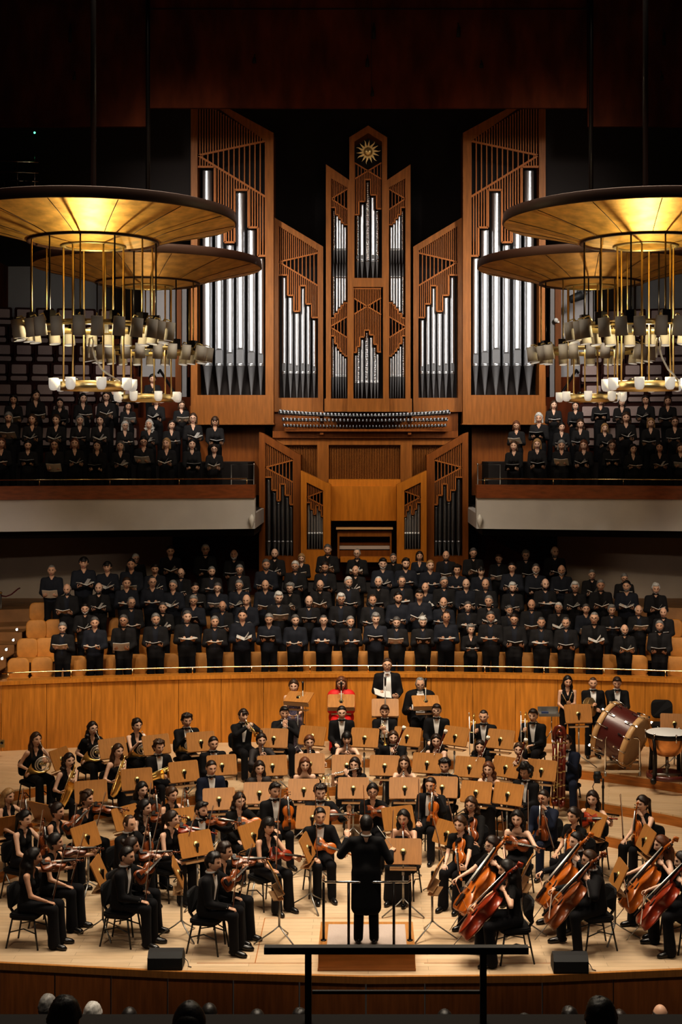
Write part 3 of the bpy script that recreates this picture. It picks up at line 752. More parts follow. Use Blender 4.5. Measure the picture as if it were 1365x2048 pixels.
        for c, w, tp in [(350, 17, 678), (369, 16, 718), (385, 13, 748), (401, 16, 696), (416, 15, 726), (430, 12, 760)]:
            a = q4(c, tp); pipe(tw, a[0], w / 2.967, a[1], None, q4(0, 850)[1], q4(0, 948)[1], D + .1, s)
    t = B()
    t.poly([q3(142, 280), q3(1232, 280), q3(1232, 326), q3(142, 326)], 35.7, .3, -1)
    for x in (400, 895): t.poly([q3(x, 326.5), q3(x + 68, 326.5), q3(x + 68, 560), q3(x, 560)], 35.7, .3, -1)
    t.poly([q3(180, 322), q3(1195, 322), q3(1195, 560), q3(180, 560)], 35.95, .1, -1, 1)
    n = 44
    for i in range(n):
        x = 470 + (893 - 470) * i / (n - 1); t.bar(q3(x, 326), q3(x, 532), .021, 35.82, -1, .06)
    for i in range(22):
        for x in (190 + 9.7 * i, 968 + 9.7 * i): t.bar(q3(x, 326), q3(x, 560), .02, 35.84, -1, .06)
    t.obj('slatted_panel', ['organ_wood', 'organ_wood_dark'], org)
    t = B().poly([q3(468, 530), q3(895, 530), q3(895, 575), q3(468, 575)], 35.5, .3, -1)
    t.poly([q3(480, 572), q3(870, 572), q3(870, 776), q3(480, 776)], 35.35, .2, -1)
    t.obj('panel_above_console', 'organ_bright', org)
    t = B().poly([q3(482, 776), q3(870, 776), q3(870, 1130), q3(482, 1130)], 36.3, .1, -1)
    t.obj('console_niche', 'ceiling_wood', org)
    con = B().poly([q3(520, 838), q3(842, 838), q3(842, 870), q3(520, 870)], 35.3, .5, -1)
    con.poly([q3(520, 870), q3(532, 870), q3(532, 1000), q3(520, 1000)], 35.3, .5, -1).poly([q3(832, 870), q3(842, 870), q3(842, 1000), q3(832, 1000)], 35.3, .5, -1)
    con.poly([q3(520, 905), q3(842, 905), q3(842, 920), q3(520, 920)], 35.5, .3, -1, 1).poly([q3(520, 950), q3(842, 950), q3(842, 1000), q3(520, 1000)], 35.45, .3, -1, 1)
    con = con.obj('console', ['organ_wood', 'organ_wood_dark'], org)
    B().poly([q3(512, 818), q3(850, 818), q3(850, 828), q3(512, 828)], 35.2, .6, -1).obj('console_top', 'drum_hoop', con)
    B().poly([q3(532, 925), q3(832, 925), q3(832, 945), q3(532, 945)], 35.42, .2, -1).obj('keyboard', 'podium_carpet', con)
    B().poly([q3(538, 993), q3(842, 993), q3(842, 1022), q3(538, 1022)], 34.75, .35, -1).obj('lower_rail', 'organ_bright', org)
    # put everything on the organ's own origin
# ================================================================ CHANDELIERS
def build_chandelier(X, D, label, front, phase):
    zr = 10.52
    e = empty('chandelier', (X, D, zr), label, 'chandelier', 'gilded disc chandeliers')
    disc = MB()
    n = 72
    disc.lathe([(.03, .42), (.4, .34), (2.20, .17), (2.27, .15)], n, 0).lathe([(2.27, .15), (2.285, .0), (2.26, -.015)], n, 0)
    disc.lathe([(2.26, -.014), (1.75, -.125), (1.3, -.235), (1.04, -.315)], n, 1)
    disc.lathe([(.98, -.31), (.75, -.35), (.52, -.385)], n, 1).lathe([(.44, -.385), (.2, -.30), (.02, -.28)], n, 1)
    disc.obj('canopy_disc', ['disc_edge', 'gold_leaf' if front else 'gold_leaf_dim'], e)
    MB().lathe([(1.04, -.30), (1.045, -.345), (.985, -.345), (.98, -.30)], n).obj('ring', 'disc_edge', e)
    MB().lathe([(.52, -.37), (.52, -.41), (.44, -.41), (.44, -.37)], 40).obj('ring', 'brass_satin', e)
    seams = MB()
    for i in range(14):
        a = 2 * pi * i / 14 + .13
        c, s_ = math.cos(a), math.sin(a)
        seams.tube([(2.24 * c, 2.24 * s_, -.021), (1.75 * c, 1.75 * s_, -.128), (1.3 * c, 1.3 * s_, -.238), (1.05 * c, 1.05 * s_, -.313)], .006, 4)
    seams.obj('seam', 'disc_edge', e)
    MB().tube([(0, 0, .38), (0, 0, 8.4)], .045, 8).obj('suspension_rod', 'rail_black', e)
    zb = -1.66
    for i in range(12):
        a = 2 * pi * (i + phase) / 12
        x, y = 1.0 * math.cos(a), 1.0 * math.sin(a)
        r = MB().tube([(x, y, -.33), (x, y, zb + .1)], .0135, 6).obj('rod', 'brass_satin' if i % 2 else 'rail_black', e)
        MB().box((x, y, zb + .06), (.13, .13, .20), 0, Matrix.Rotation(a, 3, 'Z')).obj('clamp', 'rail_black', r)
    MB().lathe([(.97, zb + .02), (1.03, zb + .02), (1.03, zb - .06), (.97, zb - .06), (.97, zb + .02)], 48).obj('lamp_ring', 'brass_satin', e)
    for i in range(24):
        a = 2 * pi * (i + phase * .7) / 24 + R.uniform(-.05, .05); tilt = .16 + R.uniform(-.03, .03)
        rad = 1.16 if i % 2 else 1.23
        sh = MB(); T = Matrix.Rotation(tilt, 4, 'Y')
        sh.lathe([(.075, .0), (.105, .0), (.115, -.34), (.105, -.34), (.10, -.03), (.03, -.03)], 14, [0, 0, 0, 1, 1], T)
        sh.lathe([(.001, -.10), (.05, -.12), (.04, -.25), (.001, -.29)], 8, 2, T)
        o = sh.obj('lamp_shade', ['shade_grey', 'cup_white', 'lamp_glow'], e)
        o.location = (rad * math.cos(a), rad * math.sin(a), zb + .05); o.rotation_euler = (0, 0, a); o.scale = (.86, .86, .86)
        MB().tube([(-.18, 0, -.05), (-.10, 0, .06), (0, 0, .03)], .014, 5).obj('lamp_arm', 'brass_satin', o)
    zl = -2.63
    for i in range(6):
        a = 2 * pi * (i + phase) / 6
        x, y = .48 * math.cos(a), .48 * math.sin(a)
        MB().tube([(x, y, -.40), (x, y, zl + .06)], .016, 6).obj('rod', 'brass_pale', e)
    MB().lathe([(.46, zl + .07), (.52, zl + .07), (.52, zl - .07), (.46, zl - .07), (.46, zl + .07)], 40).obj('lower_ring', 'brass_pale', e)
    cage = MB()
    for i in range(10):
        a = 2 * pi * i / 10
        cage.tube([(.46 * math.cos(a), .46 * math.sin(a), zl), (.2 * math.cos(a + .4), .2 * math.sin(a + .4), zl + .08), (0, 0, zl + .03)], .012, 5)
    for i in range(4): cage.ball((.28 * math.cos(1.57 * i + .5), .28 * math.sin(1.57 * i + .5), zl + .07), .06, 8, 6)
    cage.obj('lamp_cage', 'rail_black', e)
    for i in range(8):
        a = 2 * pi * (i + .5 + phase * .3) / 8
        x, y = .63 * math.cos(a), .63 * math.sin(a)
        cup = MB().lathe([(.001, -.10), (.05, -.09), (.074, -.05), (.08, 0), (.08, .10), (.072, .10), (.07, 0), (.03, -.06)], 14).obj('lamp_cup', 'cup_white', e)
        cup.location = (x, y, zl + .02)
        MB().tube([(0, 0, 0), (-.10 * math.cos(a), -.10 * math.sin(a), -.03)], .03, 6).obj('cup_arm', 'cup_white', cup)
    if front:
        MB().tube([(.05, -.6, zl + .42), (.05, -.6, zl + .62), (.06, -.6, zl + .72), (.10, -.6, zl + .74), (.12, -.6, zl + .66), (.10, -.6, zl + .56), (.14, -.58, zl + .42), (.24, -.55, zl + .24), (.34, -.5, zl + .16), (.45, -.3, zl + .08)], .016, 6).obj('loop_cable', 'plastic_white', e)
    # the fitting's own lamp, lighting the gilded underside
    l = bpy.data.lights.new('chandelier_lamp', 'POINT'); l.energy = 135 if front else 30; l.color = (1, .80, .45); l.shadow_soft_size = .02
    lo = bpy.data.objects.new('chandelier_lamp', l); COL.objects.link(lo); lo.location = (X, D - .2, zr - 1.75)

# ================================================================ FURNITURE TEMPLATES
def rbox(w, h, r, n=4):
    pts = []
    for cx, cy, a0 in ((w / 2 - r, h / 2 - r, 0), (-w / 2 + r, h / 2 - r, 90), (-w / 2 + r, -h / 2 + r, 180), (w / 2 - r, -h / 2 + r, 270)):
        for i in range(n + 1):
            a = math.radians(a0 + 90 * i / n); pts.append((cx + r * math.cos(a), cy + r * math.sin(a)))
    return pts
def tmpl_chair():
    e = empty('orchestra_chair')
    s = MB(); p = rbox(.44, .42, .09)
    s.prism(p, .425, .465, 'z').prism([(a * .93, b * .93) for a, b in p], .465, .478, 'z').prism([(a * .9, b * .9) for a, b in p], .41, .425, 'z')
    s.obj('seat', 'chair_black', e)
    b = MB(); V = []; pts = rbox(.40, .30, .09)
    for t in (0, .035):
        for x, z in pts: V.append((x, .225 + t - .9 * x * x + .10 * (z), .68 + z))
    n = len(pts)
    b.add(V, [tuple(range(n))[::-1], tuple(range(n, 2 * n))] + [(i, (i + 1) % n, (i + 1) % n + n, i + n) for i in range(n)], 0, False)
    b.obj('backrest', 'chair_black', e)
    MB().tube([(0, .20, .40), (0, .27, .50), (0, .255, .60), (0, .275, .74)], .02, 6).tube([(-.03, .2, .41), (.03, .2, .41)], .03, 6).obj('back_support', 'chair_frame', e)
    for sx in (-1, 1):
        MB().tube([(sx * .17, -.16, .41), (sx * .185, -.19, .2), (sx * .20, -.225, .0)], .0125, 6).obj('leg', 'chair_frame', e)
        MB().tube([(sx * .17, .16, .41), (sx * .185, .20, .2), (sx * .20, .24, .0)], .0125, 6).obj('leg', 'chair_frame', e)
    f = MB()
    for sx in (-1, 1): f.tube([(sx * .17, -.17, .40), (sx * .17, .17, .40)], .0125, 6).tube([(sx * .182, -.185, .22), (sx * .16, 0, .27), (sx * .182, .195, .22)], .009, 5)
    f.tube([(-.17, -.1, .395), (.17, .1, .395)], .01, 5).tube([(-.17, .1, .395), (.17, -.1, .395)], .01, 5).box((0, 0, .385), (.1, .1, .05))
    f.obj('frame', 'chair_frame', e)
    return Tmpl(e)
def tmpl_stand(tl=-24, H=.92):
    e = empty('music_stand')          # player's side is +Y, the back faces -Y; desk centre at (0,0,.92)
    tilt = Matrix.Translation((0, 0, H)) @ Matrix.Rotation(math.radians(tl), 4, 'X')
    MB().prism(rbox(.55, .37, .035), -.008, .008, 'y', 0, tilt).obj('desk', 'desk_wood', e)
    MB().box((0, .05, -.178), (.55, .09, .012)).obj('lip', 'desk_lip', e).matrix_local = tilt
    sh = MB().box((0, .0, H - .26), (.40, .14, .012)).box((0, -.07, H - .252), (.40, .01, .03)).obj('shelf', 'desk_lip', e)
    c = MB().lathe([(.001, .016), (.040, .014), (.048, .004), (.048, -.004)], 16, 0, tilt @ Matrix.Translation((0, -.010, -.01)) @ Matrix.Rotation(pi / 2, 4, 'X')).tube([(0, -.05, H - .12), (0, -.045, H + .01)], .018, 8, 1).box((0, -.045, H - .01), (.05, .035, .05), 1)
    c.obj('clamp', ['brass_satin', 'rail_black'], e)
    MB().tube([(0, -.05, .22), (0, -.05, H - .30)], .016, 8).tube([(0, -.05, H - .32), (0, -.05, H - .02)], .011, 8).lathe([(.022, H - .34), (.022, H - .29)], 8, 0, Matrix.Translation((0, -.05, 0))).obj('pole', 'steel_grey', e)
    for i in range(3):
        a = 2 * pi * i / 3 + pi / 2
        MB().tube([(0, -.05, .24), (.09 * math.cos(a), -.05 + .09 * math.sin(a), .17), (.36 * math.cos(a), -.05 + .36 * math.sin(a), .012)], .013, 6, sq=.7).obj('leg', 'steel_grey', e)
    return Tmpl(e)
def tmpl_choir_chair():
    e = empty('choir_chair')
    V = []; pts = rbox(.46, .44, .12, 5); n = len(pts); b = MB()
    for t, k in ((0, .9), (.01, 1.), (.07, 1.), (.085, .9)):
        for x, z in pts: V.append((x * k, -.04 + t - .35 * x * x + .12 * z, .62 + z * k))
    fc = [tuple(range(n))[::-1], tuple(range(3 * n, 4 * n))]
    for r in range(3): fc += [(r * n + i, r * n + (i + 1) % n, (r + 1) * n + (i + 1) % n, (r + 1) * n + i) for i in range(n)]
    b.add(V, fc, 0, True); b.obj('backrest', 'choir_seat', e)
    MB().prism(rbox(.45, .40, .1), .36, .44, 'z', 0, Matrix.Translation((0, -.2, 0))).obj('seat', 'choir_seat', e)
    MB().prism(rbox(.43, .38, .1), .31, .36, 'z', 0, Matrix.Translation((0, -.2, 0))).tube([(-.22, -.02, .44), (-.15, -.03, .39), (0, -.035, .37), (.15, -.03, .39), (.22, -.02, .44)], .018, 6).obj('seat_pan', 'choir_seat_edge', e)
    MB().box((0, -.15, .16), (.06, .12, .32)).box((0, -.15, .01), (.22, .3, .02)).obj('pedestal', 'choir_seat_edge', e)
    return Tmpl(e)
def tmpl_hall_seat():
    e = empty('tip_up_seat')
    MB().prism(rbox(.52, .46, .05), .0, .05, 'y', 0, Matrix.Translation((0, .03, .70)) @ Matrix.Rotation(-.12, 4, 'X')).box((0, .02, .43), (.5, .06, .12)).obj('frame', 'hall_seat_frame', e)
    MB().prism(rbox(.38, .25, .03), -.045, .0, 'y', 0, Matrix.Translation((0, .03, .74)) @ Matrix.Rotation(-.12, 4, 'X')).obj('backrest', 'hall_seat', e)
    MB().prism(rbox(.44, .12, .04), -.05, .0, 'y', 0, Matrix.Translation((0, -.02, .50)) @ Matrix.Rotation(.1, 4, 'X')).obj('seat', 'hall_seat', e)
    for x in (-.26, .26): MB().box((x, -.03, .32), (.035, .2, .64)).obj('side_panel', 'hall_seat_frame', e)
    return Tmpl(e)

# ================================================================ INSTRUMENT TEMPLATES
OUT = [(0, .03), (.005, .075), (.02, .093), (.05, .103), (.085, .102), (.115, .088), (.13, .082), (.145, .067), (.175, .056), (.205, .060), (.222, .072), (.24, .080), (.275, .084), (.31, .076), (.335, .056), (.35, .028), (.355, .012)]
def fiddle(sc, rib, col, neck, kind, endpin=0):
    """violin family: tail button at the origin, neck along +Y, belly towards +Z"""
    e = empty(kind)
    L = [(x * sc, y * sc) for y, x in OUT]
    ol = [(x, y) for x, y in L] + [(-x, y) for x, y in L[::-1]]
    n = len(ol); b = MB(); V = []; cy = .17 * sc
    lay = [(0.55, -rib * .5 - .018 * sc, ), (.94, -rib * .5 - .006 * sc), (1.0, -rib * .5 + .001), (.955, -rib * .5 + .003), (.955, rib * .5 - .003), (1.0, rib * .5 - .001), (.94, rib * .5 + .006 * sc), (.55, rib * .5 + .02 * sc)]
    for k, z in lay:
        for x, y in ol: V.append((x * k, cy + (y - cy) * k, z))
    fc = [tuple(range(n))[::-1], tuple((len(lay) - 1) * n + i for i in range(n))]
    for r in range(len(lay) - 1): fc += [(r * n + i, r * n + (i + 1) % n, (r + 1) * n + (i + 1) % n, (r + 1) * n + i) for i in range(n)]
    b.add(V, fc, 0, True)
    for s in (-1, 1):           # f-holes
        f = [(s * x * sc, y * sc, rib * .5 + .017 * sc) for x, y in ((.048, .145), (.053, .158), (.046, .175), (.040, .195), (.033, .212), (.028, .205))]
        b.tube(f, .0042 * sc, 5, 1)
    b.obj('body', ['varnish_' + col, 'ebony'], e)
    top = rib * .5 + .02 * sc
    nk = MB()
    nk.tube([(0, .34 * sc, rib * .2), (0, .36 * sc, top), (0, (.355 + neck) * sc, top + .004 * sc)], [.022 * sc, .013 * sc, .011 * sc], 8)
    y0 = (.355 + neck) * sc
    nk.tube([(0, y0, top), (0, y0 + .05 * sc, top - .01 * sc), (0, y0 + .085 * sc, top - .012 * sc)], [.012 * sc, .013 * sc, .009 * sc], 8)
    nk.tube([(0, y0 + .08 * sc, top - .012 * sc), (0, y0 + .105 * sc, top - .006 * sc), (0, y0 + .112 * sc, top - .024 * sc), (0, y0 + .095 * sc, top - .032 * sc), (0, y0 + .09 * sc, top - .018 * sc)], [.009 * sc, .012 * sc, .012 * sc, .011 * sc, .008 * sc], 8)
    nk.obj('neck', 'varnish_' + col, e)
    pg = MB()
    for i in range(4):
        s = -1 if i % 2 else 1
        pg.tube([(-s * .012 * sc, y0 + (.02 + .017 * i) * sc, top - .006 * sc), (s * .034 * sc, y0 + (.02 + .017 * i) * sc, top - .006 * sc), (s * .047 * sc, y0 + (.02 + .017 * i) * sc, top - .006 * sc)], [.0035 * sc, .0035 * sc, .009 * sc], 6)
    pg.obj('pegs', 'ebony', e)
    MB().prism([(-.012 * sc, y0), (.012 * sc, y0), (.021 * sc, .215 * sc), (-.021 * sc, .215 * sc)][::-1], top + .010 * sc, top + .020 * sc, 'z').obj('fingerboard', 'ebony', e)
    MB().prism([(-.011 * sc, .02 * sc), (.011 * sc, .02 * sc), (.021 * sc, .115 * sc), (-.021 * sc, .115 * sc)], top + .008 * sc, top + .017 * sc, 'z').obj('tailpiece', 'ebony', e)
    MB().prism([(-.021 * sc, rib * .5 + .015 * sc), (.021 * sc, rib * .5 + .015 * sc), (.017 * sc, top + .028 * sc), (0, top + .033 * sc), (-.017 * sc, top + .028 * sc)], .158 * sc, .163 * sc, 'y').obj('bridge', 'drum_hoop', e)
    st = MB()
    for i in range(4):
        x = (i - 1.5) * .0075 * sc
        st.tube([(x, .11 * sc, top + .018 * sc), (x, .16 * sc, top + .033 * sc), (x * .6, y0, top + .02 * sc)], .0012 * sc, 4)
    st.obj('strings', 'silver', e)
    if endpin:
        MB().tube([(0, .01, 0), (0, -endpin, -.01)], .006, 6).obj('endpin', 'steel_grey', e)
    else:
        MB().prism(rbox(.08 * sc, .05 * sc, .02 * sc), top, top + .02 * sc, 'z', 0, Matrix.Translation((-.05 * sc, .035 * sc, 0))).obj('chin_rest', 'ebony', e)
    return Tmpl(e)
def tmpl_bow(L=.74):
    e = empty('bow')                  # frog at the origin, tip along +Y, hair on -Z
    MB().tube([(0, -.01, .004), (0, .25, -.002), (0, .5, -.002), (0, L, .006), (0, L + .012, -.012)], [.0065, .0058, .0052, .0045, .005], 6).obj('stick', 'bow_stick', e)
    MB().box((0, .035, -.012), (.014, .05, .022)).obj('frog', 'ebony', e)
    MB().box((0, L / 2 + .02, -.017), (.010, L - .04, .0035)).obj('hair', 'bow_hair', e)
    return Tmpl(e)
def tmpl_clarinet():
    e = empty('clarinet')             # mouthpiece at the origin, bell along +Y
    MB().tube([(0, 0, 0), (0, .03, 0), (0, .08, 0), (0, .085, 0), (0, .2, 0), (0, .57, 0), (0, .61, 0), (0, .655, 0), (0, .66, 0)], [.006, .011, .013, .0155, .0145, .0155, .019, .034, .033], 10).obj('body', 'ebony', e)
    k = MB()
    for i in range(11): k.tube([(.0, .13 + i * .04, .014), (.0, .13 + i * .04, .022)], .0095, 8)
    for i in range(4): k.lathe([(.0165, 0), (.018, .004), (.0165, .01)], 10, 0, Matrix.Translation((0, .085 + .16 * i, 0)) @ Matrix.Rotation(-pi / 2, 4, 'X'))
    k.tube([(.016, .12, .006), (.017, .55, .006)], .004, 5).tube([(-.015, .3, .008), (-.015, .52, .008)], .004, 5)
    k.obj('keywork', 'silver', e)
    return Tmpl(e)
def tmpl_oboe():
    e = empty('oboe')
    MB().tube([(0, .06, 0), (0, .1, 0), (0, .4, 0), (0, .58, 0), (0, .63, 0), (0, .645, 0)], [.009, .012, .013, .016, .023, .024], 10).obj('body', 'ebony', e)
    MB().tube([(0, 0, 0), (0, .065, 0)], [.003, .0045], 6).obj('reed', 'drum_hoop', e)
    k = MB()
    for i in range(12): k.tube([(.0, .11 + i * .037, .011), (.0, .11 + i * .037, .021)], .0115, 8)
    k.tube([(.013, .1, .006), (.015, .55, .006)], .006, 5).tube([(-.013, .1, .006), (-.015, .55, .006)], .006, 5).lathe([(.024, .62), (.027, .64), (.024, .65)], 10, 0, Matrix.Rotation(-pi / 2, 4, 'X'))
    k.obj('keywork', 'silver', e)
    return Tmpl(e)
def tmpl_flute():
    e = empty('flute')
    MB().tube([(0, -.04, 0), (0, .63, 0)], .0105, 10).obj('body', 'silver', e)
    MB().tube([(0, .0, .008), (0, .03, .008)], .010, 8).obj('lip_plate', 'silver', e)
    k = MB()
    for i in range(11): k.tube([(0, .22 + i * .034, .009), (0, .22 + i * .034, .017)], .0095, 8)
    k.tube([(.011, .2, .008), (.011, .6, .008)], .0035, 5).obj('keywork', 'chrome', e)
    return Tmpl(e)
def tmpl_sax(sc, kind):
    e = empty(kind)                   # mouthpiece at the origin, body hanging along -Z, bell towards -Y
    S = lambda *p: [(x * sc, y * sc, z * sc) for x, y, z in p]
    MB().tube(S((0, 0, 0), (0, -.05, .015), (0, -.09, .0)), [.009 * sc, .011 * sc, .011 * sc], 8).obj('mouthpiece', 'ebony', e)
    MB().tube(S((0, -.08, .005), (0, -.13, .012), (0, -.165, -.01), (0, -.175, -.06)), [.009 * sc, .010 * sc, .012 * sc, .013 * sc], 10).obj('crook', 'brass', e)
    MB().tube(S((0, -.175, -.05), (0, -.18, -.25), (0, -.185, -.50), (0, -.19, -.56), (0, -.215, -.60), (0, -.255, -.605), (0, -.285, -.57), (0, -.30, -.50), (0, -.315, -.38), (0, -.33, -.31), (0, -.345, -.285), (0, -.348, -.28)), [.014 * sc, .02 * sc, .03 * sc, .034 * sc, .037 * sc, .039 * sc, .041 * sc, .045 * sc, .052 * sc, .062 * sc, .078 * sc, .076 * sc], 14, cap=False).obj('body', 'brass', e)
    k = MB()
    for i in range(8): k.lathe([(.001, .012), (.019 + .0012 * i, .010), (.02 + .0012 * i, 0)], 8, 0, Matrix.Translation((.03 * sc * (1 if i % 2 else .6), (-.195 - .0015 * i) * sc, (-.10 - .055 * i) * sc)) @ Matrix.Rotation(1.2, 4, 'X'))
    for s in (-1, 1): k.tube(S((s * .028, -.18, -.08), (s * .036, -.19, -.5)), .005 * sc, 5)
    k.tube(S((.0, -.225, -.50), (0, -.29, -.46)), .006 * sc, 5).lathe([(.001, .012), (.035, .01), (.036, 0)], 10, 0, Matrix.Translation((.035 * sc, -.29 * sc, -.5 * sc)) @ Matrix.Rotation(pi / 2, 4, 'Y'))
    k.obj('keywork', 'brass_pale', e)
    return Tmpl(e)
def tmpl_horn():
    e = empty('french_horn')          # coil centre at the origin in the XZ plane, bell at lower -X
    b = MB(); a = np.linspace(0, 2 * pi, 26)
    b.tube([(.155 * math.cos(t), 0, .155 * math.sin(t)) for t in a], .012, 8)
    b.tube([(.125 * math.cos(t) + .01, .02, .12 * math.sin(t)) for t in a], .0095, 7).tube([(.085 * math.cos(t) - .02, .0, .10 * math.sin(t) - .01) for t in a], .009, 7)
    for i in range(4): b.tube([(.05 - .03 * i, .03, -.05), (.05 - .03 * i, .045, .05), (.065 - .03 * i, .045, .06), (.065 - .03 * i, .03, -.05)], .007, 6)
    b.obj('tubing', 'silver', e)
    MB().tube([(.15, .0, .02), (.12, .0, -.12), (.02, -.005, -.17), (-.09, -.0, -.17), (-.17, .02, -.15), (-.235, .05, -.125), (-.265, .065, -.11), (-.28, .072, -.102)], [.013, .016, .021, .030, .045, .080, .125, .15], 16, cap=False).obj('bell', 'brass', e)
    v = MB()
    for i in range(3): v.lathe([(.001, .05), (.021, .05), (.021, -.02), (.001, -.02)], 10, 0, Matrix.Translation((.045 - .05 * i, .03, .01)) @ Matrix.Rotation(pi / 2, 4, 'X')); v.tube([(.045 - .05 * i, -.03, .01), (.06 - .05 * i, -.04, .08)], .005, 5)
    v.obj('valves', 'brass_pale', e)
    MB().tube([(.10, .02, .11), (.08, .0, .20), (.02, .02, .30), (-.02, .07, .385)], [.009, .008, .007, .006], 7).obj('leadpipe', 'silver', e)
    MB().tube([(-.02, .07, .38), (-.035, .085, .42), (-.04, .09, .432)], [.005, .010, .014], 8).obj('mouthpiece', 'silver', e)
    return Tmpl(e)
def tmpl_trumpet():
    e = empty('trumpet')              # mouthpiece at the origin, bell along +Y
    MB().tube([(0, 0, 0), (0, .02, 0), (0, .08, 0)], [.013, .009, .006], 8).obj('mouthpiece', 'silver', e)
    MB().tube([(0, .07, 0), (0, .36, 0), (.0, .40, -.02), (0, .40, -.055), (0, .36, -.075), (0, .15, -.075)], .0065, 8).tube([(.02, .17, -.07), (.02, .07, -.06), (.02, .04, -.03), (.02, .07, -.0), (.02, .2, 0)], .0065, 8).obj('tubing', 'brass_pale', e)
    MB().tube([(.02, .15, 0), (.02, .33, 0), (.02, .41, 0), (.02, .45, 0), (.02, .475, 0), (.02, .485, 0)], [.007, .011, .018, .031, .05, .06], 14, cap=False).obj('bell', 'brass', e)
    v = MB()
    for i in range(3): v.tube([(.01, .19 + .03 * i, -.10), (.01, .19 + .03 * i, .035)], .0115, 8).tube([(.01, .19 + .03 * i, .03), (.01, .19 + .03 * i, .06)], .005, 6).lathe([(.001, .068), (.011, .066), (.011, .06)], 8, 0, Matrix.Translation((.01, .19 + .03 * i, 0)))
    v.obj('valves', 'silver', e)
    return Tmpl(e)
def tmpl_trombone():
    e = empty('trombone')             # slide along +Z, bell pointing up
    MB().tube([(-.04, 0, .62), (-.04, 0, -.12), (-.02, 0, -.16), (.02, 0, -.16), (.04, 0, -.12), (.04, 0, .55)], .009, 8).obj('slide', 'silver', e)
    MB().tube([(.04, 0, .55), (.04, 0, .60), (.05, .05, .66), (.05, .10, .62), (.05, .11, .5), (.05, .11, .2)], .010, 8).tube([(.05, .11, .2), (.05, .11, .35), (.05, .11, .5)], .012, 6).obj('tuning_bow', 'brass', e)
    MB().tube([(.05, .11, .2), (.05, .11, .06), (.05, .11, -.04), (.05, .11, -.10), (.05, .11, -.12)], [.012, .022, .04, .075, .105], 16, cap=False).obj('bell', 'brass', e)
    MB().tube([(-.04, 0, .60), (-.04, -.02, .66), (-.04, -.025, .68)], [.006, .010, .014], 8).obj('mouthpiece', 'silver', e)
    MB().tube([(-.04, 0, .30), (.04, 0, .30)], .008, 6).tube([(-.04, 0, .50), (.04, 0, .50)], .008, 6).tube([(.04, 0, .45), (.05, .11, .45)], .007, 6).obj('brace', 'brass_pale', e)
    return Tmpl(e)
def tmpl_bassoon():
    e = empty('bassoon')              # boot end at the origin, top along +Y
    MB().tube([(0, 0, 0), (0, .02, 0), (0, .42, 0)], [.026, .032, .03], 10, sq=1.3).obj('boot', 'bassoon_red', e)
    MB().tube([(.018, .38, 0), (.018, .9, 0), (.018, 1.16, 0), (.018, 1.2, 0), (.018, 1.29, 0)], [.019, .019, .018, .024, .021], 10).obj('bass_joint', 'bassoon_red', e)
    MB().tube([(-.022, .38, .0), (-.022, .86, 0)], .013, 8).obj('wing_joint', 'bassoon_red', e)
    MB().lathe([(.012, 1.275), (.036, 1.275), (.042, 1.325), (.034, 1.345), (.016, 1.335)], 14, 0, Matrix.Translation((.018, 0, 0)) @ Matrix.Rotation(-pi / 2, 4, 'X')).obj('bell_ring', 'ivory', e)
    MB().tube([(-.022, .85, 0), (-.022, .9, .02), (-.03, .91, .10), (-.05, .88, .2), (-.06, .86, .27)], .004, 6).obj('crook', 'silver', e)
    k = MB()
    for i in range(14): k.tube([(.0 + .02 * (i % 2), .06 + i * .07, .022), (.0 + .02 * (i % 2), .06 + i * .07, .037)], .011, 7)
    k.tube([(.035, .1, .015), (.038, 1.1, .015)], .004, 5).tube([(-.03, .1, .02), (-.036, .8, .015)], .004, 5)
    k.obj('keywork', 'silver', e)
    return Tmpl(e)
def build_contrabassoon():
    e = empty('contrabassoon')
    b = MB()
    for x, y, a, z in ((-.09, 0, .1, 1.25), (-.035, .03, .15, 1.32), (.03, .0, .05, 1.32), (.085, .03, .12, 1.25)): b.tube([(x, y, a), (x, y, z)], [.036, .030], 12)
    b.obj('joints', 'bassoon_red', e)
    MB().tube([(-.09, 0, 1.2), (-.09, 0, 1.32), (-.06, .01, 1.40), (0, .02, 1.43), (.06, .02, 1.40), (.085, .03, 1.32), (.085, .03, 1.2)], .040, 12).tube([(-.035, .0, 1.25), (-.03, 0, 1.31), (.0, 0, 1.34), (.03, 0, 1.31), (.03, 0, 1.25)], .032, 10).obj('top_bend', 'bassoon_red', e)
    MB().tube([(-.09, 0, .12), (-.07, 0, .05), (-.04, .02, .05), (-.035, .03, .14)], .036, 10).tube([(.03, 0, .08), (.05, 0, .03), (.08, .02, .06), (.085, .03, .14)], .036, 10).obj('bottom_bend', 'bassoon_red', e)
    k = MB()
    for z in (.18, .4, .64, .9, 1.14, 1.26):
        for x, y in ((-.09, 0), (-.035, .03), (.03, 0), (.085, .03)): k.lathe([(.037, -.012), (.0385, 0), (.037, .012)], 12, 0, Matrix.Translation((x, y, z + .02 * (y > 0))))
    for i in range(12): k.box((-.06 + .04 * (i % 4), -.045, .3 + .07 * i), (.045, .02, .02))
    k.tube([(.0, -.05, .2), (0, -.05, 1.15)], .007, 6).tube([(-.06, -.045, .25), (-.06, -.045, 1.05)], .007, 6)
    k.obj('keywork', 'brass_pale', e)
    MB().tube([(0, .01, .06), (0, .01, -.12)], .008, 6).obj('endpin', 'steel_grey', e)
    return e

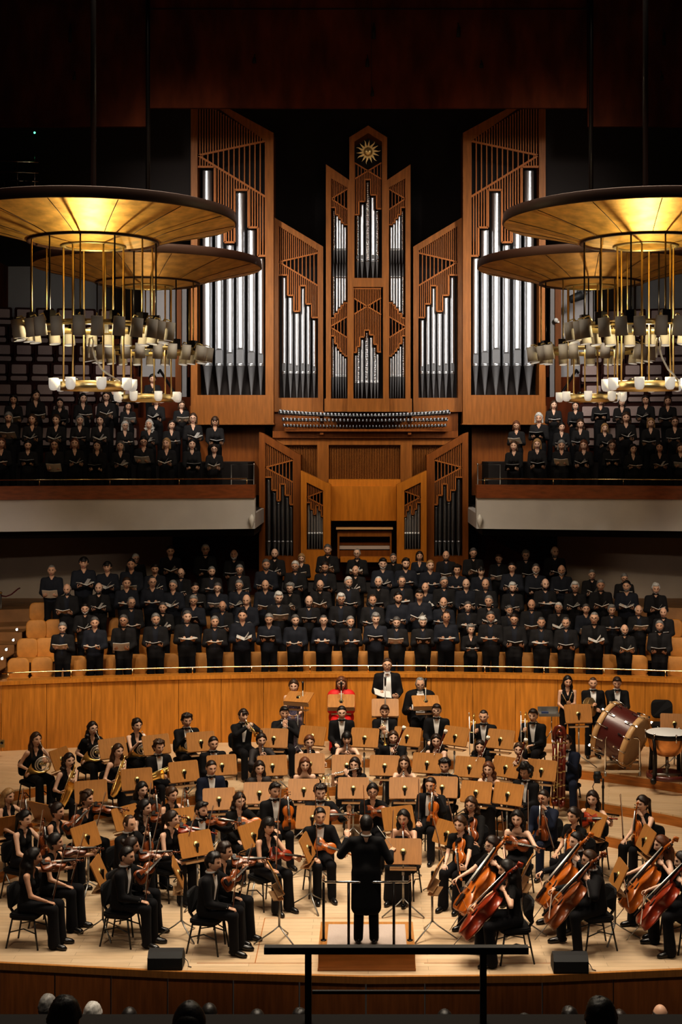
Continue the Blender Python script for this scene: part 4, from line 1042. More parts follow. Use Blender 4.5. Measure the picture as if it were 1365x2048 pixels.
def build_percussion():
    # ---- concert bass drum, tipped over on its wheeled frame
    c = Vector((WX(1242, 26.7), 26.7, WZ(1468, 26.7)))
    s = F / 26.7
    e = empty('bass_drum', c, 'large dark red concert bass drum tipped on its chrome wheeled frame', 'drum')
    ax = Vector((.76, -.52, -.34)).normalized()
    M = frame_mat((0, 0, 0), Vector((0, 0, 1)) - ax * ax.z, ax)     # drum axis along local z
    r, h = .50, .36
    o = MB().lathe([(r, -h * .72), (r, h * .72)], 48, 0, M).obj('shell', 'drum_red', e)
    for sg in (-1, 1):
        MB().lathe([(r + .002, sg * h * .72), (r + .025, sg * h * .72), (r + .025, sg * h), (r - .01, sg * h * 1.02), (r - .02, sg * h * .98), (r - .002, sg * h * .72)], 48, 0, M).obj('hoop', 'drum_hoop', e)
        MB().lathe([(.001, sg * h * .95), (r - .01, sg * h * .95)], 48, 0, M).obj('drum_skin', 'drum_skin', e)
    for i in range(12):
        a = 2 * pi * i / 12 + .2
        for sg in (-1, 1):
            l = MB().box((r + .012, 0, sg * h * .42), (.03, .03, .07)).tube([(r + .03, 0, sg * h * .40), (r + .045, 0, sg * h * .72), (r + .045, 0, sg * h * 1.05)], .008, 6).box((r + .035, 0, sg * h * 1.02), (.05, .028, .035))
            ob = l.obj('tension_lug', 'chrome', e); ob.matrix_local = M @ Matrix.Rotation(a, 4, 'Z')
    MB().lathe([(.001, .004), (.028, .0)], 14, 0, M @ Matrix.Rotation(math.radians(68), 4, 'Z') @ Matrix.Translation((r, 0, .05)) @ Matrix.Rotation(pi / 2, 4, 'Y')).obj('badge', 'ivory', e)
    fz = .6 - c.z
    f = MB()
    for y in (-.36, .42):
        x0 = -.36 if y < 0 else -.22
        x1 = .30 if y < 0 else .46
        f.tube([(x0, y, fz + .06), (x0, y, -.02), (x0 + .03, y, .02), (x1 - .04, y, .0), (x1, y, -.05), (x1, y, fz + .06)], .018, 8)
        f.box(((x0 + x1) / 2, y, fz + .10), (x1 - x0, .04, .05))
    f.tube([(-.36, -.36, fz + .1), (-.22, .42, fz + .1)], .016, 6).tube([(.30, -.36, fz + .1), (.46, .42, fz + .1)], .016, 6)
    f.obj('stand_frame', 'chrome', e)
    for x, y in ((-.36, -.36), (.30, -.36), (-.22, .42), (.46, .42)):
        MB().lathe([(.001, -.018), (.05, -.018), (.05, .018), (.001, .018)], 14, 0, Matrix.Translation((x, y, fz + .05)) @ Matrix.Rotation(pi / 2, 4, 'Y')).obj('caster', 'steel_grey', e)
    # ---- kettledrum
    D = 26.0
    X = WX(1335, D); zt = WZ(1463, D)
    e = empty('kettledrum', (X, D, .6), 'copper kettledrum with white head and black legs beside the bass drum', 'drum')
    r = .36; zt -= .6
    MB().lathe([(r, zt - .07), (r * .985, zt - .15), (r * .93, zt - .25), (r * .78, zt - .36), (r * .5, zt - .44), (.06, zt - .47)], 40).obj('bowl', 'copper', e)
    MB().lathe([(r + .03, zt - .01), (r + .04, zt - .03), (r + .035, zt - .10), (r, zt - .10)], 40, 0).obj('counter_hoop', 'rail_black', e)
    MB().lathe([(.001, zt), (r + .01, zt), (r + .03, zt - .012)], 40).obj('drum_skin', 'drum_head_white', e)
    for i in range(6):
        a = 2 * pi * i / 6 - .3
        MB().tube([((r + .04) * math.cos(a), (r + .04) * math.sin(a), zt - .01), ((r + .04) * math.cos(a), (r + .04) * math.sin(a), zt - .14)], .012, 6).ball(((r + .04) * math.cos(a), (r + .04) * math.sin(a), zt), .02, 6, 5).obj('tension_rod', 'chrome', e)
    for i in range(4):
        a = 2 * pi * i / 4 + .72
        MB().tube([((r + .05) * math.cos(a), (r + .05) * math.sin(a), zt - .08), ((r - .0) * math.cos(a), (r - .0) * math.sin(a), zt - .4), ((r + .02) * math.cos(a), (r + .02) * math.sin(a), .1)], [.03, .035, .045], 6).obj('leg', 'rail_black', e)
        MB().lathe([(.001, -.02), (.055, -.02), (.055, .02), (.001, .02)], 12, 0, Matrix.Translation(((r + .06) * math.cos(a), (r + .06) * math.sin(a), .056)) @ Matrix.Rotation(pi / 2, 4, 'X')).obj('caster', 'ebony', e)
    MB().lathe([(r - .05, .07), (r + .03, .07), (r + .03, .15), (r - .05, .15), (r - .05, .07)], 30).obj('base_ring', 'drum_red', e)
    MB().tube([(0, 0, zt - .46), (0, 0, .12)], .03, 8).tube([(-.3, 0, .12), (.3, 0, .12)], .025, 6).tube([(0, -.3, .12), (0, .3, .12)], .025, 6).ball((.0, -.05, .3), .05).obj('pedal_column', 'steel_grey', e)
    # ---- small table on a tripod behind
    D = 28.2
    e = empty('percussion_tray', (WX(1098, D), D, .6), 'small grey percussion tray on a chrome tripod against the timber wall', 'tray')
    zt = WZ(1428, D) - .6
    tr = MB().box((0, 0, zt), (.42, .30, .05)).box((0, .12, zt + .07), (.42, .03, .12)).obj('tray', 'steel_grey', e)
    MB().box((-.08, -.02, zt + .04), (.14, .1, .03)).obj('sticks_pad', 'screen_blue', tr)
    MB().tube([(.06, 0, .3), (.06, 0, zt)], .014, 6).obj('pole', 'chrome', e)
    for i in range(3):
        a = 2 * pi * i / 3 + .5
        MB().tube([(.06, 0, .5), (.06 + .3 * math.cos(a), .3 * math.sin(a), .01)], .011, 6).obj('leg', 'chrome', e)
    # ---- black clamp device on a tall stand
    D = 24.9
    zf = .2
    X = WX(1207, D)
    e = empty('camera_stand', (X, D, zf), 'black remote camera on a tall black stand behind the rear violinists', 'camera stand')
    zt = WZ(1557, D) - zf
    MB().tube([(0, 0, .05), (0, 0, zt)], .018, 8).lathe([(.026, zt * .75), (.026, zt * .82)], 8).obj('pole', 'rail_black', e)
    for i in range(3):
        a = 2 * pi * i / 3 + .3
        MB().tube([(0, 0, .08), (.32 * math.cos(a), .32 * math.sin(a), .015)], .016, 6).obj('leg', 'rail_black', e)
    h = MB().box((-.10, 0, zt + .03), (.14, .1, .05)).lathe([(.001, -.06), (.05, -.06), (.055, .05), (.001, .06)], 12, 0, Matrix.Translation((-.10, 0, zt + .08)) @ Matrix.Rotation(pi / 2, 4, 'Y')).lathe([(.045, -.05), (.05, .05)], 12, 0, Matrix.Translation((-.11, 0, zt - .04)) @ Matrix.Rotation(pi / 2, 4, 'Y')).ball((-.12, 0, zt + .02), .06).obj('camera_head', 'monitor_black', e)
    MB().tube([(-.15, 0, zt - .06), (-.19, 0, zt - .15), (-.14, .0, zt - .28), (-.06, 0, zt - .36)], .008, 5).obj('cable', 'ebony', h)

def build_stage_gear():
    # conductor's podium
    D0, D1 = 18.17, 19.15
    e = empty('podium', (-.02, D0, 0), 'low timber conductor podium with grey carpet top', 'podium')
    w = .64
    MB().box((0, .5, .15), (2 * w, 1.0, .29)).box((0, .5, .02), (2 * w + .02, 1.02, .03)).obj('box', 'podium_wood', e)
    MB().box((0, .5, .297), (2 * w, 1.0, .012)).obj('border', 'desk_wood', e)
    MB().box((0, .46, .304), (2 * w - .22, .86, .008)).obj('carpet', 'podium_carpet', e)
    g = empty('podium_rail', (-.02, D0, .3), 'black metal guard rail with four posts around the conductor podium', 'guard rail')
    zt = WZ(1764, D0 + .06) - .3
    MB().tube([(-.58, .30, zt), (-.58, .12, zt), (-.55, .06, zt), (.55, .06, zt), (.58, .12, zt), (.58, .30, zt)], .016, 8).obj('top_rail', 'chrome', g)
    for x, y in ((-.58, .28), (-.24, .06), (.36, .06), (.58, .28)): MB().tube([(x, y, 0), (x, y, zt)], .018, 8).lathe([(.04, .0), (.04, .012), (.018, .014)], 10, 0, Matrix.Translation((x, y, 0))).obj('post', 'rail_black', g)
    # floor monitors
    for px, py, lb in ((332, 1919, 'black wedge loudspeaker on the stage edge below the first violins'), (1141, 1926, 'black wedge loudspeaker on the stage edge below the cellos')):
        D = GD(py + 16, 0)
        m = empty('floor_loudspeaker', (WX(px, D), D + .04, 0), lb, 'loudspeaker', 'stage-edge wedge loudspeakers')
        MB().prism([(-.14, .0), (.16, 0), (.16, .12), (.04, .235), (-.08, .225), (-.14, .16)], -.23, .23, 'x').obj('cabinet', 'monitor_black', m)
        MB().box((0, -.145, .09), (.43, .012, .14)).obj('grille', 'grille', m)
        MB().tube([(.23, .05, .1), (.28, .04, .05), (.30, -.02, .01), (.34, -.05, .01)], .006, 5).obj('cable', 'ebony', m)
    # dark frame rail in front of the stage, on the parapet under the camera
    D = 10.6
    e = empty('parapet_rail', (WX(793, D), D, 2.45), 'black square-tube railing on the dark parapet in front of the stage', 'railing')
    o = WX(793, D)
    zt = WZ(1899, D) - 2.45
    MB().box((0, 0, zt), (WX(1058, D) - WX(530, D), .07, .052)).obj('top_rail', 'foreground_frame', e)
    for px in (617, 967): MB().box((WX(px, D) - o, 0, (zt - .05) / 2), (.05, .05, zt + .05)).obj('post', 'foreground_frame', e)
    zz = WZ(1984, D) - 2.45
    MB().box((0, 0, zz), (WX(960, D) - WX(624, D), .025, .025)).obj('lower_rail', 'foreground_frame', e)
    # microphones for the soloists
    for i, (px, py, D, lb) in enumerate([(606, 1366, 28.0, 'slim microphone on a pole by the seated soloist in the sequinned dress'), (683, 1366, 27.9, 'slim microphone on a pole in front of the red dress'), (771, 1357, 27.9, 'slim microphone on a pole in front of the standing soloist'), (852, 1360, 27.9, 'slim microphone on a pole by the soloist seated beside the standing one')]):
        m = empty('microphone_stand', (WX(px, D), D, .6), lb, 'microphone', 'soloist microphones')
        zt = WZ(py, D) - .6
        MB().tube([(0, 0, .02), (0, 0, zt - .1)], .011, 6).obj('pole', 'steel_grey', m)
        MB().tube([(0, 0, zt - .14), (0, 0, zt - .02), (0, 0, zt + .03)], [.018, .022, .028], 8).obj('microphone', 'ebony', m)
        MB().lathe([(.15, 0), (.15, .015), (.02, .03)], 16).obj('base', 'rail_black', m)
    # gear in the dark upper corner
    D = 36.0
    e = empty('lighting_rack', (WX(35, D), D, WZ(352, D)), 'dim metal lighting rack in the dark upper corner with a green lamp', 'lighting rack')
    mb = MB()
    for z in (-.35, -.1, .12, .4): mb.tube([(-.7, 0, z), (.55, 0, z - .04)], .025, 6)
    for x in (-.5, 0, .45): mb.tube([(x, 0, -.5), (x, 0, .6)], .02, 6)
    mb.obj('truss', 'chrome', e)
    for x in (-.4, -.05, .3): MB().lathe([(.001, -.12), (.10, -.12), (.13, .12), (.11, .13)], 12, 0, Matrix.Translation((x, -.1, -.22)) @ Matrix.Rotation(1.9, 4, 'X')).obj('spotlight', 'monitor_black', e)
    MB().ball((WX(72, D) - WX(35, D), -.15, WZ(268, D) - WZ(352, D)), .028).obj('indicator_lamp', 'green_led', e)
    # projector fixed to the pale wall
    D = 37.6
    e = empty('wall_spotlight', (WX(1160, D), D, WZ(592, D)), 'dark spotlight on a wall bracket beside the organ', 'spotlight')
    MB().lathe([(.001, -.18), (.10, -.18), (.13, .18), (.11, .19), (.10, .1)], 12, 0, Matrix.Translation((-.12, -.1, -.05)) @ Matrix.Rotation(1.2, 4, 'Y')).obj('lamp_body', 'monitor_black', e)
    MB().tube([(-.1, -.1, 0), (.1, 0, .12), (.3, .3, .2), (.35, .45, .2)], .03, 6).box((0, -.08, .06), (.16, .14, .16)).obj('bracket', 'monitor_black', e)
    e = empty('wall_camera', (WX(1112, 37.8), 37.75, WZ(641, 37.8)), 'tiny pale round camera on the wall beside the organ', 'camera')
    MB().ball((0, 0, 0), .07).obj('dome', 'plastic_white', e)
    MB().box((.05, .05, -.04), (.1, .06, .05)).obj('bracket', 'plastic_white', e)
# ================================================================ PEOPLE
NLON, NLAT = 42, 34
def _headgrid():
    u = np.linspace(-1, 1, NLON + 1)[:-1]
    lon = np.sign(u) * (np.abs(u) ** 1.35) * pi          # denser at the front (lon 0)
    lat = np.radians(np.concatenate([[-89.5], np.linspace(-80, 80, NLAT - 2), [89.5]]))
    LO, LA = np.meshgrid(lon, lat)
    d = np.stack([np.sin(LO) * np.cos(LA), -np.cos(LO) * np.cos(LA), np.sin(LA)], -1)
    x, y, z = d[..., 0] * .0765, d[..., 1] * .096, d[..., 2] * .118
    t = np.clip(-z / .118, 0, 1)
    x = x * (1 - .30 * t ** 1.6)
    y = np.where(d[..., 1] > 0, y * (1 - .42 * t), y * (1 - .04 * t)) - .006 * t
    front = d[..., 1] < 0
    # flatter face plane
    y = np.where(front & (np.abs(x) < .06), y * .95, y)
    g = lambda a, s: np.exp(-(a / s) ** 2)
    nose = np.where(front, g(x, .013) * np.interp(z, [-.052, -.042, -.03, .02, .045], [0, .85, 1, .25, 0]) * .026, 0)
    eye = np.where(front, (g(x - .031, .016) + g(x + .031, .016)) * g(z - .012, .013) * .009, 0)
    brow = np.where(front, g(np.abs(x) - .028, .022) * g(z - .034, .010) * .005, 0)
    lipz = np.where(front, g(x, .020) * g(z + .066, .009) * .006, 0)
    chin = np.where(front, g(x, .022) * g(z + .102, .014) * .008, 0)
    cheek = np.where(front, (g(x - .045, .02) + g(x + .045, .02)) * g(z + .018, .02) * .004, 0)
    y = y - nose + eye - brow - lipz - chin - cheek
    return np.stack([x, y, z], -1), LO, LA
HG, HLO, HLA = _headgrid()
HFACES = []
for i in range(NLAT - 1):
    for j in range(NLON): HFACES.append((i * NLON + j, i * NLON + (j + 1) % NLON, (i + 1) * NLON + (j + 1) % NLON, (i + 1) * NLON + j))
HV = HG.reshape(-1, 3)
_c = HV[np.array(HFACES)].mean(1)
HM = np.zeros(len(HFACES), int)
_fr = _c[:, 1] < -.04
HM[_fr & (np.abs(np.abs(_c[:, 0]) - .031) < .012) & (np.abs(_c[:, 2] - .011) < .006)] = 1
HM[_fr & (np.abs(np.abs(_c[:, 0]) - .031) < .016) & (np.abs(_c[:, 2] - .035) < .0036)] = 1
HM[_fr & (np.abs(_c[:, 0]) < .024) & (np.abs(_c[:, 2] + .066) < .0075)] = 2
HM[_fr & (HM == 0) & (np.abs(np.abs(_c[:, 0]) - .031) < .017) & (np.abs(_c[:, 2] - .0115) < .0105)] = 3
HN = HV / np.linalg.norm(HV, axis=1)[:, None]
def add_head(mb, M):
    mb.add(HV, HFACES, HM.tolist(), True, M)
    for s in (-1, 1): mb.ball((0, 0, 0), 1, 8, 6, 0, (1, 1, 1)) if False else mb.lathe([(.001, -.012), (.018, -.010), (.027, .0), (.022, .008), (.001, .006)], 8, 0, M @ Matrix.Translation((s * .077, .012, -.004)) @ Matrix.Rotation(s * pi / 2, 4, 'Y') @ Matrix.Diagonal((1.25, .75, 1, 1)))
def shell(cond, th, noise=0., seed=1, fq=60.):
    rng = np.random.RandomState(seed)
    lon = np.degrees(np.abs(HLO)).ravel(); z = HV[:, 2]; y = HV[:, 1]
    ok = cond(lon, z, y)
    keep = [f for f in HFACES if sum(ok[i] for i in f) >= 3]
    ids = sorted({i for f in keep for i in f}); mp = {a: b for b, a in enumerate(ids)}
    P = HV[ids]; nn = HN[ids]
    cnt = np.zeros(len(HV)); tot = np.zeros(len(HV))
    for f in HFACES:
        for i in f: tot[i] += 1
    for f in keep:
        for i in f: cnt[i] += 1
    edge = (cnt[ids] < tot[ids])
    w = np.where(edge, .25, 1.)
    n = noise * (np.sin(P[:, 0] * fq + seed) * np.sin(P[:, 1] * fq * 1.1 + 2 * seed) + np.sin(P[:, 2] * fq * .9 + 3 * seed) + rng.uniform(-.7, .7, len(P)))
    V = P + nn * ((th + n) * w)[:, None]
    Vi = P - nn * .006
    k = len(ids)
    Fo = [tuple(mp[i] for i in f) for f in keep]
    # close the rim with an inner layer so the hair has thickness
    ed = {}
    for f in Fo:
        for a, b in zip(f, f[1:] + f[:1]): ed[(a, b)] = 1
    rim = [(a, b) for a, b in ed if (b, a) not in ed]
    Fo += [(b, a, a + k, b + k) for a, b in rim]
    return np.vstack([V, Vi]), Fo
CS = {
 'short': (lambda l, z, y: (z > .074 - .0006 * np.clip(l - 30, 0, 30)) | ((l > 68) & (z > .014)) | ((l > 112) & (z > -.07)), .013),
 'crop': (lambda l, z, y: (z > .078) | ((l > 70) & (z > .02)) | ((l > 114) & (z > -.06)), .007),
 'full': (lambda l, z, y: (z > .068) | ((l > 66) & (z > .0)) | ((l > 108) & (z > -.08)), .024),
 'bald': (lambda l, z, y: ((l > 72) & (z > -.02) & (z < .050)) | ((l > 105) & (z > -.075) & (z < .055)), .008),
 'thin': (lambda l, z, y: ((l > 66) & (z > -.02) & (z < .10)) | ((l > 105) & (z > -.075)) | ((z > .095)), .006),
 'fem': (lambda l, z, y: (z > .074 - .0007 * np.clip(l - 12, 0, 40)) | ((l > 60) & (z > -.01)) | ((l > 92) & (z > -.085)), .017),
 'beard': (lambda l, z, y: (z < -.052) & (l < 88) & ~((l < 18) & (z > -.074) & (z < -.058)) | ((l > 60) & (l < 86) & (z < .01) & (z > -.06)), .010),
}
HAIR = {}
def hair_mesh(style):
    if style in HAIR: return HAIR[style]
    mb = MB()
    def sh(n, th=None, noise=0., seed=1, fq=60.):
        c, t = CS[n]; V, Fc = shell(c, th or t, noise, seed, fq); mb.add(V, Fc)
    if style in ('short', 'crop', 'bald', 'thin'): sh(style, None, .0015)
    elif style == 'full': sh('full', .022, .004, 3)
    elif style == 'quiff':
        sh('short', .016, .002); mb.ball((.01, -.055, .105), .045, 10, 6, 0, (1.35, 1, .62))
    elif style == 'fringe':
        sh('full', .018, .003, 2); mb.ball((0, -.078, .062), .05, 10, 6, 0, (1.25, .5, .55))
    elif style == 'curly': sh('full', .032, .009, 5, 90)
    elif style == 'afro': sh('full', .055, .010, 4, 80)
    else:
        sh('fem', .017, .0015, 2)
        sd = SDF(.03)
        if style in ('long', 'longfringe', 'wavy', 'curls'):
            sd.cap((0, .055, .02), (0, .085, -.12), .072, .07).cap((0, .085, -.12), (0, .10, -.34), .07, .045)
            for s in (-1, 1): sd.cap((s * .068, .012, .03), (s * .082, .012, -.12), .024, .028).cap((s * .082, .012, -.12), (s * .085, -.02, -.29), .030, .018).cap((s * .07, .05, -.1), (s * .07, .07, -.3), .04, .03)
        elif style in ('bob', 'bobfringe'):
            sd.cap((0, .05, .03), (0, .06, -.09), .076, .068)
            for s in (-1, 1): sd.cap((s * .066, .012, .03), (s * .080, -.005, -.105), .026, .022)
        elif style == 'pony':
            sd.cap((0, .09, .045), (0, .125, .0), .03, .034).cap((0, .125, .0), (0, .135, -.24), .034, .016)
        elif style == 'bun': sd.cap((0, .10, .035), (0, .115, .045), .040)
        elif style == 'topknot': sd.cap((0, .055, .115), (0, .065, .125), .036)
        elif style == 'braid': sd.cap((0, .08, .06), (.02, .11, .06), .03).cap((.02, .11, .05), (.03, .13, -.12), .022, .014)
        V, Fc = sd.mesh(.014)
        if style in ('wavy', 'curls'):
            a = .007 if style == 'wavy' else .013
            V = V + a * np.stack([np.sin(V[:, 2] * 75 + V[:, 1] * 30), np.sin(V[:, 2] * 80 + 1), np.sin(V[:, 0] * 90)], 1)
        mb.add(V, Fc)
        if style in ('longfringe', 'bobfringe'):
            c = lambda l, z, y: (z > .036) & (l < 62)
            V, Fc = shell(c, .014, .001, 3); mb.add(V, Fc)
        if style == 'braid':
            for i in range(6):
                x = -.055 + .022 * i; mb.tube([(x, -.075 + abs(x) * .4, .078), (x, -.03, .125), (x, .05, .12), (x * .6, .09, .06)], .010, 5)
    HAIR[style] = mb.mesh('hair_' + style, ['hair_d'])
    return HAIR[style]
def beard_mesh():
    if 'beard' not in HAIR:
        c, t = CS['beard']; V, Fc = shell(c, t, .002, 2); HAIR['beard'] = MB().add(V, Fc).mesh('beard', ['hair_g'])
    return HAIR['beard']
def glasses_mesh():
    if 'gl' not in HAIR:
        mb = MB(); a = np.linspace(0, 2 * pi, 13)
        for s in (-1, 1):
            mb.tube([(s * .032 + .024 * math.cos(t), -.108 + .0 * t, .010 + .018 * math.sin(t)) for t in a], .0028, 5)
            mb.tube([(s * .056, -.104, .014), (s * .078, -.06, .014), (s * .079, .01, .010)], .0025, 5)
        mb.tube([(-.009, -.112, .014), (.009, -.112, .014)], .0025, 5)
        HAIR['gl'] = mb.mesh('glasses', ['ebony'])
    return HAIR['gl']
def set_mat(o, m, slot=0):
    o.material_slots[slot].link = 'OBJECT'; o.material_slots[slot].material = MATS[m]

def add_hand(mb, M, left, curl=.8, spread=.0, sc=1.):
    """palm, four unequal bent fingers and a thumb from the side of the palm; fingers along +Y, palm towards +Z"""
    t = -1 if left else 1
    A = M @ Matrix.Diagonal((sc, sc, sc, 1))
    ar = np.array(A)
    def tr(pts): return [tuple(ar[:3, :3] @ np.array(p) + ar[:3, 3]) for p in pts]
    # palm as one lofted form from wrist to knuckles
    prof = [(-.02, .024, .019), (.0, .025, .018), (.03, .036, .016), (.065, .041, .014), (.088, .040, .011), (.096, .034, .006)]
    n = 10; V = []; a = np.arange(n) * 2 * pi / n
    for y, rx, rz in prof:
        for q in a: V.append((rx * math.cos(q), y, rz * math.sin(q)))
    fc = [tuple(range(n)), tuple((len(prof) - 1) * n + i for i in range(n))[::-1]]
    for r in range(len(prof) - 1): fc += [(r * n + i, (r + 1) * n + i, (r + 1) * n + (i + 1) % n, r * n + (i + 1) % n) for i in range(n)]
    mb.add(V, fc, 0, True, A)
    for i, (x, y, L, r) in enumerate([(.029, .086, .070, .0085), (.010, .092, .079, .0088), (-.010, .090, .073, .0085), (-.028, .082, .057, .0074)]):
        x *= t
        p = [(x, y - .02, 0)]; ang = .15 + .1 * i * curl * .3; pos = np.array((x, y, 0.)); p.append(tuple(pos))
        for k, f in enumerate((.45, .32, .25)):
            ang += curl * (.75, .95, .6)[k]
            pos = pos + L * f * np.array((x * spread * 8 * f, math.cos(ang), math.sin(ang))); p.append(tuple(pos))
        mb.tube(tr(p), [r * sc, r * 1.05 * sc, r * sc, r * .92 * sc, r * .72 * sc], 6)
    th = [(.022 * t, .012, .004), (.042 * t, .034, .012), (.052 * t, .060, .022 + .012 * curl), (.046 * t, .082, .034 + .018 * curl)]
    mb.tube(tr(th), [.013 * sc, .0118 * sc, .0102 * sc, .008 * sc], 6)

V3 = lambda *a: np.array(a, float)
def ik(sh, wr, l1, l2, pole):
    d = wr - sh; L = np.linalg.norm(d)
    mx = (l1 + l2) * .995
    if L > mx: wr = sh + d / L * mx; d = wr - sh; L = mx
    a = (l1 * l1 - l2 * l2 + L * L) / (2 * L); h = math.sqrt(max(l1 * l1 - a * a, 1e-5))
    u = d / L; p = pole - u * pole.dot(u); p /= np.linalg.norm(p) + 1e-9
    return sh + u * a + p * h, wr

def skeleton(stand=False, lean=0., spread=0., wide=1., legs=None, side=0.):
    J = {}
    if stand:
        J.update(pel=V3(0, .0, .96), chest=V3(side * .3, -.01 - lean * .5, 1.27), shz=1.43, neck=V3(side, -.005 - lean, 1.475), head=V3(side, -.03 - lean, 1.63))
        for s, k in ((1, 'L'), (-1, 'R')):
            J['hip' + k] = V3(s * .085, 0, .93); J['kn' + k] = V3(s * (.10 + spread), -.02, .50); J['an' + k] = V3(s * (.11 + spread), .01, .085)
    else:
        J.update(pel=V3(0, .06, .57), chest=V3(side * .3, .04 - lean * .5, .88), shz=1.02, neck=V3(side, .02 - lean, 1.065), head=V3(side, -.01 - lean, 1.22))
        for s, k in ((1, 'L'), (-1, 'R')):
            J['hip' + k] = V3(s * .09, .05, .555); J['kn' + k] = V3(s * (.11 + spread), -.37, .545); J['an' + k] = V3(s * (.115 + spread * 1.05), -.39, .085)
        if legs:
            for k, v in legs.items(): J[k] = V3(*v)
    J['stand'] = stand
    for s, k in ((1, 'L'), (-1, 'R')): J['sh' + k] = V3(side + s * .185 * wide, J['neck'][1] + .005, J['shz'] - .025)
    return J
def torso(sd, J, fem, g):
    p, c = J['pel'], J['chest']; sz = J['shz']; ny = J['neck'][1]; sx = J['neck'][0]
    fy = (0, 1, 0)
    for s in (-1, 1):
        if fem:
            sd.cap(p + V3(s * .07, 0, .0), p + (c - p) * .45 + V3(s * .05, 0, 0), .098 + g, .078 + g, 1.1, fy)
            sd.cap(p + (c - p) * .45 + V3(s * .05, 0, 0), c + V3(s * .07, .01, .03), .078 + g, .084 + g, 1.15, fy)
            sd.cap(c + V3(s * .065, -.065, .0), c + V3(s * .065, -.07, -.01), .045 + g)
        else:
            sd.cap(p + V3(s * .07, 0, 0), c + V3(s * .085, 0, .02), .100 + g, .105 + g, 1.15, fy)
        sd.cap(c + V3(s * .07, .01, .05), V3(sx + s * .12, ny + .005, sz - .045), .08 + g, .060 + g, 1.1, fy)
        sd.cap(V3(sx + s * .05, ny + .012, sz + .005), V3(sx + s * .13, ny + .005, sz - .032), .046 + g * .7, .050 + g * .6)
def legs(sd, J, g, k=.03):
    for s in 'LR':
        sd.cap(J['hip' + s], J['kn' + s], .085 + g, .058 + g, k=k).cap(J['kn' + s], J['an' + s], .055 + g, .036 + g, k=k)
def build_person(o, ready=None):
    """o: dict with stand, fem, outfit, head(pitch,yaw), L/R hand (wrist, dir, palm, curl), pose extras. Returns dict of named mesh data and local head matrix."""
    J = skeleton(o.get('stand', False), o.get('lean', 0), o.get('spread', 0), .88 if o['fem'] else 1.02, o.get('legs'), o.get('side', 0))
    fem = o['fem']; out = o['outfit']; res = []
    l1, l2 = (.27, .24) if fem else (.29, .26)
    A = {}
    for s, k in ((1, 'L'), (-1, 'R')):
        w = V3(*o[k][0]); pole = V3(*(o.get('pole' + k) or (s * .32, .35, -.9)))
        A[k] = ik(J['sh' + k], w, l1, l2, pole)
    hz = o.get('h', .021)
    # continuous body
    sd = SDF(.03)
    torso(sd, J, fem, -.020); legs(sd, J, -.014)
    nk, hd = J['neck'], J['head']
    pit, yaw, rol = o.get('head', (.15, 0, 0))
    HMt = Matrix.Translation(hd) @ Euler((pit, rol, yaw), 'XYZ').to_matrix().to_4x4() @ Matrix.Diagonal((1.12, 1.10, 1.08, 1))
    hb = np.array(HMt @ Vector((0, .022, -.055)))
    sd.cap(nk + V3(0, .012, -.04), hb, .052 if fem else .060, .047 if fem else .055, k=.04)
    sz = 1. if not fem else .9
    for k in 'LR':
        el, wr = A[k]
        sd.cap(J['sh' + k], el, .046 * sz, .037 * sz, k=.03).cap(el, wr, .038 * sz, .0255 * sz, k=.02)
    mb = MB(); V, Fc = sd.mesh(hz); mb.add(V, Fc)
    add_head(mb, HMt)
    for k in 'LR':
        el, wr = A[k]; spec = o[k]
        d = spec[1] if spec[1] is not None else tuple(wr - el); 
        add_hand(mb, frame_mat(wr + (wr - el) / np.linalg.norm(wr - el) * .012, d, spec[2]), k == 'L', spec[3], .02, sz * 1.02)
    res.append(('body', mb.mesh('person_body', ['skin_%d' % o.get('skin', 0), 'eye_dark', 'lip', 'skin_shadow'])))
    # clothing
    mt = o.get('cloth', 'tux_cloth')
    g = (.012 if fem else .022) + o.get('fat', 0)
    up = SDF(.03); sleeve = o.get('sleeve', 'long')
    torso(up, J, fem, g)
    for k in 'LR':
        el, wr = A[k]; sh = J['sh' + k]
        if sleeve == 'long': up.cap(sh, el, .068 * sz + o.get('fat', 0) * .5, .058 * sz + o.get('fat', 0) * .5, k=.03).cap(el, el + (wr - el) * .93, .057 * sz, .042 * sz, k=.02)
        elif sleeve == 'roll': up.cap(sh, el, .060 * sz, .051 * sz, k=.03).cap(el, el + (wr - el) * .5, .048 * sz, .044 * sz, k=.02)
        elif sleeve == 'short': up.cap(sh, sh + (el - sh) * .55, .058 * sz, .052 * sz, k=.03)
    if out in ('tux', 'suit', 'tails'):
        for k in 'LR':      # skirt of the jacket over the hips
            up.cap(J['hip' + k] + V3(0, .01, .05), J['hip' + k] + (J['kn' + k] - J['hip' + k]) * .22, .105, .098)
        if out == 'tails':
            up.cap(V3(0, .07, 1.0), V3(0, .10, .52), .12, .11, 1.7, (0, 1, 0))
            for s in (-1, 1): up.cap(V3(s * .085, .04, .98), V3(s * .11, .09, .52), .12, .10, 1.7, (0, 1, 0))
    V, Fc = up.mesh(hz)
    top = J['shz']
    cut = o.get('neckline')
    if cut or sleeve in ('none', 'strapless', 'off'):
        up2 = up
        if sleeve in ('strapless', 'off'): up.cut((0, 0, 1), top - (.085 if sleeve == 'strapless' else .05))
        else:
            for s in (1, -1): up.cut((s * 1., 0, .35), .128 * sz + .35 * top + s * J['neck'][0])
        V, Fc = up.mesh(hz)
        if sleeve == 'off':
            pass
    jm = MB().add(V, Fc)
    if sleeve == 'off':
        for s, k in ((1, 'L'), (-1, 'R')):
            el = A[k][0]; sh = J['sh' + k]; d = (el - sh)
            jm.tube([sh + d * .12, sh + d * .3, sh + d * .5], [.056, .056, .05], 10)
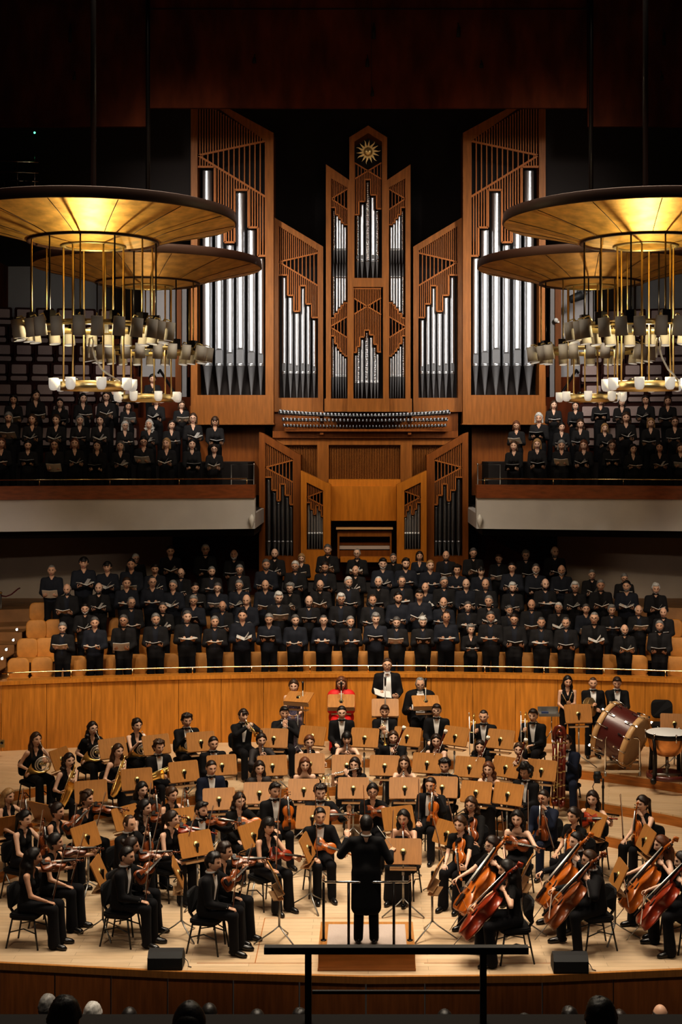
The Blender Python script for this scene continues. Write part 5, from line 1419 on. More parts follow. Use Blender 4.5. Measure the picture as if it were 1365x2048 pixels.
    upn = {'tux': 'jacket', 'suit': 'jacket', 'tails': 'tailcoat', 'shirt': 'shirt', 'top': 'top', 'dress': 'dress_bodice'}[out]
    res.append((upn, jm.mesh(upn, [mt])))
    zb = J['pel'][2]
    # neckline, collar, shirt front, bow tie
    from mathutils.bvhtree import BVHTree
    def front_patch(zt, zb_, w0, w1, mat_, name, off=.005, wm=None):
        bv = BVHTree.FromPolygons([Vector(v) for v in V], Fc)
        rows, cols = 10, 7; P = []; ok = True
        for i in range(rows):
            t = i / (rows - 1); z = zt + (zb_ - zt) * t
            w = w0 + (w1 - w0) * t if wm is None else np.interp(t, [0, .5, 1], [w0, wm, w1])
            for j in range(cols):
                x = J['neck'][0] * (1 - t) + w * (2 * j / (cols - 1) - 1)
                h = bv.ray_cast(Vector((x, -1.2, z)), Vector((0, 1, 0)))
                y = h[0].y if h[0] is not None else J['neck'][1] - .05
                P.append((x, max(y, J['neck'][1] - .16) - off, z))
        fc = [(i * cols + j, i * cols + j + 1, (i + 1) * cols + j + 1, (i + 1) * cols + j) for i in range(rows - 1) for j in range(cols - 1)]
        return MB().add(P, fc)
    if out in ('tux', 'suit', 'tails'):
        ny = nk[1]; zn = nk[2]
        b = front_patch(top + .035, zb + (.13 if not J['stand'] else .06), .066, .022 if o.get('buttoned', True) else .085, 'white_shirt', 's', .005, None if o.get('buttoned', True) else .075)
        a = np.linspace(0, 2 * pi, 17)
        up_ = hb - (nk + V3(0, .012, -.04)); up_ = up_ / np.linalg.norm(up_)
        c0 = nk + V3(0, .012, -.04) + up_ * .055
        for dz, rr in ((0, .067), (.018, .064)): pass
        ring = [(c0[0] + .063 * math.cos(t), c0[1] + .063 * math.sin(t), c0[2] + .008) for t in a]
        b.tube(ring, .015, 6, cap=False)
        if sleeve == 'long':
            for k in 'LR':
                el, wr = A[k]; b.tube([el + (wr - el) * .90, el + (wr - el) * .985], [.040 * sz, .036 * sz], 10)
        res.append(('shirt', b.mesh('shirt', ['white_shirt'])))
        if o.get('bow', True):
            yb = c0[1] - .083; zb2 = c0[2] - .006
            w = MB()
            for s in (-1, 1):
                pts = [(c0[0] + s * x, zb2 + z) for x, z in ((.006, -.010), (.052, -.026), (.056, 0), (.052, .026), (.006, .010))]
                w.prism(pts if s > 0 else pts[::-1], yb - .012, yb + .004, 'y')
            w.box((c0[0], yb - .006, zb2), (.018, .024, .022))
            res.append(('bow_tie', w.mesh('bow_tie', ['black_satin' if o.get('bow') != 'white' else 'white_shirt'])))
    elif o.get('vneck'):
        b = front_patch(top + .03, top - o['vneck'], .050, .008, 'skin', 'v', .0035)
        res[0] = ('body', res[0][1])
        res.append(('neckline', b.mesh('neckline', ['skin_%d' % o.get('skin', 0)])))
    if o.get('tshirt'):
        b = front_patch(top + .035, top - .33, .03, .012, 'x', 's', .004); res.append(('placket', b.mesh('placket', [o['tshirt']])))
    # lower half
    lo = SDF(.03); lk = o.get('lower', 'trousers')
    for s in (-1, 1): lo.cap(J['pel'] + V3(s * .07, 0, -.01), J['pel'] + V3(s * .065, 0, .06), .104, .092, 1.1, (0, 1, 0))
    if lk == 'trousers':
        legs(lo, J, .012)
        for k in 'LR': lo.cap(J['kn' + k], J['an' + k] + V3(0, 0, -.01), .066, .066 if not fem else .085)
    elif lk == 'skirt':
        for k in 'LR': lo.cap(J['hip' + k], J['kn' + k], .10, .09).cap(J['kn' + k], J['an' + k] + V3(0, -.0, -.0), .09, .105)
        lo.cap(J['pel'] + V3(0, -.02, -.02), (J['knL'] + J['knR']) / 2, .09, .08).cap((J['knL'] + J['knR']) / 2, (J['anL'] + J['anR']) / 2, .085, .11)
        lo.cut((0, 0, -1), -.035)
    elif lk == 'knee':
        for k in 'LR': lo.cap(J['hip' + k], J['kn' + k] + V3(0, .06, 0), .095, .08)
        lo.cap(J['pel'] + V3(0, -.02, -.02), (J['knL'] + J['knR']) / 2 + V3(0, .08, 0), .09, .07)
    V, Fc = lo.mesh(hz + .003)
    nm = {'trousers': 'trousers', 'skirt': 'skirt', 'knee': 'skirt'}[lk]
    res.append((nm, MB().add(V, Fc).mesh(nm, [o.get('lmat', 'trouser_cloth')])))
    if o.get('shoes', True):
        for k in 'LR':
            a = J['an' + k]; s = 1 if k == 'L' else -1; f = V3(.12 * s, -1, 0); f /= np.linalg.norm(f)
            z0 = a[2] - .085
            P = [V3(a[0], a[1], 0) + f * t + V3(0, 0, z0 + z) for t, z in ((-.075, .045), (-.05, .05), (.03, .055), (.10, .038), (.16, .030), (.195, .026))]
            mb = MB().tube(P, [.022, .038, .043, .042, .038, .018], 9, sq=1.)
            v = mb.v[0]; v[:, 2] = np.maximum(v[:, 2], z0 + .004 + (0 if not fem else 0))
            if fem: mb.tube([V3(a[0], a[1], z0 + .05) - f * .06, V3(a[0], a[1], z0 + .002) - f * .062], [.02, .014], 6)
            res.append(('shoe', mb.mesh('shoe', ['shoe_black'])))
    return res, HMt, A, J
def make_person(o, M, label, group):
    key = o.get('key')
    if key and key in PCACHE: res, HMt, A, J = PCACHE[key]
    else:
        res, HMt, A, J = build_person(o)
        if key: PCACHE[key] = (res, HMt, A, J)
    root = None
    for nm, me in res:
        if root is None:
            root = newobj('person', me); root.matrix_world = M; tag(root, label, 'person', group)
            set_mat(root, 'skin_%d' % o.get('skin', 0))
        else:
            c = newobj(nm, me, root)
            if nm in ('jacket', 'shirt', 'top', 'dress_bodice') and o.get('cloth') and not (nm == 'shirt' and o['outfit'] in ('tux', 'suit', 'tails')): set_mat(c, o['cloth'])
            if nm == 'neckline': set_mat(c, 'skin_%d' % o.get('skin', 0))
    st, colr = o['hair']
    if st != 'none':
        h = newobj('hair', hair_mesh(st), root); set_mat(h, 'hair_' + colr); h.matrix_local = HMt
    if o.get('beard'):
        h = newobj('beard', beard_mesh(), root); set_mat(h, 'hair_' + o['beard']); h.matrix_local = HMt
    if o.get('glasses'):
        h = newobj('glasses', glasses_mesh(), root); h.matrix_local = HMt
    return root, HMt, A, J
PCACHE = {}
# ================================================================ POSES (person faces -Y, their left is +X)
def nv(v): v = np.array(v, float); return v / np.linalg.norm(v)
LAPR = ((-.13, -.30, .655), (.25, -.9, -.25), (.1, -.2, -1), .9)
LAPL = ((.13, -.28, .655), (-.25, -.9, -.25), (-.1, -.2, -1), .6)
def along(o, ax, t): return np.array(o, float) + nv(ax) * t
def pose(kind, var=0.):
    P = dict(L=LAPL, R=LAPR, items=[], lean=.03, spread=0., head=(.18, 0, 0))
    it = P['items']
    def bow(at, ax, zn=(0, -1, 0)): it.append(('bow', frame_mat(at, ax, zn)))
    if kind in ('vchin', 'vachin'):
        o, ax, N = (.055, -.125, 1.075), (.60, -.80, -.02 - .15 * var), (-.35, -.22, .9)
        sc = 1. if kind == 'vchin' else 1.14
        it.append(('violin' if kind == 'vchin' else 'viola', frame_mat(o, ax, N)))
        w = along(o, ax, .47 * sc) + np.array((.035, .02, -.075))
        P['L'] = (w, (-.25, -.25, .9), (-.75, .35, .1), 1.0)
        P['R'] = LAPR; bow((-.11, -.37, .68), (.10 + .1 * var, -.22, .95))
        P['head'] = (.12, .35, -.06)
    elif kind in ('vlap', 'valap'):
        sc = 1. if kind == 'vlap' else 1.14
        o, ax, N = (.13, -.33, .62), (-.05 + .1 * var, .10, 1), (-.25, -1, .10)
        it.append(('violin' if kind == 'vlap' else 'viola', frame_mat(o, ax, N)))
        w = along(o, ax, .44 * sc) + np.array((.05, .03, -.03))
        P['L'] = (w, (-.55, -.35, .7), (-.85, -.1, -.3), 1.1)
        bow((-.11, -.37, .68), (.06, -.1 - .1 * var, 1))
    elif kind in ('vdiag', 'vadiag'):
        sc = 1. if kind == 'vdiag' else 1.14
        o, ax, N = (-.13, -.25, .93 + .03 * var), (.80, -.28, .28 + .3 * var), (-.2, -.85, .45)
        it.append(('violin' if kind == 'vdiag' else 'viola', frame_mat(o, ax, N)))
        w = along(o, ax, .47 * sc) + np.array((.02, .035, -.06))
        P['L'] = (w, (-.1, -.3, .9), (-.5, -.6, .1), 1.1)
        P['R'] = LAPR; bow((-.11, -.37, .68), (-.05, -.15, 1))
    elif kind == 'vadown':      # scroll pointing down towards the knee
        o, ax, N = (.02, -.14, 1.0), (.38, -.62, -.62), (-.45, -.65, .6)
        it.append(('viola', frame_mat(o, ax, N)))
        P['L'] = (along(o, ax, .52) + np.array((.04, .02, -.03)), (-.4, -.6, .2), (-.8, .1, .3), 1.1)
        bow((-.11, -.37, .70), (-.1, -.3, .95))
    elif kind == 'cello':
        o, ax, N = (.01, -.67, .37), (.13, .66, .74), (-.25, -.75, .62)
        it.append(('cello', frame_mat(o, ax, N)))
        P['spread'] = .14; P['lean'] = .04; P['head'] = (.15, -.1, 0)
        P['L'] = (along(o, ax, .84) + np.array((.07, -.02, .0)), (-.75, -.25, .25), (-.2, .75, -.5), .9)
        P['poleL'] = (.8, .3, -.6)
        if var > .5: P['R'] = ((-.20, -.52, .66), (.2, -.9, -.3), (.1, -.2, -1), .5)
        else:
            P['R'] = ((-.32, -.42, .74), (-.2, -.8, -.3), (.5, .2, -.8), 1.0); bow((-.30, -.50, .72), (.80, -.35, -.35 + var), (0, -.5, .85))
        P['legs'] = dict(knL=(.24, -.36, .54), knR=(-.26, -.36, .54), anL=(.25, -.32, .085), anR=(-.27, -.36, .085))
    elif kind in ('clarinet', 'oboe'):
        o, ax = (0, -.135, 1.155), (0, -.60, -.80) if kind == 'clarinet' else (0, -.66, -.75)
        it.append((kind, frame_mat(o, ax, (0, -.8, .6))))
        P['L'] = (along(o, ax, .24) + np.array((.055, .035, -.01)), (-.7, -.45, .3), (-.5, .1, .8), 1.1)
        P['R'] = (along(o, ax, .43) + np.array((-.055, .035, -.02)), (.7, -.45, .2), (.5, .1, .8), 1.1)
        P['poleL'] = (.9, .1, -.5); P['poleR'] = (-.9, .1, -.5); P['head'] = (.16, 0, 0)
    elif kind == 'clarlap':
        o, ax = (.03, -.26, 1.10), (-.10, -.12, -1)
        it.append(('clarinet', frame_mat(o, ax, (0, -1, 0))))
        P['L'] = (along(o, ax, .30) + np.array((.06, .03, 0)), (-.7, -.5, .1), (-.5, .3, 0), 1.1)
        P['R'] = (along(o, ax, .42) + np.array((-.06, .03, 0)), (.7, -.5, .1), (.5, .3, 0), 1.1)
    elif kind == 'flute':
        o, ax = (.03, -.135, 1.165), (-.96, -.20, -.16)
        it.append(('flute', frame_mat(o, ax, (0, -.4, .9))))
        P['L'] = (along(o, ax, .20) + np.array((.02, -.05, -.06)), (-.3, .2, .9), (.2, .9, -.2), 1.0)
        P['R'] = (along(o, ax, .44) + np.array((.0, .05, -.07)), (.1, -.5, .85), (.1, -.9, -.4), .8)
        P['head'] = (.10, -.25, .05); P['poleL'] = (.6, -.2, -.9); P['poleR'] = (-.8, .2, -.7)
    elif kind == 'flutelap':
        o, ax = (.33, -.36, .66), (-1, 0, .02)
        it.append(('flute', frame_mat(o, ax, (0, -.3, .9))))
        P['L'] = ((.16, -.27, .67), (-.2, -.9, .0), (0, -.1, -1), .9); P['R'] = ((-.16, -.27, .67), (.2, -.9, .0), (0, -.1, -1), .9)
    elif kind in ('sax', 'tenor'):
        sc = 1. if kind == 'sax' else 1.18
        M = Matrix.Translation((0, -.125, 1.16)) @ Euler((-.12, .42, -.25), 'XYZ').to_matrix().to_4x4()
        it.append((kind if kind == 'sax' else 'tenor', M))
        pt = lambda *p: np.array(M @ (Vector(p) * sc))
        P['L'] = (pt(.05, -.14, -.20), (-.6, -.5, -.1), (-.5, -.6, .2), 1.0); P['R'] = (pt(-.06, -.12, -.42), (.5, -.7, -.2), (.6, -.3, .3), 1.0)
        P['head'] = (.10, -.05, 0)
    elif kind == 'baritone':
        M = Matrix.Translation((.20, -.24, .95)) @ Euler((0, 1.25, -.2), 'XYZ').to_matrix().to_4x4()
        it.append(('tenor', M))
        P['L'] = ((.20, -.30, .88), (-.5, -.7, -.2), (-.2, -.4, -.9), .9); P['R'] = ((-.10, -.33, .80), (.5, -.7, -.2), (.2, -.4, -.9), .9)
    elif kind == 'horn':
        it.append(('horn', frame_mat((.035, -.235, .80), (.25, 1, .05), (0, 0, 1)) @ Matrix.Diagonal((.92, .92, .87, 1))))
        P['L'] = ((.10, -.25, .84), (-.6, -.5, .4), (-.5, .6, .1), 1.0); P['R'] = ((-.20, -.12, .72), (-.35, -.3, -.3), (.3, .6, -.2), .5)
        P['head'] = (.02, .05, 0); P['poleL'] = (.9, .1, -.5)
    elif kind == 'hornlap':
        it.append(('horn', frame_mat((.04, -.27, .80), (.05, 1, .2), (0, 0, 1)) @ Matrix.Diagonal((.92, .92, .75, 1))))
        P['L'] = ((.14, -.33, .93), (-.7, -.3, .1), (-.2, .3, -.9), .7); P['R'] = ((-.10, -.32, .95), (.7, -.2, .1), (.2, .3, -.9), .7)
        P['head'] = (.16, 0, 0)
    elif kind == 'trumpet':
        o, ax = (0, -.14, 1.16), (.18 * var, -.88, -.46)
        it.append(('trumpet', frame_mat(o, ax, (0, -.4, .9))))
        P['L'] = (along(o, ax, .21) + np.array((.05, .03, -.07)), (-.7, -.4, .5), (-.6, .2, .2), 1.1); P['R'] = (along(o, ax, .20) + np.array((-.06, .03, -.03)), (.55, -.45, .6), (.7, .1, -.3), 1.0)
        P['poleL'] = (.9, .1, -.5); P['poleR'] = (-.9, .1, -.5); P['head'] = (.08, 0, 0)
    elif kind == 'trumpetlap':
        o, ax = (-.02, -.32, 1.08), (.1, .0, -1)
        it.append(('trumpet', frame_mat(o, ax, (1, -.5, 0))))
        P['L'] = (along(o, ax, .24) + np.array((.07, .03, -.0)), (-.7, -.5, .2), (-.5, .5, .2), 1.1); P['R'] = (along(o, ax, .16) + np.array((-.08, .03, 0)), (.7, -.5, .2), (.5, .5, .2), 1.1)
    elif kind == 'cornet':
        o, ax = (0, -.145, 1.14), (0, -.35, -.93)
        it.append(('trumpet', frame_mat(o, ax, (0, -.9, .35))))
        P['L'] = (along(o, ax, .20) + np.array((.055, .03, .0)), (-.6, -.5, .5), (-.6, .3, .2), 1.1); P['R'] = (along(o, ax, .13) + np.array((-.055, .03, .0)), (.6, -.5, .5), (.6, .3, .2), 1.1)
        P['poleL'] = (.9, .1, -.5); P['poleR'] = (-.9, .1, -.5)
    elif kind == 'trombone':
        it.append(('trombone', frame_mat((-.12 - .1 * var, -.36, .66), (0, 1, -.05), (-.02, -.05, 1))))
        P['R'] = ((-.12, -.33, .95), (.2, -.7, .5), (.8, .2, 0), 1.1); P['L'] = ((.06, -.31, .70), (-.8, -.5, -.1), (-.2, -.3, -.9), .8)
    elif kind == 'bassoon':
        o, ax = (-.24, -.19, .36), (.36, -.13, .92)
        it.append(('bassoon', frame_mat(o, ax, (.1, -.95, -.2)) @ Matrix.Diagonal((.92, .92, .92, 1))))
        P['L'] = (along(o, ax, .70) + np.array((.05, .02, -.02)), (-.7, -.4, .4), (-.6, .4, .0), 1.1); P['R'] = (along(o, ax, .34) + np.array((-.05, .03, .0)), (.5, -.7, .3), (.7, .2, 0), 1.0)
        P['head'] = (.10, .1, 0)
    elif kind == 'contrabassoon':
        P['L'] = ((.12, -.36, .95), (-.7, -.55, .1), (-.6, .4, .0), 1.1); P['R'] = ((-.13, -.36, .62), (.7, -.55, .1), (.6, .4, 0), 1.1)
        P['legs'] = dict(knL=(.24, -.36, .55), knR=(-.24, -.36, .55), anL=(.26, -.40, .085), anR=(-.26, -.40, .085))
    elif kind == 'clasp':
        P['L'] = ((.07, -.27, .70), (-.8, -.5, .0), (0, -.2, -1), .9); P['R'] = ((-.07, -.29, .69), (.8, -.5, .0), (0, -.2, -1), .9)
    return P

# ---------------------------------------------------------------- outfits
def outfit(code, **kw):
    d = dict(fem=code not in 'mnMTq', sleeve='long')
    if code == 'm': d.update(outfit='tux', cloth='tux_cloth')
    elif code == 'n': d.update(outfit='suit', cloth='navy_cloth', lmat='navy_cloth')
    elif code == 'M': d.update(outfit='tux', cloth='tux_cloth', buttoned=False)
    elif code == 'T': d.update(outfit='tails', cloth='tux_cloth', buttoned=False, bow='white')
    elif code == 'q': d.update(outfit='shirt', cloth='black_cloth')
    elif code == 'w': d.update(outfit='top', cloth='black_cloth', sleeve='none', vneck=.10)
    elif code == 'v': d.update(outfit='top', cloth='black_cloth', sleeve='none', vneck=.20)
    elif code == 'd': d.update(outfit='top', cloth='black_cloth', sleeve='none', vneck=.08, lower='skirt')
    elif code == 's': d.update(outfit='top', cloth='black_cloth', sleeve='strapless', lower='skirt')
    elif code == 'o': d.update(outfit='top', cloth='black_cloth', sleeve='off', lower='skirt')
    elif code == 'h': d.update(outfit='top', cloth='black_cloth', sleeve='short', vneck=.10)
    elif code == 'l': d.update(outfit='top', cloth='black_cloth', sleeve='long', vneck=.12)
    elif code == 'x': d.update(outfit='top', cloth='sheer_cloth', sleeve='long', vneck=.14)
    elif code == 'k': d.update(outfit='top', cloth='black_cloth', sleeve='short', vneck=.14, lower='knee')
    d.update(kw); return d
ODESC = dict(m='black tuxedo', n='navy suit', M='open black tuxedo', T='black tailcoat', q='black shirt', w='black sleeveless top', v='black V-necked sleeveless top', d='black sleeveless dress', s='black strapless dress', o='black off-shoulder dress', h='black short-sleeved top', l='black long-sleeved top', x='sheer black top', k='black knee-length dress')
# x, y of the head, outfit, hair style, hair colour, pose, variation, turn (deg, + to their left), skin, extras, phrase
ORCH = [
 (72, 1479, 'w', 'long', 'b', 'horn', 0, 0, 0, '', 'horn player at the end of the timber wall'),
 (185, 1457, 'h', 'wavy', 'd', 'horn', 0, 0, 1, 'g', 'horn player second from the timber wall corner'),
 (274, 1450, 'v', 'bun', 'd', 'hornlap', 0, 6, 1, '', 'horn player resting the horn on the lap'),
 (374, 1441, 'm', 'curly', 'd', 'hornlap', 0, 0, 0, '', 'horn player nearest the trumpets'),
 (138, 1521, 'w', 'curls', 'd', 'tenor', 0, 0, 1, '', 'saxophonist below the endmost horn'),
 (236, 1502, 's', 'long', 'b', 'tenor', 0, 10, 1, '', 'saxophonist in the middle of the three'),
 (318, 1494, 'm', 'curly', 'b', 'baritone', 0, 5, 0, '', 'saxophonist holding the sax across the lap'),
 (427, 1487, 'm', 'short', 'd', 'clarlap', 0, 0, 0, '', 'clarinettist beside the saxophones'),
 (423, 1536, 'n', 'short', 'd', 'idle', 0, 0, 0, '', 'seated player without instrument before the clarinets'),
 (487, 1431, 'm', 'fringe', 'd', 'trumpet', .9, 12, 1, '', 'trumpeter nearest the horns'),
 (569, 1426, 'm', 'quiff', 'k', 'cornet', 0, 0, 0, '', 'trumpeter with the bell pointing down'),
 (684, 1425, 'm', 'short', 'k', 'idle', 0, 0, 1, '', 'idle player seated before the red dress'),
 (770, 1423, 'M', 'quiff', 'b', 'trumpetlap', 0, 0, 0, '', 'trumpeter resting before the standing soloist'),
 (874, 1421, 'm', 'quiff', 'd', 'idle', 0, 0, 1, 'g', 'bespectacled idle player in the brass row'),
 (968, 1433, 'm', 'crop', 'd', 'trombone', .6, 0, 0, '', 'trombonist farther from the percussion'),
 (1067, 1431, 'm', 'quiff', 'd', 'trombone', .0, 0, 1, '', 'trombonist nearest the percussion'),
 (523, 1480, 'x', 'topknot', 'd', 'clarinet', 0, 0, 1, '', 'clarinettist in sheer sleeves'),
 (619, 1484, 'v', 'bun', 'r', 'clarinet', 0, 0, 1, '', 'clarinettist with thin straps'),
 (694, 1477, 's', 'bobfringe', 'k', 'clarinet', 0, 0, 1, '', 'clarinettist nearest the bassoons'),
 (787, 1475, 'm', 'bob', 'b', 'bassoon', 0, 0, 1, '', 'bassoonist in a tuxedo'),
 (873, 1482, 's', 'long', 'd', 'bassoon', 0, 0, 1, '', 'bare-shouldered bassoonist beside the tuxedoed bassoonist'),
 (961, 1494, 'h', 'bob', 'd', 'bassoon', 0, 0, 1, '', 'bassoonist in short sleeves before the trombones'),
 (1039, 1499, 's', 'bun', 'b', 'bassoon', 0, 0, 1, '', 'bassoonist beside the contrabassoon'),
 (1133, 1485, 'n', 'full', 'd', 'contrabassoon', 0, 0, 0, '', 'contrabassoonist hidden by the instrument'),
 (519, 1536, 'x', 'long', 'd', 'flutelap', 0, 0, 1, '', 'flautist resting in sheer black'),
 (610, 1529, 'o', 'long', 'r', 'flutelap', 0, 0, 1, '', 'flautist with bare shoulders resting'),
 (710, 1529, 'k', 'wavy', 'd', 'flute', 0, 0, 1, '', 'flautist who is playing'),
 (809, 1526, 's', 'long', 'b', 'oboe', 0, 0, 1, '', 'oboist beside the flautist'),
 (890, 1532, 'm', 'curly', 'k', 'idle', 0, 0, 0, '', 'idle woodwind player between the oboists'),
 (978, 1538, 's', 'wavy', 'r', 'oboe', 0, 0, 1, '', 'oboist in front of the bassoons'),
 (1051, 1545, 'm', 'afro', 'k', 'clasp', 0, -8, 3, '', 'player with clasped hands beside the oboist'),
 (17, 1592, 'v', 'long', 'y', 'valap', .4, 0, 0, '', 'string player at the frame edge below the horns'),
 (50, 1637, 'w', 'pony', 'k', 'vlap', .3, 0, 1, '', 'violinist with upright violin near the frame edge'),
 (115, 1622, 'v', 'bun', 'd', 'vdiag', .7, 14, 0, '', 'violinist with raised violin behind the nearest pair'),
 (174, 1597, 'l', 'braid', 'b', 'vchin', .4, 0, 0, '', 'violinist in long sleeves below the saxophones'),
 (67, 1714, 'w', 'long', 'k', 'vchin', 0, 0, 2, '', 'violinist nearest the front corner'),
 (110, 1684, 'w', 'bun', 'k', 'vchin', .2, 0, 0, '', 'halter-necked violinist beside the corner seat'),
 (259, 1647, 'm', 'thin', 'b', 'vlap', .8, 0, 0, '', 'tuxedoed violinist holding the violin upright'),
 (263, 1692, 'l', 'bun', 'd', 'vchin', 0, 0, 2, '', 'violinist half hidden behind a tuxedo'),
 (254, 1712, 'm', 'short', 'k', 'vdiag', .3, 0, 0, '', 'tuxedoed violinist in the second front desk'),
 (284, 1579, 'l', 'long', 'k', 'valap', .2, 0, 1, '', 'violinist seated below the baritone sax'),
 (290, 1615, 'w', 'wavy', 'k', 'vchin', 0, 0, 1, '', 'violinist in the middle desks behind an upright violin'),
 (344, 1589, 'w', 'bun', 'b', 'valap', .3, 6, 0, '', 'violinist directly below the navy suit'),
 (344, 1638, 'w', 'pony', 'd', 'vchin', .9, 4, 1, '', 'violinist with dark red violin in a tank top'),
 (403, 1620, 'm', 'quiff', 'k', 'vchin', 0, -6, 0, 'b', 'tuxedoed violinist with instrument at the chin'),
 (479, 1601, 'l', 'wavy', 'd', 'vadiag', -.9, 0, 1, '', 'violist with a bright orange viola'),
 (550, 1581, 'm', 'quiff', 'k', 'valap', .2, 10, 0, '', 'tuxedoed violist with upright viola'),
 (537, 1652, 'v', 'longfringe', 'k', 'vdiag', -1.6, 10, 0, '', 'V-necked violinist with bright red violin'),
 (640, 1632, 'm', 'short', 'k', 'vdiag', -1.8, 0, 0, '', 'violinist beside the conductor\'s elbow'),
 (641, 1585, 'm', 'curly', 'd', 'vadiag', -.8, 0, 1, '', 'tuxedoed violist behind the middle music desks'),
 (449, 1703, 'l', 'full', 'd', 'vchin', 0, 0, 0, '', 'violinist half hidden behind the nearest tuxedo'),
 (427, 1724, 'm', 'full', 'k', 'vdiag', .1, 0, 0, '', 'nearest tuxedoed violinist seen in profile'),
 (746, 1582, 'h', 'bun', 'k', 'vadiag', -.5, 0, 0, 'g', 'bespectacled violist behind the conductor'),
 (808, 1636, 's', 'long', 'k', 'vlap', -.5, -6, 0, '', 'violinist facing out beside the conductor'),
 (862, 1570, 'M', 'short', 'd', 'valap', .6, -8, 0, '', 'violist in open tuxedo with tall upright viola'),
 (943, 1609, 'l', 'wavy', 'b', 'vadown', 0, 0, 0, 'g', 'bespectacled violist with patterned cuffs'),
 (921, 1648, 'h', 'pony', 'b', 'vadown', 0, 0, 1, '', 'violist pointing an orange viola down beside the conductor'),
 (985, 1690, 'h', 'bun', 'd', 'cello', 0, 0, 1, 'g', 'cellist half hidden behind the front cello'),
 (1015, 1739, 'h', 'long', 'k', 'cello', .9, 0, 0, '', 'short-sleeved cellist with back to the hall'),
 (1035, 1637, 's', 'wavy', 'k', 'vadiag', -.9, 22, 1, '', 'bare-shouldered violist with level viola'),
 (1088, 1596, 'n', 'short', 'd', 'valap', .1, 0, 0, '', 'violist in a navy suit'),
 (1148, 1631, 'h', 'pony', 'd', 'vadown', 0, 0, 0, '', 'violist with orange viola behind the tuxedoed cellists'),
 (1154, 1682, 'm', 'short', 'k', 'cello', 0, 0, 1, '', 'farther of the two tuxedoed cellists'),
 (1180, 1719, 'm', 'short', 'b', 'cello', .2, 0, 0, 'g', 'nearer of the two tuxedoed cellists'),
 (1186, 1597, 'w', 'long', 'd', 'vadiag', -.4, 20, 1, '', 'violist with red viola below the camera stand'),
 (1286, 1607, 'w', 'pony', 'd', 'valap', .5, -4, 1, '', 'violist with raised viola nearest the risers'),
 (1324, 1689, 'w', 'long', 'r', 'cello', .1, 0, 1, '', 'sleeveless cellist by the frame edge'),
 (1366, 1722, 'h', 'wavy', 'd', 'cello', .1, 0, 1, '', 'cellist cut off by the frame edge'),
]
VCOL = {36: 'd', 43: 'r', 46: 'o', 45: 'o', 47: 'r', 48: 'o', 52: 'b', 53: 'r', 54: 'o', 56: 'o', 57: 'o', 58: 'r', 59: 'b', 61: 'o', 62: 'o', 63: 'b', 64: 'r', 65: 'o', 66: 'o', 67: 'r', 49: 'b'}
INAME = dict(violin='violin', viola='viola', cello='cello', clarinet='clarinet', oboe='oboe', flute='flute', sax='saxophone', tenor='saxophone', horn='French horn', trumpet='trumpet', trombone='trombone', bassoon='bassoon', bow='bow')
def short_key(p): return p
PEOPLE = []
def place_orchestra(T):
    for i, (hx, hy, oc, hs, hc, pk, var, turn, skin, ex, ph) in enumerate(ORCH):
        hz = 1.22
        best = None
        for z, (a, b) in zip((0, .2, .4), ((0, 6.42), (7.1, 7.75), (8.35, 9.15))):
            D = F * (HC - z - hz) / (hy - HY); X = WX(hx, D); r = math.hypot(X, D - TIER_C)
            e = max(a - r, r - b, 0)
            if best is None or e < best[0] - 1e-6: best = (e, z, D, X, r, min(max(r, a), b))
        e, z, D, X, r, rc = best
        if r > .5: k = rc / r; X2, D2 = X * k, TIER_C + (D - TIER_C) * k
        else: X2, D2 = X, D
        s = (HC - z - (hy - HY) / F * D2) / hz
        s = min(max(s, .93), 1.07)
        X2 = WX(hx, D2)
        dx, dy = 0 - X2, 18.3 - D2
        yaw = math.atan2(dx, -dy) + math.radians(turn)
        P = pose(pk, var)
        o = outfit(oc); o.update(lean=P['lean'], spread=P['spread'], head=P['head'], L=P['L'], R=P['R'], skin=skin, hair=(hs, hc), legs=P.get('legs'))
        for k in ('poleL', 'poleR'):
            if k in P: o[k] = P[k]
        if o.get('lower') == 'skirt' and pk == 'cello': o['lower'] = 'trousers'
        if 'g' in ex: o['glasses'] = True
        if 'b' in ex: o['beard'] = 'k'
        hl = Vector((0, -.01 - P['lean'], 0)) * s
        RM = Matrix.Rotation(yaw, 4, 'Z'); off = RM @ hl
        root = Vector((X2 - off.x, D2 - off.y, z))
        M = Matrix.Translation(root) @ RM @ Matrix.Scale(s, 4)
        make_person(o, M, 'person in %s, %s' % (ODESC[oc], ph), 'players of the orchestra')
        T['chair'].put(Matrix.Translation(root) @ RM @ Matrix.Translation((0, .035, 0)), 'black orchestra chair under the ' + ph, 'chair', 'orchestra chairs')
        PEOPLE.append((root, yaw, ph, z))
        for nm, IM in P['items']:
            key = nm
            if nm in ('violin', 'viola', 'cello'): key = nm + '_' + VCOL.get(i, 'b')
            lab = INAME[nm] + ' of the ' + ph
            T[key].put(M @ IM, lab, INAME[nm].lower(), {'bow': 'string bows', 'violin': 'violins', 'viola': 'violas', 'cello': 'cellos'}.get(nm, INAME[nm] + 's'))
        if pk == 'contrabassoon':
            c = T['contrabassoon']; c.matrix_world = M @ Matrix.Translation((0, -.47, .14)) @ Matrix.Rotation(-.05, 4, 'X'); tag(c, 'dark red contrabassoon with brass bands standing before its seated player', 'contrabassoon')

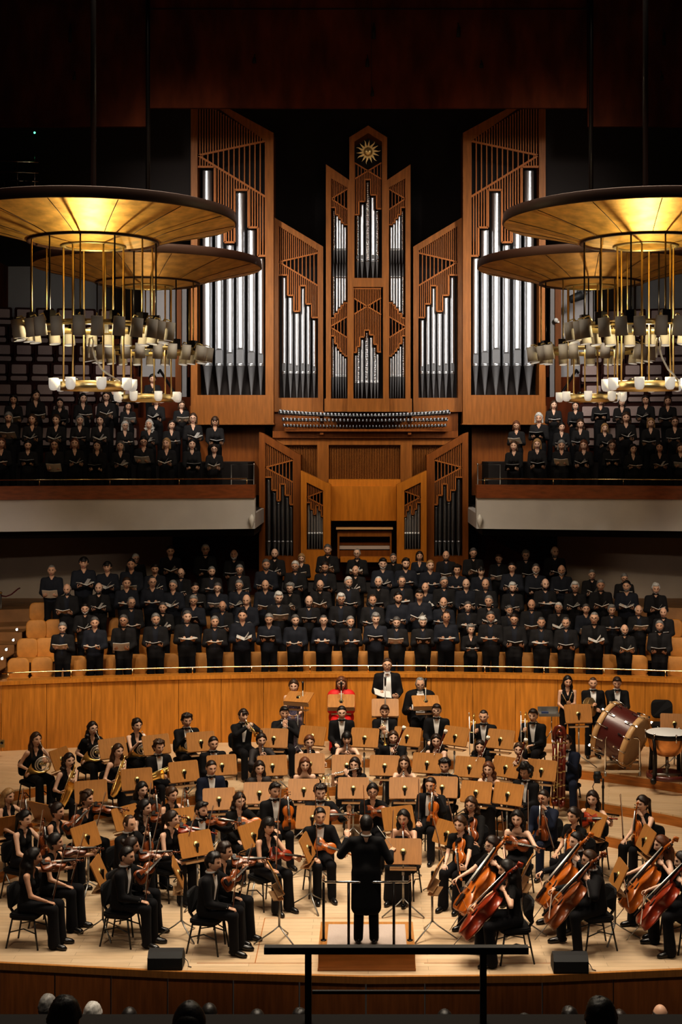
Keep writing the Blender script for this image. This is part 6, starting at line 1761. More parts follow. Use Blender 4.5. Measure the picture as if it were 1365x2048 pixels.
STANDS = [  # x, y of the desk, player(s) it serves (index), number of the stand on tall poles otherwise
 (122, 1519, 0), (226, 1498, 1), (313, 1491, 2), (402, 1485, 3), (548, 1478, 10), (625, 1473, 11), (730, 1477, 12), (815, 1475, 13), (912, 1474, 14), (1002, 1480, 15),
 (182, 1585, 4), (274, 1560, 5), (368, 1545, 6), (444, 1532, 7), (545, 1533, 16), (620, 1529, 17), (694, 1532, 18), (770, 1533, 19), (855, 1528, 20), (940, 1536, 21), (1013, 1536, 22), (1084, 1542, 23),
 (438, 1600, 8), (519, 1588, 24), (608, 1581, 25), (707, 1578, 26), (810, 1578, 27), (885, 1576, 28), (953, 1586, 29), (1017, 1590, 30),
 (85, 1627, 31), (10, 1655, 32), (172, 1675, 33), (199, 1744, 35, (-1, .02)), (253, 1637, 41, (-1, .8)), (376, 1640, 42), (505, 1672, 45, (-1, .7)), (392, 1690, 43), (356, 1747, 39, (-1, -.12)), (615, 1697, 47), (626, 1637, 49), (552, 1757, 51, (-1, -.25)),
 (797, 1638, 52), (807, 1705, 53), (872, 1748, 57, (1, -.25)), (896, 1669, 55, (1, .9)), (1051, 1742, 62, (1, -.3)), (1188, 1648, 64, (1, .5)), (1238, 1751, 66, (1, .05)), (1293, 1681, 65, (1, .12))]
def place_stands(T):
    for px, py, i, *fc in STANDS:
        root, yaw, ph, z0 = PEOPLE[i]
        best = None
        for z, (a, b) in zip((0, .2, .4), ((0, 6.72), (6.72, 7.98), (7.98, 9.42))):
            if z > z0 + .01: continue
            D = F * (HC - z - .90) / (py - HY); X = WX(px, D); r = math.hypot(X, D - TIER_C)
            e = max(a - r, r - b, 0) + (0 if abs(z - z0) < .01 else .05)
            if best is None or e < best[0]: best = (e, z, D, X)
        e, z, D, X = best
        d = Vector((root.x - X, root.y - D))
        if fc: d = Vector(fc[0])
        a = math.atan2(-d.x, d.y)         # player's side (+Y) turned to the player
        if not fc and abs(a) < 1.0: a *= .62
        if i in (39, 51, 57, 62, 66, 35):
            SMx = Matrix.Translation((X, D, z)) @ Matrix.Rotation(a, 4, 'Z') @ Matrix.Translation((0, 0, .92)) @ Matrix.Rotation(math.radians(-24), 4, 'X')
            e = empty('sheet_music', M=SMx, label='open white sheet music on the stand of the ' + ph, cat='sheet music', group='sheet music on the front stands')
            for sx in (-1, 1): MB().box((sx * .115, .013, -.01), (.228, .004, .31)).obj('page', 'paper_white', e)
        T['stand'].put(Matrix.Translation((X, D, z)) @ Matrix.Rotation(a, 4, 'Z'), 'wooden music stand in front of the ' + ph, 'music stand', 'wooden music stands')

ORD = 'first second third fourth fifth sixth seventh eighth ninth tenth eleventh twelfth thirteenth fourteenth fifteenth sixteenth seventeenth eighteenth nineteenth twentieth twenty-first twenty-second twenty-third twenty-fourth twenty-fifth twenty-sixth twenty-seventh twenty-eighth'.split()
# ---------------------------------------------------------------- the two choirs
# each entry: x,y of the head, hair code, cloth code (j jacket, s shirt), beard flag, glasses flag
CH1 = "126,1255,shortg,j,0 190,1245,shorts,s,0 248,1241,shorts,j,g 312,1238,shortg,j,b 374,1233,shorts,j,0 430,1243,shortg,j,0 485,1231,shortk,s,0 539,1238,shortg,s,0 591,1240,shorts,s,b 648,1241,crops,s,g 701,1243,shortg,j,b 752,1237,fullg,s,0 794,1244,shorts,j,b 846,1244,fullw,j,b 893,1234,thinb,s,g 942,1262,curlyg,j,0 982,1234,shorts,j,b 1029,1238,shortd,j,g 1084,1245,crops,j,b 1133,1245,thins,j,b 1189,1236,cropg,j,g 1249,1259,baldw,j,b 1320,1252,shortg,j,b"
CH2 = "170,1217,shortk,j,b 263,1205,thing,j,g 326,1215,shorts,j,0 388,1201,shortg,s,g 446,1212,baldg,j,g 494,1200,balds,s,0 557,1195,fullw,j,0 618,1202,balds,j,0 683,1198,fullw,j,g 746,1200,thinb,j,b 797,1195,shortk,s,b 840,1190,quiffk,s,0 888,1205,baldb,s,b 936,1213,shorts,j,0 978,1202,shortg,j,0 1019,1220,shorts,j,b 1064,1209,balds,j,0 1118,1215,shortw,j,g 1173,1218,shorts,s,0 1224,1220,fullg,j,0 1277,1220,baldw,j,0 1328,1225,balds,j,0"
CH3 = "135,1178,baldg,j,b 198,1176,balds,j,b 254,1166,shortb,s,0 305,1164,thins,s,g 347,1171,shortg,s,g 390,1175,shortk,j,0 436,1175,shorts,s,g 479,1170,shortg,s,g 531,1170,balds,s,0 581,1176,curlyg,j,g 641,1170,balds,j,g 697,1164,shortw,j,b 758,1164,thinw,j,b 804,1163,thins,j,g 851,1175,baldr,s,0 889,1164,shortg,j,g 933,1168,balds,s,0 972,1168,baldb,j,0 1026,1175,fullw,j,b 1091,1168,balds,j,b 1151,1174,fullw,j,g 1202,1170,shortg,j,0 1254,1172,shortk,s,b 1312,1177,fullw,j,b"
CH4 = "104,1141,cropg,s,0 167,1124,fringek,s,0 215,1134,fringek,s,0 263,1129,shortk,s,0 310,1138,quiffk,s,0 363,1146,balds,j,g 424,1143,shortg,j,b 479,1139,shortg,j,g 533,1129,shorts,s,b 591,1132,shortw,j,g 651,1134,shortd,j,b 712,1141,baldw,j,0 766,1127,quiffk,s,b 812,1127,quiffk,s,b 861,1131,shorty,s,0 915,1140,curlyk,s,0 963,1142,fringek,s,0 1025,1135,shortk,s,g 1073,1138,shorts,s,b 1124,1140,baldg,s,b 1185,1149,shortg,j,0 1249,1156,shortg,j,g"
CH5 = "272,1117,shortw,j,g 341,1102,quiffd,s,0 411,1099,shortw,j,g 469,1109,baldw,j,b 550,1107,balds,j,b 604,1116,boby,j,0 656,1099,shorts,j,0 715,1107,thing,j,g 787,1116,shorts,j,b 840,1112,bobd,s,0 893,1111,balds,j,b 947,1106,shorts,j,g 999,1117,shortb,j,0 1052,1110,fullg,j,g 1110,1103,baldw,j,b"
def score_tmpl(kind):
    """open choir score: spine at the origin along Y, opening towards +Z"""
    e = empty('choir_score')
    ang = {'v': .38, 'flat': .14, 'wide': .22}[kind]
    cov = MB(); pg = MB()
    w, h = .175, .25
    for s in (-1, 1):
        Rm = Matrix.Rotation(-s * ang, 4, 'Y')
        cov.box((s * w / 2, 0, -.004), (w, h, .004), 0, None) if False else cov.add(*_slab(s, w, h, -.007, -.003), 0, False, Rm)
        pg.add(*_slab(s, w * .96, h * .95, -.002, .008), 0, False, Rm)
    if kind == 'v':       # one leaf lifting
        Rm = Matrix.Rotation(-.95, 4, 'Y'); pg.add(*_slab(1, w * .9, h * .94, .0, .002), 0, False, Rm)
    cov.obj('cover', 'folder_black', e); pg.obj('pages', 'paper_white', e)
    return Tmpl(e)
def _slab(s, w, h, z0, z1):
    x = s * w
    V = [(0, -h / 2, z0), (x, -h / 2, z0), (x, h / 2, z0), (0, h / 2, z0), (0, -h / 2, z1), (x, -h / 2, z1), (x, h / 2, z1), (0, h / 2, z1)]
    return V, [(0, 3, 2, 1), (4, 5, 6, 7), (0, 1, 5, 4), (1, 2, 6, 5), (2, 3, 7, 6), (3, 0, 4, 7)]
def choir_pose(v, fem):
    w = [.15, .13, .16, .14, .12, .15, .14][v]; z = [1.14, 1.18, 1.10, 1.16, 1.20, 1.12, 1.08][v]; y = [-.30, -.28, -.31, -.29, -.26, -.30, -.28][v]
    if fem: w *= .95; z -= .03
    L = ((w, y, z - .02), (-.45, -.75, .35), (-.1, .1, 1), .6); Rr = ((-w, y, z - .02), (.45, -.75, .35), (.1, .1, 1), .6)
    hd = [(.22, .0, 0), (.12, .15, 0), (.26, -.1, 0), (.08, -.18, .03), (.30, .08, 0), (.18, .22, -.03), (.05, 0, 0)][v]
    return dict(stand=True, L=L, R=Rr, head=hd, lean=.01, h=.024, shoes=False), (y, z)
def put_chorister(T, X, Y, fz, s, yaw, v, fem, cloth, hair, beard, gl, skin, label, slabel, group, sgroup):
    P, (y, z) = choir_pose(v, fem)
    o = dict(fem=fem, outfit='jacket_' if False else ('shirt' if not fem else 'top'), sleeve='long', cloth=cloth, hair=hair, skin=skin, key=('c', v, fem, cloth == 'choir_cloth'), beard=beard, glasses=gl, lmat='trouser_cloth', **P)
    if fem: o['vneck'] = .09 if v % 2 else .05
    elif cloth == 'choir_cloth':
        o['outfit'] = 'suit'; o['bow'] = False; o['dark'] = True; o['buttoned'] = True
    M = Matrix.Translation((X, Y, fz)) @ Matrix.Rotation(yaw, 4, 'Z') @ Matrix.Scale(s, 4)
    root, *_ = make_person(o, M, label, group)
    for c in root.children:
        if c.name.startswith('shirt') and o['outfit'] == 'suit': set_mat(c, 'choir_shirt' if v % 3 else 'black_cloth')
    kind = ['v', 'flat', 'wide', 'v', 'flat', 'wide', 'flat'][v]
    tilt = [-.30, -.12, -.45, .02, -.60, -.22, -.75][v] + R.uniform(-.10, .10)
    # opening towards the singer: +Z of the score up and back to them
    SM = M @ Matrix.Translation((0, y - .085, z + .03)) @ Euler((-tilt if False else tilt, 0, R.uniform(-.25, .25)), 'XYZ').to_matrix().to_4x4() @ Matrix.Rotation(0, 4, 'Z')
    o_ = T['score_' + kind].put(SM, slabel, 'score', sgroup)
    r = R.random()
    ch = {c.name.split('.')[0]: c for c in o_.children}
    set_mat(ch['cover'], 'folder_black' if r < .62 else ('paper_cream' if r < .9 else 'paper_white'))
    return M
def hair_parse(c, fem):
    st, col = c[:-1], c[-1]
    return (st, col)
ROWN = ['front choir row', 'second choir row', 'third choir row', 'fourth choir row', 'top choir row']
def place_choir(T):
    for k, row in enumerate((CH1, CH2, CH3, CH4, CH5)):
        fz = 1.49 + .3 * k
        for i, t in enumerate(row.split()):
            hx, hy, hr, cl, fl = t.split(','); hx, hy = float(hx), float(hy)
            D = 30.28 + .9 * k
            for _ in range(3):
                X = WX(hx, D); D = 30.32 + .9 * k - X * X / 59
            D = D + R.uniform(-.03, .03)
            s = (WZ(hy, D) - fz) / 1.63; s = min(max(s, .86), 1.10)
            fem = hr.startswith('bob') or hr == 'curlyg' and k == 0
            cloth = 'choir_cloth' if cl == 'j' else 'choir_shirt'
            hair = hair_parse(hr, fem)
            n = len(row.split())
            pos = ORD[i] + ' from the lit steps' if i < (n + 1) // 2 else ORD[n - 1 - i] + ' from the kettledrum end'
            if i == 0: pos = 'nearest the lit steps'
            if i == n - 1: pos = 'nearest the kettledrum end'
            ds = 'black jacket' if cl == 'j' else 'dark shirt'
            yaw = math.atan2(-X * .55, 26) * -1
            yaw = -X * .022 + R.uniform(-.15, .15)
            beard = R.choice('ggwsd') if 'b' in fl else None
            put_chorister(T, X, D, fz, s, yaw, R.randrange(7), fem, cloth, hair, beard, 'g' in fl, R.choice([0, 0, 0, 1, 1, 2]),
                          'person in %s holding a score, %s, %s' % (ds, pos, ROWN[k]), 'choir score held by the singer %s, %s' % (pos, ROWN[k]), 'singers of the lower choir', 'scores of the lower choir')
            if k < 4: 
                pass
    # upholstered chairs behind the singers
    rows = [([37, 84] + [int(t.split(',')[0]) + 26 for t in CH1.split()] + [1358], 0, 'front'), ([55, 92] + [int(t.split(',')[0]) + 25 for t in CH2.split()] + [1360], 1, 'second'), ([73, 110] + [int(t.split(',')[0]) + 24 for t in CH3.split()[:9]] + [1345], 2, 'third'), ([79, 130], 3, 'fourth')]
    for xs, k, nm in rows:
        n = len(xs)
        for i, hx in enumerate(xs):
            D = 30.75 + .9 * k - (.12 if k == 0 else 0)
            for _ in range(3):
                X = WX(hx, D); D = 30.80 + .9 * k - X * X / 59
            pos = ORD[i] + ' from the lit steps' if i < 14 else ORD[n - 1 - i] + ' from the kettledrum end'
            T['choir_chair'].put(Matrix.Translation((X, D, 1.49 + .3 * k)) @ Matrix.Rotation(-X * .022, 4, 'Z'), 'orange upholstered chair, %s, %s choir row' % (pos, nm), 'chair', 'upholstered choir chairs')

WL = [["56,890,bunk", "109,890,bobb", "149,887,bobr", "195,892,longd", "241,892,bobs", "288,883,bunk", "334,887,boby", "384,889,longk", "429,898,bund", "3,887,bobr"],
      ["17,835,bobg", "65,839,curlsb", "113,840,bunb", "160,841,bobg", "201,841,longk", "250,852,bobw", "299,849,curlsw", "343,850,bobd", "386,837,bobb", "430,843,bobfringeb"],
      ["27,799,longk", "71,791,longd", "120,807,longk", "166,797,longk", "213,793,longd", "256,812,longk", "313,801,bobr", "363,810,bobb", "305,758,pony" + "k", "226,774,bobd"]]
WR = [["1029,892,bobb", "1075,888,boby", "1124,890,bobg", "1169,890,longr", "1225,890,curlsb", "1267,898,longk", "1320,895,bobk", "1362,896,bobb"],
      ["1034,851,bobr", "1079,836,bobw", "1124,854,bunk", "1162,848,wavyb", "1210,856,boby", "1253,835,wavyb", "1303,846,boby", "1351,844,bunb"],
      ["1108,810,bobb", "1152,812,bobk", "1202,802,bobb", "1245,804,bobk", "1293,800,bobd", "1337,802,bobb"]]
def place_balconies(T):
    for side, rows in (('left', WL), ('right', WR)):
        for k, row in enumerate(rows):
            items = []
            for t in row:
                hx, hy, hr = t.split(','); items.append((float(hx), float(hy), hr))
            items.sort(key=lambda a: abs(a[0] - CX))
            for i, (hx, hy, hr) in enumerate(items):
                kk = k + (1 if hy < 780 else 0); fz = 5.35 + .58 * kk
                D = 33.7 + .9 * kk
                for _ in range(3):
                    X = WX(hx, D); D = bal_y(X) + 1.15 + .9 * kk
                s = (WZ(hy, D) - fz) / 1.63; s = min(max(s, .84), 1.06)
                st, col = hr[:-1], hr[-1]
                pos = 'nearest the organ' if i == 0 else ORD[i] + ' from the organ'
                rn = ['front row', 'middle row', 'rear row'][k]
                put_chorister(T, X, D, fz, s, -X * .03 + R.uniform(-.15, .15), R.randrange(7), True, 'choir_cloth', (st, col), None, R.random() < .25, R.choice([0, 1, 1]),
                              'person in black holding a score, %s, %s of %s-side balcony' % (pos, rn, side), 'choir score of the singer %s, %s of %s-side balcony' % (pos, rn, side), 'singers of the %s-side balcony' % side, 'scores of the balcony choirs')
        # empty tip-up seats climbing behind
        for k in range(2, 9):
            fz = 5.35 + .58 * k
            xs = [6 + 42 * j - (k % 2) * 10 for j in range(7)] if side == 'left' else [1188 + 43 * j - (k % 2) * 8 for j in range(5)]
            if side == 'left' and k > 6: xs = xs[:6]
            xs = sorted(xs, key=lambda a: abs(a - CX))
            for j, px in enumerate(xs):
                D = 34 + .9 * k
                for _ in range(3): X = WX(px, D); D = bal_y(X) + 1.40 + .9 * k
                pos = 'nearest the organ' if j == 0 else ORD[j] + ' from the organ'
                T['hall_seat'].put(Matrix.Translation((X, D, fz)) @ Matrix.Rotation(-X * .03, 4, 'Z'), 'empty pale tip-up seat, %s, %s row of %s-side balcony' % (pos, ['', '', 'lowest visible', 'second visible', 'third visible', 'fourth visible', 'fifth visible', 'sixth visible', 'topmost'][k], side), 'seat', 'tip-up balcony seats')

def place_standing(T):
    def person(hx, hy, z, oc, hs, hc, L, Rr, label, hzs=1.63, yaw=0., D=None, lim=(.93, 1.09), **kw):
        if D is None: D = F * (HC - z - hzs) / (hy - HY)
        X = WX(hx, D); s = (WZ(hy, D) - z) / hzs; s = min(max(s, lim[0]), lim[1])
        o = outfit(oc); o.update(stand=hzs > 1.4, L=L, R=Rr, hair=(hs, hc), lean=.01); o.update(kw)
        lean = o['lean']; RM = Matrix.Rotation(yaw, 4, 'Z'); off = RM @ (Vector((o.get('side', 0), -(.03 if hzs > 1.4 else .01) - lean, 0)) * s)
        M = Matrix.Translation((X - off.x, D - off.y, z)) @ RM @ Matrix.Scale(s, 4)
        make_person(o, M, label, kw.get('group'))
        return M
    # conductor, back to the hall
    M = person(733, 1649, .308, 'T', 'short', 'k', ((.27, -.26, 1.38), (.1, -.6, .7), (0, -.6, -.7), .5), ((-.35, -.22, 1.20), (-.35, -.85, .2), (.2, .2, -.9), 1.1), 'person in black tailcoat conducting with raised baton from the podium', yaw=pi, D=18.38, head=(.05, .05, 0), poleL=(.5, .3, -.9), poleR=(-.45, .3, -.9), lower='trousers')
    e = empty('baton', M=M @ frame_mat((-.38, -.31, 1.22), (.55, -.2, .72), (0, -1, 0)), label='thin pale baton in the conductor\'s raised hand', cat='baton')
    MB().tube([(0, .02, 0), (0, .38, 0)], [.0045, .0025], 5).obj('stick', 'ivory', e); MB().tube([(0, -.03, 0), (0, .0, 0), (0, .03, 0)], [.007, .012, .005], 8).obj('grip', 'drum_hoop', e)
    # percussion
    D = 27.9
    Z = .6
    person(1136, 1371, Z, 'w', 'long', 'k', ((.02, -.27, 1.17), (-.5, -.7, .4), (-.5, .1, .6), 1.1), ((-.10, -.25, 1.07), (.3, -.8, -.2), (.3, .2, -.8), 1.0), 'person in black sleeveless top standing with drumsticks behind a music stand', D=28.1, head=(.22, .1, 0))
    for k in range(2):
        e = empty('drumstick', (WX(1139 - 6 * k, 27.78), 27.78, WZ(1402, 27.78)), ['drumstick held upright by the standing percussionist in sleeveless black', 'drumstick held low by the standing percussionist in sleeveless black'][k], 'drumstick', 'drumsticks')
        e.rotation_euler = (.2, .3 - .8 * k, 0)
        MB().tube([(0, 0, -.12), (0, 0, .18)], [.008, .005], 6).obj('shaft', 'drum_hoop', e); MB().ball((0, 0, .19), .012).obj('tip', 'ivory', e)
    M = person(1187, 1368, Z, 'm', 'crop', 'b', ((.13, -.26, 1.06), (-.6, -.6, .4), (-.8, .1, .1), 1.0), ((-.05, -.27, 1.16), (.1, -.6, .6), (.7, .1, -.2), 1.0), 'person in black tuxedo standing upright with a pair of cymbals', D=27.9, head=(.1, -.1, 0))
    for k, (x, y, z, yaw) in enumerate([(-.14, -.33, 1.17, .75), (-.06, -.30, 1.16, .95)]):
        e = empty('cymbal', M=M @ Matrix.Translation((x, y, z)) @ Matrix.Rotation(yaw, 4, 'Z') @ Matrix.Rotation(pi / 2 - .15, 4, 'X') @ Matrix.Diagonal((.9, .9, .9, 1)), label=['bronze cymbal nearer the music stand, held by the tuxedoed percussionist', 'bronze cymbal against the chest of the tuxedoed percussionist'][k], cat='cymbal', group='pair of hand cymbals')
        MB().lathe([(.001, .035), (.03, .033), (.055, .012), (.22, .0), (.225, -.004), (.22, -.004), (.055, .008), (.001, .03)], 30).obj('plate', 'cymbal', e)
        MB().tube([(0, 0, .03), (0, .02, .09), (0, -.02, .10), (0, 0, .035)], .008, 5).obj('strap', 'ebony', e)
    person(1235, 1366, Z, 'm', 'quiff', 'd', ((.12, -.44, 1.12), (-.3, -.9, -.1), (0, -.3, -1), .3), ((-.02, -.47, 1.14), (.2, -.9, -.05), (0, -.3, -1), .2), 'person in black tuxedo leaning with both hands on the bass drum', D=27.75, lean=.08, head=(.3, -.2, 0))
    # the four soloists in front of the timber wall
    zs = .6
    person(588, 1372, zs, 'd', 'bun', 'b', ((.07, -.29, .70), (-.8, -.5, 0), (0, -.2, -1), .8), ((-.07, -.29, .70), (.8, -.5, 0), (0, -.2, -1), .8), 'person in dark sequinned dress seated against the timber wall', hzs=1.22, D=28.75, cloth='sequin_cloth', lmat='sequin_cloth', sleeve='strapless', skin=1, lim=(.8, 1.3))
    person(683, 1367, zs, 'l', 'bob', 'r', ((.08, -.27, .78), (-.8, -.5, 0), (0, -.2, -1), .8), ((-.08, -.27, .78), (.8, -.5, 0), (0, -.2, -1), .8), 'person in bright red dress seated against the timber wall', hzs=1.22, D=28.75, cloth='red_cloth', lmat='red_cloth', lower='skirt', glasses=True, vneck=.07, lim=(.8, 1.3), fat=.06)
    M = person(775, 1330, zs, 'T', 'short', 'b', ((.20, -.27, 1.06), (-.4, -.7, .1), (-.6, .2, .4), .8), ((-.16, -.27, 1.10), (.4, -.75, .3), (.2, .2, .9), .7), 'person in black tailcoat standing and singing from a score', D=28.7, head=(.05, 0, 0), glasses=True, lim=(.9, 1.12))
    T['score_flat'].put(M @ Matrix.Translation((-.10, -.40, 1.13)) @ Euler((.35, .25, .2), 'XYZ').to_matrix().to_4x4(), 'open score held by the standing soloist in tailcoat', 'score', 'soloists\' scores')
    M = person(841, 1368, zs, 'T', 'thin', 'g', ((.20, -.27, .80), (-.5, -.7, .0), (-.2, -.2, .9), .7), ((-.20, -.27, .80), (.5, -.7, .0), (.2, -.2, .9), .7), 'person in black tailcoat seated and reading a score', hzs=1.22, D=28.7, head=(.28, 0, 0), beard='g', glasses=True, lim=(.8, 1.3), buttoned=False, fat=.05)
    T['score_wide'].put(M @ Matrix.Translation((0, -.38, .82)) @ Euler((.2, 0, .0), 'XYZ').to_matrix().to_4x4(), 'open score on the lap of the seated soloist in tailcoat', 'score', 'soloists\' scores')
    for px, lb in ((588, 'seated soloist in sequins'), (683, 'soloist in the red dress'), (841, 'seated soloist in tailcoat')):
        D = 28.75
        T['chair'].put(Matrix.Translation((WX(px, D), D + .1, zs)), 'black chair under the ' + lb, 'chair', 'orchestra chairs')
    # their desks on raised poles, and two for percussion
    for px, py, lb, D, yaw in ((598, 1394, 'soloist in the sequinned dress', 28.0, -.35), (683, 1402, 'soloist in the red dress', 27.9, 0), (771, 1415, 'standing soloist', 27.9, 0), (852, 1402, 'seated soloist in tailcoat', 27.9, .1), (1157, 1427, 'percussionist with drumsticks', 27.2, .15), (1350, 1446, 'kettledrum', 27.0, -.2)):
        zd = WZ(py, D)
        h = zd - .6
        o = tmpl_stand({'soloist in the sequinned dress': -66, 'soloist in the red dress': -56, 'standing soloist': -30, 'seated soloist in tailcoat': -64}.get(lb, -24), h).put(Matrix.Translation((WX(px, D), D, .6)) @ Matrix.Rotation(yaw, 4, 'Z'), 'tall music stand of the ' + lb, 'music stand', 'wooden music stands')
    # spare chair by the kettledrum
    D = 28.4
    T['chair'].put(Matrix.Translation((WX(1327, D), D, .6)) @ Matrix.Rotation(-.1, 4, 'Z') @ Matrix.Diagonal((1.1, 1.1, 1.25, 1)), 'empty black chair against the timber wall behind the kettledrum', 'chair', 'orchestra chairs')
    # trumpets standing on their bells among the woodwinds
    for i, (px, py, z) in enumerate([(648, 1556, .4), (657, 1598, .2), (1242 - 100, 1560, .2)][:2]):
        D = GD(py, z)
        T['trumpet'].put(Matrix.Translation((WX(px, D), D, z + .487)) @ frame_mat((0, 0, 0), (0, 0, -1), (1, -.3, 0)), ['spare trumpet standing on its bell on the upper riser', 'spare trumpet standing on its bell on the lower riser'][i], 'trumpet', 'trumpets')
    # water bottles and cases near the woodwinds
    for i, (px, py) in enumerate([(372, 1566), (745, 1525), (650, 1545)]):
        z = .2 if i else .2; D = GD(py, z)
        e = empty('water_bottle', (WX(px, D), D, z), ['clear water bottle under the baritone saxophonist\'s stand', 'clear water bottle on the riser behind the flautist', 'clear water bottle on the riser behind the resting flautists'][i], 'bottle', 'water bottles')
        MB().lathe([(.001, 0), (.032, .0), (.033, .15), (.014, .20), (.014, .215)], 10).obj('bottle_body', 'chrome', e)
        MB().lathe([(.016, .213), (.016, .235), (.001, .236)], 8).obj('cap', 'plastic_white', e)
    # audience seen from behind
    AUD = [(128, 2042, 8.6, 2.05, 'full', 'k'), (378, 2050, 8.6, 2.05, 'long', 'k'), (1203, 2044, 8.6, 2.05, 'full', 'k'),
           (95, 2016, 15.6, -1.6, 'full', 'g'), (185, 2032, 15.2, -1.6, 'full', 'w'), (418, 2032, 15.6, -1.6, 'short', 'k'), (514, 2044, 15.6, -1.6, 'short', 'k'), (600, 2044, 15.5, -1.6, 'full', 'k'), (890, 2044, 15.6, -1.6, 'short', 'k'), (1050, 2052, 15.6, -1.6, 'short', 'k'), (1140, 2040, 15.6, -1.6, 'full', 'k'), (1240, 2045, 15.6, -1.6, 'bob', 'd'), (1322, 2033, 15.6, -1.6, 'bald', 'd'), (258, 2040, 15.6, -1.6, 'short', 'k')]
    AL = ['large dark head low beneath the first violins', 'large dark head between the black wedge and the railing', 'large dark head beneath the cello-side black wedge', 'pale head nearest the hall side below the stage edge', 'whitest head below the stage front', 'dark head just outside the railing post', 'dark head between two others before the railing', 'dark head against the railing post', 'dark head within the railing frame', 'dark head just beyond the railing on the cello side', 'dark head beside the large one on the cello side', 'dark head below the cello-side wedge', 'head at the far cello side', 'small dark head under the violin-side wedge']
    for i, (hx, hy, D, z, hs, hc) in enumerate(AUD):
        s = 1. ; zz = WZ(hy, D) - 1.22
        o = outfit('q'); o.update(L=LAPL, R=LAPR, hair=(hs, hc), head=(.02, 0, 0), cloth='black_cloth', key='aud', shoes=True)
        M = Matrix.Translation((WX(hx, D), D, zz)) @ Matrix.Rotation(pi, 4, 'Z')
        make_person(o, M, 'person seen from behind, ' + AL[i], 'audience members')
        e = empty('audience_seat', (WX(hx, D), D, zz), 'dark seat under the ' + AL[i].replace('head', 'head,', 1).replace(',', ''), 'seat', 'audience seats')
        h0 = zz - z if zz > z else .0
        MB().box((0, -.0, .43), (.48, .46, .08)).obj('seat', 'void_dark', e); MB().box((0, -.27, .68), (.48, .06, .5)).obj('backrest', 'void_dark', e)
        MB().box((0, 0, .2 - h0 / 2), (.4, .4, .4 + h0)).obj('base', 'void_dark', e)

# ================================================================ LIGHT AND CAMERA
def area(name, loc, size, energy, col, target=None, sizey=None, spread=180):
    l = bpy.data.lights.new(name, 'AREA'); l.energy = energy; l.color = col; l.size = size
    if sizey: l.shape = 'RECTANGLE'; l.size_y = sizey
    l.spread = math.radians(spread)
    o = bpy.data.objects.new(name, l); COL.objects.link(o); o.location = loc
    d = Vector(target if target else (loc[0], loc[1], 0)) - Vector(loc)
    o.rotation_euler = d.to_track_quat('-Z', 'Y').to_euler()
    return o
def spot(name, loc, target, energy, col, ang, blend=.6, r=.25):
    l = bpy.data.lights.new(name, 'SPOT'); l.energy = energy; l.color = col; l.spot_size = math.radians(ang); l.spot_blend = blend; l.shadow_soft_size = r
    o = bpy.data.objects.new(name, l); COL.objects.link(o); o.location = loc
    o.rotation_euler = (Vector(target) - Vector(loc)).to_track_quat('-Z', 'Y').to_euler()
    return o
def build_lights():
    W = (1, .87, .70)
    area('stage_light', (0, 21.5, 17.4), 12, 1700, W, (0, 22.4, 0), 5, 120)
    for x in (-4, 0, 4):
        for y in (17.0, 22.):
            spot('stage_spot', (x, y, 17.5), (x * .95, y + 2.0, 0), 1750, W, 50, .8, .35)
    # front-of-house lights: faces, choir and the lower wall under the balconies
    for x in (-5, 0, 5):
        spot('house_spot', (x, 3.5, 15.2), (x * .8, 22.0, 0.4), 2300, (1, .84, .66), 22, .7, .3)
    for x in (-8.4, -5.2, -1.8, 1.8, 5.2, 8.4):
        spot('house_spot', (x * .8, 3.5, 14.6), (x, 31.8, 2.2), 4300, (1, .88, .74), 12.5, .6, .3)
    for x in (-5, 0, 5): spot('choir_spot', (x, 21, 17.5), (x, 31.2, 2.2), 2500, (1, .88, .74), 20, .9, .4)
    for s in (-1, 1): spot('balcony_spot', (s * 9.6, 19, 11.0), (s * 6.2, 35.2, 7.0), 120, (1, .84, .80), 44, .9, .5)
    for s in (-1, 1): spot('house_spot', (s * 7.5, 3, 10.6), (s * 8.3, 35.6, 3.2), 1500, (1, .86, .74), 9, .8, .2)  # extra low spots added to brighten the beige wall under the balconies
    # organ
    for s in (-1, 1):
        spot('organ_spot', (s * 3.2, 23, 11.5), (s * 2.2, 36, 11.0), 190, (1, .74, .46), 62, .8, .4)
        area('pipe_streak_fill', (s * 1.8, 28.5, 10.8), 1.5, 52, (1, .95, .88), (s * 4.2, 36, 9.6), 3.2, 60)  # unseen panels added to draw bright streaks on the pipes
        area('pipe_streak_fill', (s * 8.5, 25, 16.0), 1.2, 120, (1, .95, .88), (s * 3.2, 36, 10.4), 2.5, 42)  # further added pair, higher up, streaking the pipes' other side
    area('centre_streak_fill', (0, 28.5, 13.2), .7, 16, (1, .95, .88), (0, 36, 10.0), 3, 80)  # unseen panel added likewise for the central pipes
    spot('console_spot', (0, 29, 12.5), (0, 35.3, 4.6), 380, (1, .76, .44), 18, .8, .2)
    spot('ceiling_panel_fill', (0, 22, 11.5), (0, 34, 17.0), 420, (1, .5, .3), 70, 1., .5)  # spot added only to brighten the dark ceiling panel
    w = bpy.data.worlds.new('World'); SC.world = w; w.use_nodes = True
    w.node_tree.nodes['Background'].inputs[0].default_value = (1, .78, .62, 1); w.node_tree.nodes['Background'].inputs[1].default_value = .02
def build_camera():
    c = bpy.data.cameras.new('camera'); c.sensor_width = 36; c.sensor_fit = 'AUTO'; c.lens = F / 2048 * 36
    c.shift_x = (682.5 - CX) / 2048; c.shift_y = -(1024 - HY) / 2048
    c.clip_end = 200
    o = bpy.data.objects.new('camera', c); COL.objects.link(o); o.location = (0, 0, HC); o.rotation_euler = (pi / 2, 0, 0)
    SC.camera = o

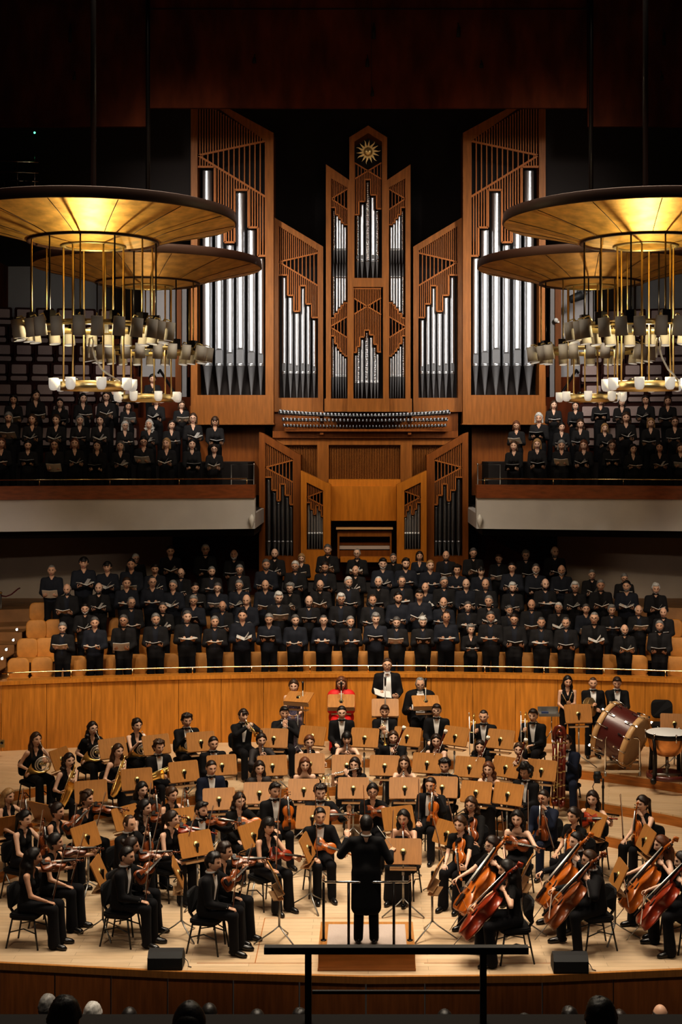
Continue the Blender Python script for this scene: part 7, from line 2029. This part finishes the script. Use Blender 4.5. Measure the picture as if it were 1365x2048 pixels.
def main():
    build_camera(); build_lights()
    build_stage(); build_floor_seams(); build_rail(); build_balconies(); build_organ()
    for X, D, lb, fr, ph in ((WX(187, 22), 22, 'gilded disc chandelier nearest the violins side, brightly lit underneath', 1, 0.), (WX(296, 27.6), 27.6, 'dimmer gilded disc chandelier farther back on the violins side', 0, .4), (WX(1292, 22), 22, 'gilded disc chandelier nearest the cellos side, brightly lit underneath', 1, .2), (WX(1183, 27.6), 27.6, 'dimmer gilded disc chandelier farther back on the cellos side', 0, .6)):
        build_chandelier(X, D, lb, fr, ph)
    T = dict(chair=tmpl_chair(), stand=tmpl_stand(), choir_chair=tmpl_choir_chair(), hall_seat=tmpl_hall_seat(), bow=tmpl_bow(), clarinet=tmpl_clarinet(), oboe=tmpl_oboe(), flute=tmpl_flute(), tenor=tmpl_sax(1.15, 'saxophone'), horn=tmpl_horn(), trumpet=tmpl_trumpet(), trombone=tmpl_trombone(), bassoon=tmpl_bassoon(), contrabassoon=build_contrabassoon())
    used = {}
    for i, r in enumerate(ORCH):
        for nm, _ in pose(r[5], r[6])['items']:
            if nm in ('violin', 'viola', 'cello'): used.setdefault((nm, VCOL.get(i, 'b')))
    for nm, c in used:
        T[nm + '_' + c] = {'violin': lambda c: fiddle(1., .036, c, .13, 'violin'), 'viola': lambda c: fiddle(1.14, .042, c, .13, 'viola'), 'cello': lambda c: fiddle(2.1, .13, c, .13, 'cello', .27)}[nm](c)
    for k in ('v', 'flat', 'wide'): T['score_' + k] = score_tmpl(k)
    build_percussion(); build_stage_gear()
    place_orchestra(T); place_stands(T); place_standing(T); place_choir(T); place_balconies(T)
    for t in T.values():
        if isinstance(t, Tmpl) and not t.used:
            for c in list(t.root.children): bpy.data.objects.remove(c)
            bpy.data.objects.remove(t.root)
    SC.view_settings.view_transform = 'Standard'; SC.view_settings.look = 'Medium High Contrast'; SC.view_settings.exposure = .1
    SC.cycles.max_bounces = 5; SC.cycles.diffuse_bounces = 3; SC.cycles.glossy_bounces = 3; SC.cycles.transmission_bounces = 2
    SC.cycles.use_denoising = True
    SC.cycles.sample_clamp_indirect = 6
main()
